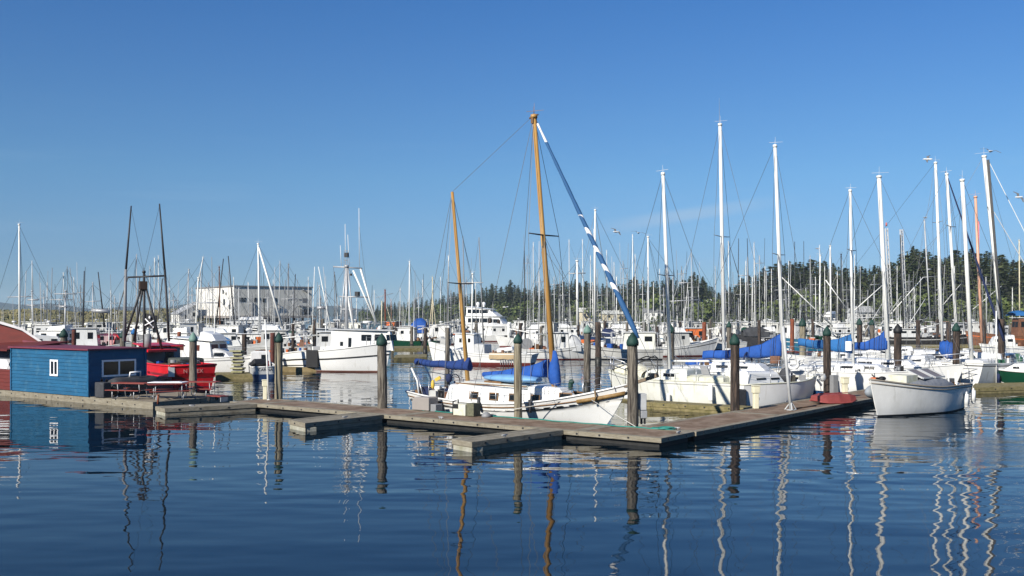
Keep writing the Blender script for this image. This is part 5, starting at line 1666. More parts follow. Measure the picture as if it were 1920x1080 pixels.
# E3: sailboats further back with tall masts
E3 = sloop("sloop", "sloop with tall stained white mast standing between the lattice poles and blue bag", (21.0, 74.0), (29.5, 75.2), (1768, 650, 1754, 304), None, None, dict(B=3.0, fb=(1.4, 1.1, 1.1)), seed=17, mr=.12, spread=(1758, 417, .7))
E3.gear(-3, 3, 24, 37, [WHITE, LGREY, CREAM, BLACK, TEAK, WHITE], .5, 1.0)
E4 = sloop("sloop", "sailboat with heavy white mast darkened down its shaded side, its white stay slanting away", (26.6, 72.2), (35.2, 66.6), (1884, 650, 1845, 292), None, None, dict(B=3.1, fb=(1.6, 1.3, 1.2), top=WHITE), seed=18, mr=.15, spread=(1853, 390, .5))
T_ = E4.cp(1853, 300); E4.wires([(T_, E4.cp(1990, 570)), (E4.cp(1862, 395), E4.cp(1960, 560))], .028, MASTW, "furled_jib")
x_ = E4.cp(1884, 650); mb = MB(); mb.beam((x_[0], .12, E4.dz(0)), (T_[0], .12, T_[2]), .13, .16); mb.build("mast_shade_strip", DARKP, E4.root)  # dark strip puts the mast's shaded side into colour
E4.gear(-3, 3, 26, 38, [WHITE, MGREY, TEAK, BLACK, CREAM], .5, 1.0)
E5 = sloop("sloop", "sailboat with a slim salmon coloured mast near the brown wooden boat", (27.5, 84.0), (36.5, 81.0), (1841, 640, 1829, 368), None, None, dict(B=3.0, fb=(1.5, 1.2, 1.2), top=CREAM), seed=19, mr=.01)
x0_, x1_ = E5.cp(1841, 640), E5.cp(1829, 368); E5.mast(x0_, x1_, .13, .10, PINK, "painted_mast")
mb = MB(); q = E5.cp(1832, 445); mb.box(q[0] - .16, q[0] - .05, -.06, .06, q[2] - 1.6, q[2] + 1.3); mb.build("furled_flag", mat("faded_pink_cloth", (.6, .2, .22), .9), E5.root)
# the striped furled jib of the blue striped sloop
mb = MB()
pts = [Vector(jj0).lerp(Vector(jj1), i / 14) for i in range(15)]
mb.path(pts, [.09 - .004 * i for i in range(15)], 6); mb.build("furled_jib", NAVYC, E1.root)
# G: green hull
G = Boat("sloop", "dark green hulled sailboat with white rail and cabin at the edge of the picture", "sailboat", gp(1836, 721, 0), (33.6, 58.4))
G.hull(B=2.6, fb=(1.28, .95, .95), tw=.6, ob=.5, os=.3, um=.45, p=2.0, top=GREENH, bot=BLACKB, deck=WHITE, rail=WHITE2, railr=.07, bulwark=.05)
gz_ = G.dz(0)
G.cabin(-1.5, 1.6, .8, .55, gz_ - .02, gz_ + .55, gz_ + .42, .1, .7, .1, WHITE2, wins=[(-.3, .1, gz_ + .2, gz_ + .32), (.5, .85, gz_ + .18, gz_ + .3)], bevel=.05)
G.rails([-2.5, -1, .5, 2], .06, .5)
mb = MB(); mb.path(rope((2.9, .75, .95), (-.5, 1.15, .15), .35), .022, 5); mb.build("mooring_line", WIREL, G.root)
mb = MB(); P = G.at(1868, 688); T_ = G.at(1862, 583); mb.tube((P[0], P[1], .2), (P[0], P[1], T_[2]), .045, .04, 6); mb.build("flag_staff", MASTW, G.root)

# ================================================================ FISHING BOATS
def radar(b, x, y, z, r=.3):
    mb = MB(); mb.tube((x, y, z), (x, y, z + .35), .06); mb.tube((x, y, z + .35), (x, y, z + .52), r, r * .95, 12); return mb.build("radar_dome", WHITE2, b.root)

# ---- big white troller with the steel gantry
bt = Boat("fishing_boat", "big white fishing boat with high bow, steel mast and white stabiliser poles, black stripe", "fishing boat", (-9.55, 75.2), (-17.7, 79.0))
bt.hull(B=3.7, fb=(2.25, 1.6, 1.2), tw=.82, ob=.5, os=.1, um=.44, p=2.25, top=WHITE2, bot=BROWNB, deck=LGREY, rail=WHITE, railr=.05, bulwark=.45, sp=1.3)
bt.hull_strip("rub_rail", BLACK, .60, .05)
bt.hull_strip("spray_rail", BLACK, .30, .035, x1=-.3)
z = 1.25
BX = lambda px: bt.cp(px, 640, -1.2)[0]
bt.cabin(BX(627), BX(722), bt.half(bt.u_of(BX(627)), .95) - .06, min(.75, bt.half(bt.u_of(BX(722)), .7) - .1), 1.65, 3.12, 3.05, .0, .25, .08, WHITE2, name="wheelhouse", wins=[(BX(672), BX(686), 2.40, 2.84), (BX(692), BX(703), 2.40, 2.86), (BX(641), BX(645), 2.0, 2.3), (BX(653), BX(657), 1.8, 2.6)], front=[(-.7, -.28, 2.4, 2.85), (-.2, .2, 2.4, 2.85), (.28, .7, 2.4, 2.85)], roof=LGREY, over=.14)
mb = MB(); mb.box(BX(612), BX(627) - .05, -1.25, 1.25, z - .1, 1.95); mb.build("hold_house", WHITE2, bt.root, bevel=.03)
mb = MB(); mb.box(BX(585), BX(606), -1.95, -1.72, .35, 1.65); mb.build("rubber_mat", BLACK, bt.root)
def steel(b, name, segs, r, m, n=6):
    mb = MB()
    for a, c in segs: mb.tube(a, c, r, None, n)
    return mb.build(name, m, b.root)
A_ = lambda px, py, d=0: bt.at(px, py, d)
bt.mast(A_(650, 640), A_(650, 498), .16, .10, GALV)
steel(bt, "tripod_leg", [(A_(637, 622), A_(649, 500)), (A_(664, 622), A_(652, 500))], .06, GALV)
steel(bt, "crosstree", [(A_(625, 500), A_(679, 503)), (A_(636, 556), A_(690, 557)), (A_(640, 580), A_(668, 580))], .06, GALV)
steel(bt, "stabiliser_pole", [(A_(662, 507), A_(706, 606)), (A_(676, 504), A_(706, 606)), (A_(652, 556), A_(664, 622))], .075, MASTW)
steel(bt, "antenna", [(A_(674, 500), A_(673, 390)), (A_(640, 500), A_(638, 460)), (A_(648, 498), A_(647, 420)), (A_(655, 498), A_(652, 440))], .022, MASTW, 5)
steel(bt, "ladder", [(A_(645, 615), A_(645, 470)), (A_(652, 615), A_(652, 470))] + [(A_(645, 470 + 9 * k), A_(652, 470 + 9 * k)) for k in range(16)], .022, GALV, 4)
mb = MB(); p = A_(670, 551); mb.obox(p, .3, .3, .34); p = A_(650, 478); mb.obox(p, .3, .2, .35); p = A_(658, 515); mb.obox(p, .14, .14, .16); mb.build("lamp_box", DARKP, bt.root)
radar(bt, *A_(689, 604)[:2], 3.35, .38)
mb = MB(); p = A_(689, 604); mb.tube((p[0], p[1], 3.1), (p[0], p[1], 3.5), .05); p = A_(633, 600); mb.tube((p[0], p[1], 3.1), (p[0], p[1], 3.9), .05); mb.obox((p[0], p[1], 3.95), .6, .3, .1); mb.build("radar_mast", GALV, bt.root)
bt.wires([(A_(650, 498), A_(735, 642)), (A_(650, 498), A_(560, 650)), (A_(625, 500), A_(636, 620)), (A_(679, 503), A_(700, 620)), (A_(673, 420), A_(690, 560))], .012)
bt.gear(-4.2, BX(612), 22, 41, [LGREY, MGREY, WHITE, BROWNW, BLACK], .6, .9)
mb = MB(); mb.path([(3.9 + .35 * math.cos(a), -.25, 2.35 + .45 * math.sin(a)) for a in [2 * math.pi * k / 14 for k in range(15)]], .07, 6); mb.obox((3.6, 0, 2.1), .8, .7, .4); mb.build("anchor_winch", MGREY, bt.root)
bt.rails([3.4, 3.9, 4.4], .08, .7, .025, GALV)

# ---- white troller, bow to the left, behind the ketch
tr = Boat("fishing_boat", "white double ended troller with red bottom and tan canvas over its rail behind the ketch", "fishing boat", (-6.9, 88.0), (1.7, 84.6))
tr.hull(B=3.0, fb=(1.95, 1.0, 1.0), tw=.55, ob=.55, os=.3, um=.40, p=1.9, top=WHITE2, bot=REDB, deck=LGREY, rail=MASTW, railr=.05, bulwark=.3, boot=.28, stripe=(.74, .77), smat=MGREY, sp=1.6)
z = .75
tr.cabin(.4, 2.4, .85, .72, z, 2.55, 2.65, .05, .12, .06, WHITE2, name="wheelhouse", wins=[(1.6, 1.85, 1.95, 2.3), (.75, 1.0, 1.95, 2.3)], front=[(-.5, -.05, 1.95, 2.35), (.05, .5, 1.95, 2.35)], roof=WHITE, over=.12)
tr.cabin(-.6, .4, .85, .85, z, 1.75, 1.8, .05, 0, .05, LGREY, name="trunk_cabin")
tr.mast(tr.at(884, 655), tr.at(886, 512), .085, .05, MASTW)
tr.spreader(tuple(tr.at(886, 530)), 1.0, LGREY, 0, .05, False)
for nm, a, c in (("outrigger_pole", tr.at(907, 650), tr.at(898, 445)), ("outrigger_pole", tr.at(872, 650), tr.at(868, 443))):
    tr.mast(a, c, .075, .04, MGREY, nm, 6, False)
tr.wires([(tr.at(886, 515), tr.at(800, 622)), (tr.at(886, 515), tr.at(985, 650)), (tr.at(898, 448), tr.at(886, 540)), (tr.at(868, 446), tr.at(886, 540))], .012)
mb = MB(); rg = []
for k in range(9):
    x = -1.3 - .34 * k / 1.0 * .95
    for_ = tr.hw(x) + .03
    rg.append([(x, for_, tr.sh(x) - .42 + .03 * math.sin(k * 2)), (x, for_ + .02, tr.sh(x) - .1), (x, for_ - .05, tr.sh(x) + .10), (x, for_ - .25, tr.sh(x) + .12)])
mb.loft(rg, 0, False, False); mb.build("rail_canvas", TAN, tr.root)
for sgn in (1,):
    mb = MB()
    for k in range(8): mb.box(-3.7 + k * .2, -3.64 + k * .2, tr.hw(-3) + .01, tr.hw(-3) + .04, .12, .62)
    mb.build("scupper_bar", MGREY, tr.root)
tr.gear(-3.9, -.8, 14, 42, [WHITE, MGREY, BROWNW, LGREY], .55, .7)
mb = MB(); p = tr.at(955, 672); mb.obox((p[0], 0, 1.35), 1.4, .9, .35, .2, 0, .15); mb.build("skiff_cover", WHITE2, tr.root, bevel=.08)

# ---- red fishing boat behind the picnic tables
rs = Vector((-17.7, 55.2)); rf = Vector((-.56, .83)); rf.normalize()
rb = Boat("fishing_boat", "bright red steel fishing boat with black tripod mast and skull flag behind the picnic tables", "fishing boat", tuple(rs + rf * 9.5), tuple(rs))
rb.hull(B=2.7, fb=(2.1, 1.5, 1.55), tw=.94, ob=.8, os=.12, um=.42, p=2.4, top=RED, bot=REDB, deck=MGREY, rail=RED, railr=.06, bulwark=.5, boot=.10, stripe=(.52, .57), smat=REDB, flare=.92)
rb.hull_strip("rub_rail", RED, .58, .06)
lt = lettering("N      EX", rb.root, (rb.xs(.8) - .02, 0, 1.22), (R(90), 0, R(-90)), .30, mat("pale_lettering", (.60, .32, .28), .6))
mb = MB(); mb.box(rb.xs(.8) - .03, rb.xs(.8) - .012, 1.02, 1.36, .95, 1.5); mb.build("boarding_ladder", WHITE, rb.root)
RA = lambda px, py, d=0: rb.at(px, py, d)
rb.cabin(1.2, 4.2, 1.05, .85, .9, 2.35, 2.45, .05, .2, .06, MGREY, name="wheelhouse", wins=[(2.6, 3.0, 1.7, 2.15), (3.3, 3.7, 1.7, 2.15)], back=[(-.6, -.1, 1.7, 2.1)], roof=RED, over=.25)
p = RA(290, 657); mb = MB(); mb.obox((p[0], p[1], p[2]), 1.7, 1.9, .14, .3); mb.build("awning", RED, rb.root, bevel=.02)
apex = RA(270, 508)
rb.mast(RA(271, 665), apex, .09, .07, DARKP)
for a in ((232, 640), (251, 640), (305, 660)):
    rb.mast(RA(*a), RA(270, 525), .075, .06, DARKP, "tripod_leg", 6, False)
steel(rb, "crosstree", [(RA(240, 520), RA(311, 517))], .06, DARKP)
mb = MB(); p = RA(268, 535); mb.obox(p, .42, .42, .48); mb.build("lookout_box", mat("rusty_brown_box", (.05, .03, .02), .8), rb.root)
rb.mast(RA(233, 640), RA(236, 505), .12, .08, MGREY, "outrigger_pole", 6, False)
rb.mast(RA(235, 520), RA(246, 386), .07, .04, DARKP, "outrigger_pole", 6, False)
rb.mast(RA(317, 640), RA(309, 505), .07, .07, DARKP, "outrigger_pole", 6, False)
rb.mast(RA(310, 520), RA(299, 382), .07, .04, DARKP, "outrigger_pole", 6, False)
steel(rb, "brace", [(RA(240, 520), RA(219, 590)), (RA(305, 522), RA(296, 600)), (RA(262, 520), RA(256, 600))], .03, DARKP, 4)
rb.wires([(RA(246, 390), RA(270, 510)), (RA(299, 386), RA(270, 510)), (RA(270, 510), RA(360, 690)), (RA(236, 515), RA(270, 560))], .01)
rb.gear(-3.8, 1.0, 22, 43, [MGREY, DGREY, BROWNW, BLUEC, DGREY, GREENM], .6, .9)
mb = MB(); p = RA(345, 676); mb.obox((p[0], p[1], 1.55), 2.0, 1.6, .5, .2); mb.build("net_pile", mat("grey_green_netting", (.06, .07, .06), .95, bump=.05, bscale=9), rb.root, bevel=.12)
mb = MB(); p = RA(277, 640); mb.tube((p[0], p[1], 2.3), (p[0], p[1], 3.2), .2, .2, 10); mb.build("exhaust_stack", MGREY, rb.root)
# the flag, black with crossed bones, flying
fp0, fp1, fp2 = RA(270, 587), RA(297, 592), RA(270, 613)
mb = MB(); V = []; nx_, nz_ = 10, 5
for i in range(nx_ + 1):
    for j in range(nz_ + 1):
        u, v = i / nx_, j / nz_
        p = Vector(fp0) + (Vector(fp1) - Vector(fp0)) * u + (Vector(fp2) - Vector(fp0)) * v
        p += Vector((.06, .06, .03)) * math.sin(u * 7 + v) * (u + .15)
        V.append(tuple(p))
fs = [(i * (nz_ + 1) + j, (i + 1) * (nz_ + 1) + j, (i + 1) * (nz_ + 1) + j + 1, i * (nz_ + 1) + j + 1) for i in range(nx_) for j in range(nz_)]
mb.add(V, fs, 0, True)
fl = mb.build("flag", BLACK, None, (rb.O.x, rb.O.y, 0)); fl.rotation_euler[2] = math.atan2(rb.f.y, rb.f.x)
tag(fl, "black flag with white skull and crossed bones flying from the red boat's mast", "flag")
mb = MB()
def fpt(u, v, o=.0):
    p = Vector(fp0) + (Vector(fp1) - Vector(fp0)) * u + (Vector(fp2) - Vector(fp0)) * v + Vector((.06, .06, .03)) * math.sin(u * 7 + v) * (u + .15)
    n_ = (Vector(fp1) - Vector(fp0)).cross(Vector(fp2) - Vector(fp0)).normalized()
    Wn = Vector((n_.dot(Vector((1, 0, 0))), n_.dot(Vector((0, 1, 0))), 0))
    return p + n_ * o
for o_ in (-.07, .07):
    for a, c in (((.16, .85), (.62, .42)), ((.18, .42), (.62, .88))):
        mb.tube(fpt(*a, o_), fpt(*c, o_), .035, .035, 6)
        for e in (a, c): mb.ell(fpt(*e, o_), .05, .05, .05, 6, 4)
    mb.ell(fpt(.42, .24, o_), .10, .06, .10, 8, 6)
mb.build("emblem", VINYL, fl)
# red tarpaulin tent on the next boat
# ---------------------------------------------------------------- boats further back
PAL = dict(w=WHITE, v=WHITE2, g=MGREY, l=LGREY, k=DARKP, c=CREAM, t=TEAL, n=NAVY, d=GREENH, r=RED, b=BROWNW, m=GREENM, p=PINK, o=ORANGE, a=GALV, s=MASTW, u=BEIGE, x=OFFW, q=BLUEG, R=RUST)
def backboat(kind, label, px, py, L, hd, masts=(), house=(.1, .45, 1.9), hull='w', bot=REDB, stripe=None, group=None, seed=0, poles=(), fb=None, cross=(), hm='w', gearn=8, roofm=None, wires=(), cover=None, canvas=None):
    Y = wy(py); X = (px - 960) / F * Y
    a = R(hd); d = Vector((math.cos(a), math.sin(a)))
    nm = {'troller': 'fishing_boat', 'sail': 'sailboat', 'cruiser': 'cabin_cruiser'}[kind]
    cat = {'troller': 'fishing boat', 'sail': 'sailboat', 'cruiser': 'motorboat'}[kind]
    c = Vector((X, Y))
    b = Boat(nm, label, cat, tuple(c + d * L / 2), tuple(c - d * L / 2), group)
    f = fb or {'troller': (1.9, 1.0, 1.0), 'sail': (1.3, 1.0, .95), 'cruiser': (1.5, 1.0, .9)}[kind]
    b.hull(B=L * .3, fb=f, tw=.75 if kind != 'sail' else .6, ob=.6, os=.1, um=.42, p=2.0, top=PAL[hull], bot=bot, deck=LGREY, rail=PAL[hull] if hull != 'w' else MASTW, bulwark=.25 if kind == 'troller' else .06, stripe=(.72, .78) if stripe else None, smat=PAL[stripe] if stripe else NAVY, N=12, sp=1.5)
    x0, x1, hh = house[0] * L, house[1] * L, house[2]
    if kind == 'troller': x1 = x0 + min(x1 - x0, 2.3 + (seed * 37 % 10) * .12)
    z = b.dz((x0 + x1) / 2)
    w0, w1 = L * .3 * .36, L * .3 * .28
    n = max(2, int((x1 - x0) / (1.05 + (seed * 13 % 7) * .1)))
    ww = [(x0 + (x1 - x0) * (k + .2) / n, x0 + (x1 - x0) * (k + .2 + .28 + (seed * 7 % 5) * .06) / n, z + hh * (.52 + (seed % 3) * .05), z + hh * .84) for k in range(n)]
    if kind == 'sail':
        b.cabin(x0, x1, w0, w1 * .8, z - .03, z + hh * .6, z + hh * .5, .1, .5, .1, PAL[hm], wins=[(q[0], q[1], z + hh * .25, z + hh * .4) for q in ww], bevel=0)
    else:
        yw = w1 * .8
        b.cabin(x0, x1, w0, w1, z - .05, z + hh, z + hh, .05, .2 if kind == 'troller' else .7, .06, PAL[hm], name="wheelhouse", wins=ww, front=[(-yw, -.06, z + hh * .56, z + hh * .84), (.06, yw, z + hh * .56, z + hh * .84)], back=[(-yw * .8, -.1, z + hh * .5, z + hh * .8)], roof=PAL[roofm] if roofm else WHITE, over=.15, bevel=0)
        if kind == 'cruiser':
            b.cabin(x0 + .1, x0 + (x1 - x0) * .62, w0 * .9, w1 * .85, z + hh + .1, z + hh + .65, z + hh + .5, .0, .35, .08, WHITE2, name="flybridge", bevel=0)
        if seed % 2 == 0: radar(b, (x0 + x1) / 2, 0, z + hh + .1, .26)
    for k, (pxb, pyb, pxt, pyt, r, mm) in enumerate(masts):
        b.mast(b.at(pxb, pyb), b.at(pxt, pyt), r, r * .7, PAL[mm], n=6)
    for (pxb, pyb, pxt, pyt, r, mm) in poles:
        b.mast(b.at(pxb, pyb), b.at(pxt, pyt), r, r * .55, PAL[mm], "outrigger_pole", 5, False)
    if cross:
        mb = MB()
        for (xa, ya, xb_, yb, r) in cross: mb.tube(b.at(xa, ya), b.at(xb_, yb), r, None, 5)
        mb.build("crosstree", GALV, b.root)
    segs = [(b.at(*w_[:2]), b.at(*w_[2:])) for w_ in wires]
    for (pxb, pyb, pxt, pyt, r, mm) in masts:
        t = Vector(b.at(pxt, pyt + 3))
        segs += [(t, (b.xb(1), 0, b.zs(1))), (t, (b.xs(1), 0, b.zs(0)))]
        for sg in (-1, 1): segs.append((t, (0, sg * b.hw(0), b.sh(0))))
    if kind != 'sail':
        q = random.Random(seed + 900)
        mb = MB()
        for k in range(1 + seed % 3):
            wx, wyy = q.uniform(x0, x1), q.uniform(-w1, w1) * .8
            mb.tube((wx, wyy, z + hh), (wx + q.uniform(-.15, .15), wyy, z + hh + q.uniform(1.8, 4.2)), .034, .018, 4)
        mb.build("antenna", MASTW if seed % 2 else LGREY, b.root)
    if kind == 'troller':
        q = random.Random(seed + 500)
        t = b.at(masts[0][2], masts[0][3]) if masts else (0, 0, z + hh + 3)
        zt = min(t[2] * .55, z + hh + 2.5)
        e = (x0 - (L * .32 + .8) if house[0] > -.3 else x1 + L * .3, q.uniform(-.4, .4), z + q.uniform(1.2, 2.6))
        bo = (x0 + .1 if house[0] > -.3 else x1, 0, z + hh * .9)
        b.mast(bo, e, .07, .05, MASTW if seed % 2 else LGREY, "boom", 6, False)
        segs.append((e, (bo[0], 0, zt + 1)))
        for k in range(3): segs.append(((q.uniform(-.4, .4) * L, q.uniform(-.4, .4), z + q.uniform(.5, 1.5)), (q.uniform(-.2, .2) * L, 0, z + hh + q.uniform(1, 3.5))))
        mb = MB()
        xa = x0 - L * .12 if house[0] > -.3 else x1 + L * .12
        for sg in (-1, 1): mb.tube((xa, sg * w0 * .8, z), (xa, sg * w0 * .7, z + hh * 1.05), .05, None, 5)
        mb.tube((xa, -w0 * .7, z + hh * 1.05), (xa, w0 * .7, z + hh * 1.05), .05, None, 5)
        mb.tube((xa, -w0 * .7, z + hh * 1.05), (xa - .9, -w0 * .7, z + hh * 1.05), .04, None, 5); mb.tube((xa, w0 * .7, z + hh * 1.05), (xa - .9, w0 * .7, z + hh * 1.05), .04, None, 5)
        mb.build("gallows", GALV if seed % 3 else MASTW, b.root)
        if seed % 4 == 1:
            mb = MB(); mb.tube((xa - .8, -.5, z + .7), (xa - .8, .5, z + .7), .55, .55, 14); mb.build("net_reel", [MGREY, BROWNW, GREENM][seed % 3], b.root)
    if segs: b.wires(segs, .018)
    if cover:
        q0, q1, hm_, m_ = cover
        p0, p1 = b.at(*q0), b.at(*q1)
        bo = b.boom(p0, p1, .06)
        b.sailcover(bo, p0, p1, hm_, .25, .22, m_, .18, seed, 2.0)
    if canvas:
        (xa, ya, xb_, yb), m_ = canvas
        p0, p1 = b.at(xa, yb), b.at(xb_, ya)
        mb = MB(); x_a, x_b = min(p0[0], p1[0]), max(p0[0], p1[0])
        if x_b - x_a < 1.2: x_a, x_b = x_a - .7, x_b + .7
        rg = [[(x, w0 * 1.1 * math.cos(t), p0[2] + (p1[2] - p0[2]) * max(0, math.sin(t)) ** .6 * e) for t in [math.pi * k / 8 for k in range(9)]] for x, e in ((x_a, .75), (x_a + (x_b - x_a) * .3, 1), (x_a + (x_b - x_a) * .7, .95), (x_b, .6))]
        mb.loft(rg, 0, False, False); mb.build("canvas", m_, b.root)
    if gearn: b.gear(-.44 * L if house[0] > -.3 else x1, max(-.4 * L + 1, house[0] * L) if house[0] > -.3 else .42 * L, gearn * 2, seed + 77, [DGREY, MGREY, WHITE, BLACK, BROWNW, LGREY, TEAK, ORANGE, BLUEC][: 5 + seed % 5], .6, .8)
    return b

def lattice(b, p0, p1, w, r=.035, m=None):
    """ladder-like lattice mast"""
    p0, p1 = Vector(p0), Vector(p1)
    mb = MB(); n = 22
    for sg in (-1, 1):
        o = Vector((w * sg * .7, w * sg * .7, 0)); mb.tube(p0 + o, p1 + o * .8, r, None, 5)
        o2 = Vector((w * sg * .7, -w * sg * .7, 0)); mb.tube(p0 + o2, p1 + o2 * .8, r, None, 5)
    for k in range(n):
        c = p0.lerp(p1, k / n); d = p0.lerp(p1, (k + 1) / n)
        for sx, sy in ((1, 1), (1, -1)):
            s1 = 1 if k % 2 else -1
            mb.tube(c + Vector((w * .7 * sx * s1, w * .7 * sy * s1, 0)), d - Vector((w * .7 * sx * s1, w * .7 * sy * s1, 0)), r * .7, None, 4)
    return mb.build("lattice_mast", m or LGREY, b.root)
T = 'troller'; S = 'sail'; C = 'cruiser'
# ---- behind the boathouse and shed
backboat(S, "sailboat whose plain tall white mast rises behind the red boathouse roof", 48, 668, 8, 20, [(37, 640, 36, 420, .12, 's')], seed=1)
backboat(T, "troller with white whip antenna and clustered mast lamps beside the boathouse ridge", 66, 655, 10, 200, [(62, 640, 60, 545, .12, 'a'), (60, 545, 60, 490, .05, 's')], poles=[(44, 640, 49, 508, .07, 'l'), (78, 640, 76, 530, .06, 'l')], cross=[(14, 557, 62, 556, .06), (52, 562, 72, 562, .1), (50, 572, 70, 573, .07)], seed=2)
backboat(C, "blue and white cabin cruiser peeping over the boathouse's lean-to roof", 106, 662, 8, 170, hull='n', seed=3, house=(-.2, .3, 1.5))
backboat(T, "grey steel gantry troller behind the dark red piling and shed roof", 124, 656, 11, 160, [(122, 640, 123, 545, .14, 'a'), (119, 560, 119, 512, .05, 's'), (127, 560, 126, 500, .04, 'g')], poles=[(94, 630, 98, 502, .07, 'g'), (147, 635, 131, 502, .07, 'g')], cross=[(102, 551, 144, 551, .07), (93, 562, 136, 562, .05), (112, 575, 126, 575, .16)], hull='g', seed=4, hm='l', wires=[(123, 548, 94, 625), (123, 548, 147, 625)])
backboat(T, "white troller with flybridge and two black poles, behind the middle of the shed roof", 190, 668, 9, 10, [(173, 640, 174, 530, .06, 'a')], poles=[(154, 648, 158, 508, .09, 'k'), (196, 612, 184, 510, .09, 'k')], cross=[(159, 566, 191, 564, .04), (172, 582, 205, 584, .22)], house=(-.3, .25, 2.1), seed=6, wires=[(174, 532, 150, 640)])
rt = backboat(T, "troller under red triangular tarpaulin next to the green capped piling by the shed", 236, 664, 9, 30, [(256, 640, 256, 478, .05, 'l')], hm='w', seed=7, house=(-.35, .0, 1.5))
mb = MB()
ap, l_, r_ = Vector(rt.at(219, 626, -4)), Vector(rt.at(206, 662, -4)), Vector(rt.at(241, 662, -4))
back_ = Vector((rt.f.y, -rt.f.x, 0)) * 0
dv = Vector(rt.at(222, 655, 2)) - Vector(rt.at(222, 655, -4)); dv.z = 0
mb.add([ap, l_, r_, ap + dv * .6, l_ + dv, r_ + dv], [(0, 1, 2), (3, 5, 4), (0, 3, 4, 1), (0, 2, 5, 3), (1, 4, 5, 2)])
q0 = Vector(rt.at(248, 655, -4)); mb.ell(q0, .75, .6, .5, 10, 6)
mb.build("tarpaulin", RED, rt.root)
backboat(T, "pale troller with slender white masts past the red boat's crosstree", 300, 645, 11, 160, [(288, 630, 290, 484, .09, 's'), (297, 630, 297, 480, .06, 's'), (280, 630, 281, 500, .06, 'l')], hull='l', seed=8)
backboat(T, "grey troller moored under the white end wall of the cannery", 338, 652, 11, 190, [(350, 640, 354, 505, .10, 'l'), (330, 640, 328, 580, .1, 'g')], hull='g', seed=9, cross=[(340, 600, 365, 600, .06)])
# ---- in front of the cannery
backboat(T, "tall sided white troller with leaning white spar against the cannery's white wall", 372, 652, 12, 20, [(366, 640, 372, 520, .12, 's'), (372, 530, 381, 482, .08, 's')], poles=[(400, 640, 397, 482, .07, 'g')], cross=[(360, 567, 410, 568, .08)], house=(-.2, .35, 2.4), seed=10, hull='x', hm='w')
backboat(T, "white troller carrying two dark splayed poles in front of the cannery corner", 416, 656, 12, 165, [(413, 640, 411, 500, .09, 'b')], poles=[(404, 620, 419, 485, .10, 'k'), (441, 620, 428, 480, .10, 'k')], house=(-.25, .3, 2.2), seed=11, hm='w')
backboat(C, "white cruiser with blue side curtains behind the sloping cruiser roof", 425, 668, 8, 10, canvas=((398, 626, 432, 644), BLUEC2), seed=13, house=(-.3, .2, 1.4))
backboat(S, "sailboat with white mast and white furled jib slanting across the cannery wall", 497, 658, 10, 5, [(487, 640, 484, 456, .14, 's')], hull='w', seed=15, bot=BLACKB, wires=[(485, 470, 470, 640)])
b_ = backboat(T, "low white fishing boat with dark sheer line behind the dark red piling", 478, 664, 9, 185, [(447, 640, 448, 540, .06, 'l')], stripe='k', seed=14, house=(-.1, .3, 1.3))
mb = MB(); mb.tube(b_.at(485, 464), b_.at(529, 612), .10, .14, 6); mb.build("furled_jib", MASTW, b_.root)
backboat(C, "white domed cruiser roof in front of the cannery's dark underside", 458, 640, 10, 200, seed=16, house=(-.3, .35, 2.4), gearn=3)
backboat(T, "troller with a thicket of grey poles before the cannery sign", 535, 654, 12, 170, [(538, 640, 541, 495, .09, 'g'), (522, 640, 525, 490, .06, 'l')], poles=[(548, 630, 554, 514, .08, 'k'), (530, 630, 535, 525, .08, 'g'), (516, 640, 515, 500, .05, 'l')], cross=[(527, 561, 557, 560, .06)], hull='w', seed=17, hm='l')
backboat(C, "white cabin boat with pale cabin sides in the gap beyond the yellowish piling", 535, 668, 8, 5, house=(-.3, .1, 1.7), seed=18, stripe='g', hull='x', hm='x')
backboat(T, "white low sterned boat with black fender board, tied to the tan timber dock", 575, 684, 9, 8, seed=19, house=(.12, .38, 1.7), stripe='k', gearn=16)
backboat(T, "small white wheelhouse boat with crossed white poles beside the big troller's stern", 606, 668, 9, 15, [(600, 640, 599, 535, .08, 'l')], poles=[(625, 640, 597, 500, .07, 's'), (585, 640, 590, 500, .06, 's')], cross=[(595, 577, 610, 577, .18)], house=(-.1, .25, 2.0), seed=20)
backboat(T, "trawler with thin grey spars seen between the cannery and the big troller", 627, 640, 12, 100, [(628, 620, 627, 510, .08, 'g')], poles=[(619, 620, 606, 500, .07, 'l'), (636, 620, 628, 515, .07, 'k')], seed=21, hull='q', hm='x')
# ---- cruiser with the stacked crates
cc = Boat("cabin_cruiser", "white cabin cruiser with sloping roof and rust stained side windows behind the red boat", "motorboat", (-19.0, 72.5), (-26.2, 75.5))
cc.hull(B=2.8, fb=(1.5, 1.15, 1.0), tw=.85, ob=.7, um=.42, p=2.2, top=WHITE2, bot=BLACKB, bulwark=.08, stripe=(.78, .84), smat=MGREY)
z = cc.dz(0)
cc.cabin(-2.6, 1.2, 1.2, 1.05, z - .05, z + 1.5, z + 1.25, .3, .25, .08, WHITE2, wins=[(-2.0, -1.3, z + .65, z + 1.12), (-.7, .1, z + .62, z + 1.05)], front=[(-.85, -.1, z + .6, z + 1.1), (.1, .85, z + .6, z + 1.1)], roof=WHITE2, over=.2, wm=mat("rust_tinted_window", (.10, .03, .02), .2))
cc.cabin(.9, 2.6, .95, .5, z - .05, z + .75, z + .45, .1, .6, .1, WHITE2, name="trunk_cabin", wins=[(1.2, 1.9, z + .25, z + .5)])
cc.cabin(-.2, 1.3, .8, .7, z + 1.35, z + 2.0, z + 1.8, .1, .4, .08, WHITE2, name="flybridge")
cc.rails([-3, -1.5, 0, 1.5, 3], .08, .6)
cc.mast(cc.at(403, 650), cc.at(402, 560), .05, .03, MASTW)
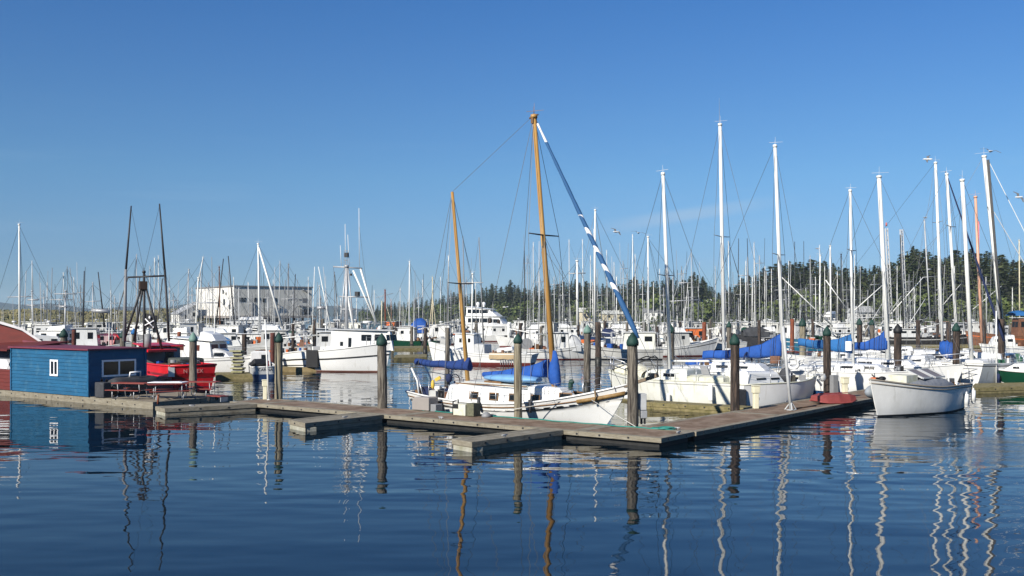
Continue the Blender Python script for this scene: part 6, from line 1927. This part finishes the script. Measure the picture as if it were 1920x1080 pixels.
mb = MB(); p = cc.at(404, 690); mb.path([(p[0] - .3, -1.5, .5 + .0), (p[0], -1.55, .75), (p[0] + .35, -1.5, .5)], .16, 8); mb.build("tyre_fender", BLACK, cc.root)
X, Y, _ = gp(446, 700)
ck = thing("crate_stack", "stack of pale mossy slatted crates on the dock in front of the white cruiser", "crates", (X, Y, ZD))
mb = MB()
for k in range(7):
    w = .75 + .12 * math.sin(k * 2.2)
    mb.obox((.08 * math.sin(k * 3), 0, .12 + k * .235), w, .7, .09, .1 * math.sin(k * 5)); mb.obox((.05, 0, .03 + k * .235), w * .8, .55, .10, 0, 1)
mb.build("crate", [mat("pale_mossy_slats", (.42, .40, .24), .9, col2=(.22, .22, .10), scale=4), BLACKB], ck)
cn = Boat("workboat", "small white workboat stern on, dark blue bottom and black lettering on its transom", "motorboat", (-18.9, 74.0), (-16.55, 66.6))
cn.hull(B=1.75, fb=(1.2, .85, .85), tw=.97, ob=.4, os=0, um=.4, p=2.3, top=LGREY, bot=NAVY, boot=.36, rail=WHITE, railr=.05, bulwark=.3, flare=.95)
cn.cabin(.5, 2.8, .72, .55, .5, 1.7, 1.65, .05, .3, .06, WHITE2, name="wheelhouse", wins=[(1.0, 1.6, 1.2, 1.5)], back=[(-.5, -.05, 1.1, 1.5)])
lettering("CARINA", cn.root, (cn.xs(1) - .012, -.06, .66), (R(90), 0, R(-90)), .26, BLACK)
cn.gear(-3, .2, 8, 3, [DGREY, RED, DGREY], .5, .7)
mb = MB(); p = cn.at(470, 668); mb.obox((-2.2, .3, 1.0), 1.3, 1.0, .4, .2, 0, .3); mb.build("black_cover", BLACKB, cn.root, bevel=.1)
# ---- centre
backboat(T, "green hulled boat with cream deckhouse beyond the big troller's bow", 762, 652, 8.5, 172, [(715, 640, 716, 565, .09, 'u')], hull='d', seed=23, house=(-.15, .25, 1.9), hm='w', fb=(1.6, .9, .9))
backboat(C, "cream box cabin boat moored beside the green hull", 765, 645, 6, 175, house=(-.4, .1, 1.3), hm='u', hull='u', seed=25, gearn=2)
backboat(T, "old boat with thick rust red mast and crosstree past the big troller", 725, 632, 12, 60, [(723, 620, 722, 543, .17, 'R')], poles=[(738, 620, 725, 575, .08, 'u'), (734, 600, 733, 560, .06, 'p')], cross=[(705, 558, 737, 550, .05)], hull='b', hm='o', seed=26)
backboat(T, "white boat with cobalt blue canvas awning and tall thin masts beyond the green hull", 785, 648, 9, 175, [(767, 630, 768, 490, .10, 's'), (777, 630, 777, 560, .05, 'l')], canvas=((772, 596, 800, 624), BLUEC), seed=27, poles=[(757, 625, 765, 560, .05, 'l')], house=(-.1, .3, 1.8))
backboat(T, "white troller with pale A shaped poles behind the ketch's mizzen stays", 818, 645, 11, 180, [(811, 625, 811, 520, .10, 'u')], poles=[(804, 625, 812, 548, .08, 'u'), (819, 625, 810, 548, .08, 'u'), (838, 620, 842, 500, .06, 'k')], seed=28, house=(-.2, .2, 2))
backboat(S, "slim sailboat with white mast before the ketch's varnished mizzen", 842, 640, 10, 170, [(840, 620, 841, 480, .10, 's')], cover=((842, 612), (800, 612), .5, NAVYC), seed=29)
backboat(T, "white motor launch with navy stripe hauled under the motor yacht's bow", 878, 624, 13, 0, hull='w', stripe='n', bot=NAVY, seed=31, house=(-.3, -.1, 1.2), fb=(2.4, 1.8, 1.6), gearn=4)
# motor yacht
yt = Boat("motor_yacht", "large white two deck motor yacht with dark window bands and radar domes", "motor yacht", (2.5, 232), (-12.4, 240))
yt.hull(B=5.0, fb=(2.6, 2.0, 1.7), tw=.85, ob=1.6, um=.42, p=2.2, top=WHITE2, bot=NAVY, deck=WHITE, rail=MASTW, bulwark=.2)
yt.cabin(-6.5, 4.4, 2.2, 1.6, 1.6, 4.0, 3.7, .0, 1.5, .2, WHITE2, name="main_saloon", wins=[(-5.2, -2.2, 2.5, 3.5), (-2.0, .6, 2.5, 3.5), (.8, 3.0, 2.45, 3.3)], roof=WHITE2, over=.3)
yt.cabin(-5.8, 2.4, 1.9, 1.4, 4.0, 6.2, 5.5, .0, 2.2, .2, WHITE2, name="flybridge", wins=[(-5.4, -2.4, 4.7, 5.6), (-2.2, .0, 4.7, 5.5)], roof=WHITE2, over=.3)
for x in (-3.6, -2.0):
    mb = MB(); mb.tube((x, 0, 6.2), (x, 0, 6.6), .3); mb.ell((x, 0, 6.9), .5, .5, .5, 10, 6); mb.build("radar_dome", WHITE2, yt.root)
yt.rails([-7, -5, -3, 1, 3, 5, 7], .1, .9)
# ---- boats behind the ketch's bow
p2b = backboat(T, "white troller with grey fabric shelter, bow by the faded capped piling", 1038, 674, 9, 2, [(1022, 640, 1024, 470, .05, 'l'), (1083, 610, 1082, 488, .14, 's')], poles=[(985, 640, 983, 470, .08, 'k'), (1010, 640, 1011, 452, .06, 'l')], cross=[(1066, 513, 1098, 512, .05)], stripe='k', canvas=((1064, 628, 1088, 658), LGREY), house=(-.08, .18, 1.7), seed=33, gearn=14)
backboat(T, "white boat with red bundle and crowded deck, squared stern by the thickest piling", 1158, 674, 8.5, 178, [(1115, 610, 1116, 393, .11, 's')], stripe='k', bot=BLACKB, seed=34, hull='x', house=(-.42, -.05, 1.8), gearn=18, hm='c')
backboat(T, "white fishing boat with black sheer line, bow just past the ketch's forestay", 1262, 668, 8.5, 8, [(1216, 640, 1215, 443, .12, 's')], stripe='k', seed=35, hm='x', house=(-.1, .2, 1.6), gearn=16)
backboat(C, "small white runabout with canvas roof beside the brown green capped piling", 1292, 657, 6, 350, seed=37, house=(-.3, .1, 1.2), hm='w')
backboat(T, "cream and orange deckhouse boat with brown bottom by the rust red steel piling", 1320, 656, 10, 183, [(1297, 620, 1296, 470, .05, 'l')], hull='w', bot=BROWNB, stripe='t', hm='o', house=(.0, .32, 1.7), seed=39, gearn=16)
# dark grey tarped boat
dgb = backboat(C, "charcoal boat under dark fitted covers with white script, beside the dark green capped piling", 1428, 653, 6.8, 178, hull='k', bot=REDB, seed=41, house=(-.25, .25, .8), fb=(1.95, 1.35, 1.2), canvas=((1392, 612, 1440, 630), DGREY), hm='g')
lettering("Jet - -", dgb.root, (-.2, dgb.hw(-.2) + .03, 1.18), (R(90), 0, R(180)), .55, VINYL)
backboat(T, "white wheelhouse troller beyond the bright blue boom cover's peak", 1482, 650, 9, 120, [(1437, 620, 1437, 510, .05, 'l')], hull='x', poles=[(1558, 608, 1466, 520, .10, 's')], house=(-.2, .3, 2.2), seed=42)
backboat(T, "teal hulled boat with broad white topsides behind the teal boom cover", 1548, 660, 9.5, 180, hull='t', stripe='w', bot=REDB, seed=43, house=(-.4, -.1, 1.2), fb=(1.7, 1.2, 1.1))
backboat(C, "small white cruiser with two dark front windows high among the back poles", 1555, 628, 9, 240, seed=45, house=(-.3, .3, 2.6), fb=(2.2, 1.8, 1.6))
lw = backboat(T, "broad white troller with cabin behind the thick white mast", 1645, 648, 13, 175, [], poles=[(1602, 582, 1659, 531, .10, 's'), (1548, 525, 1588, 579, .09, 's'), (1670, 589, 1731, 520, .10, 's'), (1640, 625, 1690, 555, .08, 'l'), (1620, 625, 1660, 560, .08, 'l')], house=(-.25, .35, 2.3), seed=46, cross=[(1600, 596, 1690, 594, .06)], stripe='k')
lattice(lw, lw.at(1672, 625), lw.at(1662, 428), .28, .05)
mb = MB(); p_ = lw.at(1662, 424); mb.tube(p_, (p_[0], p_[1], p_[2] + .5), .14, .1, 6); mb.build("mast_light", mat("pale_red_lamp", (.5, .14, .12), .6), lw.root)
lk = backboat(T, "black hulled boat with white bulwark rail beside the white troller", 1740, 650, 11, 5, [], hull='k', bot=REDB, stripe='w', house=(-.42, -.15, 1.3), seed=47, poles=[(1700, 615, 1735, 560, .08, 'l')], fb=(1.7, 1.3, 1.3))
lattice(lk, lk.at(1699, 625), lk.at(1690, 430), .26, .05)
mb = MB(); mb.tube(lk.at(1694, 625), lk.at(1688, 440), .09, .07, 6); mb.build("mast", DARKP, lk.root)
backboat(T, "salmon roofed pale boats pair, low cabin under the grey mast with gulls", 1748, 628, 11, 200, [(1744, 600, 1733, 412, .18, 'l')], hull='c', roofm='p', house=(-.3, .1, 2.0), seed=48, poles=[(1768, 572, 1801, 533, .10, 's'), (1824, 580, 1878, 536, .10, 's'), (1700, 575, 1718, 552, .08, 's')], cross=[(1730, 520, 1757, 518, .07), (1738, 505, 1746, 505, .16)])
backboat(T, "brown wooden boat with orange trim at the edge of the picture", 1905, 652, 12, 178, hull='b', stripe='o', bot=BROWNB, hm='b', house=(-.2, .35, 2.6), roofm='w', seed=49, fb=(2.2, 1.5, 1.5), canvas=((1895, 582, 1918, 592), BLUEC2))
backboat(T, "orange railed work boat just beside the salmon mast's foot", 1862, 640, 9, 10, hull='g', stripe='o', hm='w', house=(-.1, .2, 2.2), seed=50)
backboat(S, "white sailboat with blue striped hull cut by the picture's edge", 1912, 668, 7, 175, stripe='n', seed=51, bot=NAVY)
# ---- the far ranks of masts: every boat its own, tips as in the photo
def far(kind, px, py, top, lab, mm='s', r=.10, hd=None, grp=None, **k):
    h = hd if hd is not None else rnd.choice([0, 180, 170, 10, 60, 100, 150])
    k.setdefault('hull', rnd.choice('wxxcqlgwd')); k.setdefault('hm', rnd.choice('wxxcl'))
    return backboat(kind, lab, px, py, rnd.uniform(8.5, 12), h, [(px, py - 20, px + rnd.uniform(-2, 1), top, r, mm)], gearn=k.pop('gearn', 3), seed=int(px), group=grp, **k)
fs_lab = "distant white sailboat among the far ranks of masts before the woods"
ft_lab = "distant troller with raised poles among the far ranks of masts before the woods"
for px, py, top in ((1000, 632, 455), (1068, 630, 450), (1094, 634, 450), (1152, 628, 492), (1186, 630, 440), (1192, 634, 478), (1238, 628, 505), (1342, 628, 500), (1367, 630, 452), (1415, 632, 456), (1447, 628, 505), (1538, 626, 460), (1603, 626, 478), (1725, 626, 520), (88, 628, 530), (140, 626, 520), (208, 628, 545), (272, 628, 530), (318, 628, 540), (378, 630, 505), (440, 632, 520), (466, 628, 530), (512, 628, 525), (578, 628, 520), (612, 628, 540), (668, 628, 560), (702, 632, 545), (750, 630, 540), (793, 630, 525), (826, 628, 520), (862, 630, 510), (893, 628, 530), (1027, 634, 500), (1055, 630, 520), (1107, 630, 480), (1139, 630, 470), (1177, 634, 515), (1225, 630, 530), (1251, 632, 490), (1310, 630, 540), (1355, 632, 520), (1398, 634, 490), (1434, 630, 500), (1478, 632, 490), (1520, 630, 480), (1547, 632, 500), (1570, 630, 510), (1613, 634, 500), (1655, 632, 480), (1682, 634, 500), (1715, 634, 540), (1760, 632, 480), (1790, 634, 500), (1838, 632, 520), (1870, 634, 500), (1898, 632, 540)):
    far(S, px, py, top, fs_lab, rnd.choice('sssl'), .085 if top > 445 else .12, grp="distant sailboats")
for px, py, top, sp in ((990, 628, 480, 8), (1040, 632, 520, 10), (1128, 632, 540, 9), (1170, 630, 490, 8), (1205, 634, 520, 10), (1278, 632, 500, 10), (1300, 630, 525, 12), (1388, 632, 520, 14), (1424, 634, 480, 10), (1462, 630, 530, 10), (1512, 630, 540, 12), (1588, 630, 530, 9), (1628, 628, 545, 12), (1708, 630, 560, 10), (1820, 632, 560, 12), (875, 622, 520, 9), (650, 622, 545, 8), (560, 628, 560, 8), (82, 636, 545, 8), (112, 640, 560, 9), (152, 638, 535, 8), (216, 638, 555, 9), (262, 640, 540, 8), (326, 638, 550, 9), (361, 640, 540, 8), (393, 642, 530, 9), (436, 640, 545, 8), (472, 638, 555, 8), (503, 642, 545, 9), (550, 640, 540, 8), (603, 642, 555, 8), (640, 638, 560, 8), (690, 638, 565, 8), (786, 638, 545, 8), (846, 636, 545, 8), (1012, 640, 515, 9), (1058, 642, 540, 9), (1112, 640, 530, 9), (1156, 642, 520, 9), (1246, 642, 540, 9), (1290, 640, 545, 9), (1362, 642, 535, 9), (1410, 640, 520, 9), (1474, 642, 530, 9), (1530, 640, 520, 9), (1602, 642, 530, 9), (1640, 640, 520, 9), (1704, 642, 515, 9), (1762, 640, 530, 9), (1850, 642, 520, 9)):
    far(T, px, py, top, ft_lab, rnd.choice('salg'), .09, grp="distant trollers", poles=[(px - sp * .6, py - 18, px - sp, top - rnd.uniform(0, 45), .055, rnd.choice('klgg')), (px + sp * .6, py - 18, px + sp, top - rnd.uniform(0, 45), .055, rnd.choice('klgg'))], cross=[(px - sp, top + 14, px + sp, top + 13, .05), (px - sp * .6, top + 32, px + sp * .6, top + 32, .05)], wires=[(px, top + 4, px - sp * 3, py - 8), (px, top + 4, px + sp * 3, py - 8)])
far(T, 1385, 640, 560, "troller with two long black poles behind the tallest white mast", 'l', .09, poles=[(1383, 620, 1385, 447, .09, 'k'), (1406, 620, 1401, 447, .09, 'k'), (1386, 520, 1366, 453, .06, 'k')], cross=[(1384, 516, 1407, 517, .06)])
far(T, 1500, 642, 560, "troller with twin black poles over the ridge behind the bright blue cover", 'l', .09, poles=[(1491, 620, 1490, 453, .08, 'k'), (1508, 620, 1507, 452, .07, 'k')])
far(S, 1537, 640, 478, "sailboat with thick short white mast and gull on top near the woods", 's', .17)
far(S, 1558, 641, 460, "sailboat with thick white mast beside the black pole before the woods", 's', .17)
far(T, 1577, 640, 476, "troller with single tall black pole before the woods", 'k', .12)
far(S, 1115, 640, 430, "tall masted sailboat halfway behind the striped furled jib", 's', .12)
far(T, 1263, 640, 520, "white troller with frame of pale gantry poles over its stern", 'a', .14, poles=[(1262, 620, 1263, 505, .07, 'k'), (1270, 620, 1270, 506, .07, 'k'), (1283, 610, 1290, 530, .08, 's')], cross=[(1255, 565, 1310, 562, .09), (1272, 530, 1300, 530, .08)])
far(T, 1912, 640, 450, "troller with brown topped pole at the far edge of the picture", 'u', .12)
for px in (590, 605, 668, 742, 868, 893, 975, 1058, 1085, 1134, 1147, 1175, 1208, 1245, 1275, 1332, 1352, 1410, 1445, 1476, 1525, 1566, 1582, 1625, 1658, 1705, 1735, 1758, 1812, 1845, 1895):
    Yp = rnd.uniform(105, 190); tp = rnd.uniform(597, 612)
    piling(px, tp, Yp, rnd.uniform(4.5, 7), rnd.choice([PILED, PILE, PILED]), None, "slender bare piling among the far pontoons in front of the woods", group="pilings of the far pontoons")
for x0, x1, py in ((1000, 1180, 640), (1330, 1530, 644), (1560, 1900, 648), (330, 620, 646), (60, 260, 655)):
    dock("floating_dock", "far grey pontoon between moored boats, crowded with gear" if False else {1000: "far pontoon behind the ketch's bow between moored trollers", 1330: "far pontoon behind the charcoal covered boat", 1560: "far pontoon behind the three blue boom covers", 330: "far pontoon below the cannery among moored boats", 60: "far pontoon hidden behind the blue shed"}[x0], [gp(x0, py), gp(x1, py), gp(x1, py - 3), gp(x0, py - 3)], deck=MOSSE, edge=MOSSE, fascia=.3)
# small boats filling the far pontoons
for px, py, hd, lab in ((905, 640, 175, "small white cruiser moored below the motor yacht's stern"), (945, 640, 10, "white cabin boat by the thick white piling"), (985, 650, 180, "pale open boat under grey sheet near the mainmast's foot"), (1075, 645, 0, "white cruiser partly behind the grey fabric shelter"), (1140, 648, 180, "navy covered boat behind the thickest piling"), (1200, 650, 0, "white cruiser directly behind the striped jib's foot"), (1345, 640, 180, "long white roofed cruiser next to the rust red steel piling"), (1590, 645, 10, "white cruiser behind the slender mast of the teal covered sloop"), (1690, 640, 180, "white cruiser behind the dark capless piling's top"), (1800, 648, 0, "white cruiser above the bundled blue sail bag"), (320, 668, 180, "white open boat behind the red boat's net pile"), (450, 655, 0, "white cruiser with rail behind the bare dark piling")):
    backboat(C, lab, px, py, rnd.uniform(6.5, 8), hd, seed=px, house=(-.3, .1, 1.4), hull='n' if 'navy' in lab else 'w', gearn=5, canvas=((px - 12, py - 34, px + 12, py - 18), NAVYC) if 'navy' in lab else None)

# ================================================================ CANNERY ON PILES
Kc = Vector((-65.7, 235.0)); dR = Vector((.80, .60)); dL = Vector((-.60, .80))
cnr = thing("cannery", "white metal sided waterfront building, shaded side toned grey, standing on piles across the basin", "building", (Kc.x, Kc.y, 0))
zt_, zb_ = 11.0, 4.1
a, b_, c_ = Vector((0, 0)), dR * 20.1, dL * 25.7
d_ = b_ + c_
def face(mb, p, q, z0, z1, m=0): mb.add([(p.x, p.y, z0), (q.x, q.y, z0), (q.x, q.y, z1), (p.x, p.y, z1)], [(0, 1, 2, 3)], m)
mb = MB(); face(mb, a, b_, zb_, zt_); face(mb, b_, d_, zb_, zt_); mb.build("side_wall", GWALL_SHADE, cnr)
mb = MB(); face(mb, c_, a, zb_, zt_); face(mb, d_, c_, zb_, zt_); mb.build("end_wall", GWALLW, cnr)
mb = MB(); mb.prism(ccw(inset(ccw([tuple(a), tuple(b_), tuple(d_), tuple(c_)]), -.25)), zt_, zt_ + .28); mb.build("roof", MGREY, cnr)
mb = MB(); mb.prism(ccw(inset(ccw([tuple(a), tuple(b_), tuple(d_), tuple(c_)]), -.9)), zb_ - .55, zb_ - .02); mb.build("pier_deck", mat("pier_timber", (.30, .27, .24), .9), cnr)
nR = Vector((dR.y, -dR.x)); nL = Vector((-dL.y, dL.x)) * 1
def wallbox(mb, base, d, nrm, s0, s1, z0, z1, out=.08, m=0):
    p, q = base + d * s0, base + d * s1
    mb.hexa([(*(p - nrm * .05), z0), (*(q - nrm * .05), z0), (*(q + nrm * out), z0), (*(p + nrm * out), z0), (*(p - nrm * .05), z1), (*(q - nrm * .05), z1), (*(q + nrm * out), z1), (*(p + nrm * out), z1)], m)
for s0, w, z0, h in ((1.2, .5, 7.4, 1.0), (1.9, .5, 7.4, 1.0), (2.6, .35, 7.4, 1.0), (5.0, .6, 7.4, 1.0), (6.0, .6, 7.4, 1.0), (7.2, .6, 7.4, 1.0), (10.0, .8, 7.4, 1.0), (17.0, .55, 4.3, 1.4), (17.9, .9, 4.3, 1.4), (19.1, .4, 4.3, 1.4)):
    mb = MB(); wallbox(mb, a, dR, nR, s0, s0 + w, z0, z0 + h); mb.build("window", GLASS, cnr)
for s0, w, z0, h in ((5.5, 1.0, 6.7, 1.4), (2.0, .9, 5.6, 1.2), (6.2, .8, 9.4, .9), (4.4, .5, 9.1, .6), (9.0, 1.1, 6.2, 1.0)):
    mb = MB(); wallbox(mb, a, dL, -Vector((dL.y, -dL.x)), s0, s0 + w, z0, z0 + h); mb.build("window", GLASS, cnr)
for k, (s0, s1) in enumerate(((13.6, 13.9), (14.3, 15.4), (15.9, 16.2), (16.6, 17.2), (17.4, 18.8))):
    mb = MB(); wallbox(mb, a, dR, nR, s0, s1, 7.9 - (.0 if k < 4 else .55), 8.2 if k < 4 else 8.4, .05); mb.build("sign_panel", SIGN, cnr)
def slant(s0, z0, s1, z1, name, w=.28):
    mb = MB(); p, q = a + dR * s0 + nR * .25, a + dR * s1 + nR * .25
    mb.beam((p.x, p.y, z0), (q.x, q.y, z1), .5, w); mb.build(name, MGREY, cnr)
slant(17.6, 10.5, 19.2, 9.7, "slant_shadow"); slant(10.2, 7.3, 11.4, 6.6, "slant_shadow"); slant(16.4, 6.6, 19.6, 6.1, "awning"); slant(9.4, 5.9, 12.0, 5.95, "awning", .16); slant(9.4, 4.3, 9.45, 5.9, "downpipe", .16); slant(4.6, 4.2, 4.62, 7.2, "downpipe", .14)  # slanted grey beams drawn as stair and awning shadows
mb = MB()
for i in range(9):
    for j in range(6):
        p = dR * (20.1 * i / 8) + dL * (25.7 * j / 5)
        mb.tube((p.x, p.y, -1), (p.x, p.y, zb_ - .5), .2, .2, 6)
mb.build("pile_frame", PILED, cnr)
mb = MB(); mb.prism(ccw(inset(ccw([tuple(a), tuple(b_), tuple(d_), tuple(c_)]), 4)), .6, zb_ - .6); mb.build("under_pier_shade", mat("painted_under_pier_shade", (.035, .035, .04), .9), cnr)  # dark block colours in the shade between the piles
an = dp(366, 622, 246)
gx = thing("net_shed", "small white gabled annex beside the cannery's white end wall", "shed", (an[0] - 1.0, an[1], 0), math.atan2(dR.y, dR.x))
mb = MB(); mb.prism([(-3, 0), (1.5, 0), (1.5, 6), (-3, 6)], .5, 4.6); mb.add([(-3, 0, 4.6), (1.5, 0, 4.6), (1.5, 0, 6.9)], [(0, 1, 2)]); mb.build("wall", GWALLW, gx)
mb = MB(); mb.hexa([(-3.3, -.3, 4.5), (1.6, -.3, 7.0), (1.6, 6.3, 7.0), (-3.3, 6.3, 4.5), (-3.3, -.3, 4.65), (1.6, -.3, 7.15), (1.6, 6.3, 7.15), (-3.3, 6.3, 4.65)]); mb.build("roof", LGREY, gx)
for x, z in ((-1.8, 3.4), (.3, 4.0), (-.8, 1.6)):
    mb = MB(); mb.box(x, x + .8, -.06, .05, z, z + .9); mb.build("window", GLASS, gx)

# ================================================================ HOUSES AMONG THE TREES
def house(px, py, w, h, label, wallm=WHITE, roofm=MGREY, dY=12):
    Y = shore(px) + dY
    P = dp(px, py, Y)
    gz = ridge_z(px, dY) - 1
    zf = max(gz + 1.5, P[2] - h)
    r = thing("house", label, "house", (P[0], Y, 0), rnd.uniform(-.3, .3))
    mb = MB(); mb.box(-w / 2, w / 2, -3, 3, gz - 1, zf + h * .62); mb.build("wall", wallm, r)
    mb = MB(); z0, z1 = zf + h * .62, zf + h
    mb.add([(-w / 2 - .4, -3.5, z0 - .1), (w / 2 + .4, -3.5, z0 - .1), (w / 2 + .4, 3.5, z0 - .1), (-w / 2 - .4, 3.5, z0 - .1), (-w / 2 - .4, 0, z1), (w / 2 + .4, 0, z1)], [(0, 1, 5, 4), (2, 3, 4, 5), (0, 4, 3), (1, 2, 5), (3, 2, 1, 0)]); mb.build("roof", roofm, r)
    for k in range(3):
        x = -w / 2 + w * (.2 + .3 * k)
        mb = MB(); mb.box(x - .5, x + .5, -3.06, -2.95, zf + h * .18, zf + h * .45); mb.build("window", GLASS, r)
house(1112, 577, 13, 5, "pale cream roofed house low in the woods beside the tall white masts", BEIGE, CREAM)
house(1150, 582, 9, 4, "cream bungalow on the shore below the woods", BEIGE, CREAM, 8)
house(1312, 560, 9, 4.5, "pale house at the tree gap on the far shore", WHITE, LGREY, 26)
house(1225, 578, 8, 4, "small white house on the far shore behind the pale gantry", WHITE, MGREY, 10)
house(1508, 540, 8, 4.5, "white house high on the wooded slope behind the black pole", WHITE, MGREY, 34)
house(1625, 575, 10, 5, "white house at the foot of the slope behind the thick white mast", WHITE, LGREY, 10)
# slipway lamp over the dunes
X, Y = (188 - 960) / F * 150, 150
# ================================================================ GULLS
GW = mat("gull_white_plumage", (.72, .72, .70), .8, var=.05)
GG = mat("gull_grey_wing", (.13, .135, .14), .8)
def gull(px, py, Y, label, flying=True, bank=.3, hd=0.3, s=1.0):
    P = dp(px, py, Y)
    mb = MB()
    mb.loft([[(x * s, r * s * math.cos(a), z * s + r * s * math.sin(a)) for a in [2 * math.pi * k / 8 for k in range(8)]] for x, r, z in ((-.30, .015, .02), (-.2, .05, .01), (-.02, .075, 0), (.12, .06, .02), (.2, .04, .05), (.25, .045, .06), (.30, .02, .05), (.36, .008, .04))])
    b = mb.build("gull", GW, None, P)
    b.rotation_euler = (bank, 0, hd)
    tag(b, label, "gull", "gulls over the marina")
    for sg in (-1, 1):
        mb = MB()
        if flying:
            pts = [(.06, .05, .03), (.14, .28, .14), (-.02, .68, .05)]; pb = [(-.10, .05, .02), (-.05, .30, .12), (-.08, .66, .04)]
        else:
            pts = [(.10, .07, .05), (-.1, .085, .04), (-.34, .03, .02)]; pb = [(.08, .05, -.02), (-.1, .07, -.02), (-.32, .02, -.0)]
        V = [(x * s, sg * y * s, z * s) for x, y, z in pts + pb] + [(x * s, sg * y * s, z * s - .012) for x, y, z in pts + pb]
        mb.add(V, [(0, 1, 4, 3), (1, 2, 5, 4), (6, 9, 10, 7), (7, 10, 11, 8), (0, 3, 9, 6), (2, 8, 11, 5), (0, 6, 7, 1), (1, 7, 8, 2), (3, 4, 10, 9), (4, 5, 11, 10)])
        mb.build("wing", GG, b)
    if not flying:
        mb = MB(); mb.tube((.0, .03, -.05 * s), (.0, .03, -.14 * s), .008); mb.tube((.0, -.03, -.05 * s), (.0, -.03, -.14 * s), .008); mb.build("leg", ORANGE, b)
gull(1155, 435, 80, "dark gull gliding in open sky beside the tall thin white mast", True, .5, .6)
gull(1740, 299, 70, "pale gull flying past the stained mast's top", True, -.5, 2.6)
gull(1910, 370, 70, "gull flying at the picture's edge by the slanting white stay", True, .7, .2)
gull(1857, 284, 64, "small gull hovering just over the heavy white mast with its dark shaded side", True, .3, .8)
gull(1735, 408, 124, "white gull perched on top of the grey mast before the big spruce", False, 0, .4, 1.1)
gull(1533, 466, 160, "dark backed gull perched on the thick short mast near the woods", False, 0, .2, 1.3)
gull(1197, 437, 90, "tiny gull high above the distant masts by the striped jib", True, .2, 1.2)
gull(948, 576, 200, "white gull flying low before the woods behind the motor yacht", True, -.3, .3, 2)

# ================================================================ MARINE HAZE
hz = bpy.data.materials.new("marine_haze"); hz.use_nodes = True
hn = hz.node_tree; hn.nodes.clear()
ho = hn.nodes.new("ShaderNodeOutputMaterial"); hv = hn.nodes.new("ShaderNodeVolumePrincipled")
hv.inputs["Color"].default_value = (0.66, 0.84, 1.0, 1); hv.inputs["Density"].default_value = 0.00014
hn.links.new(hv.outputs[0], ho.inputs["Volume"])
mb = MB(); mb.box(-3200, 1500, -60, 3700, -2.2, 75)
tag(mb.build("haze", hz), "thin pale blue sea haze over the harbour", "haze", kind="stuff")
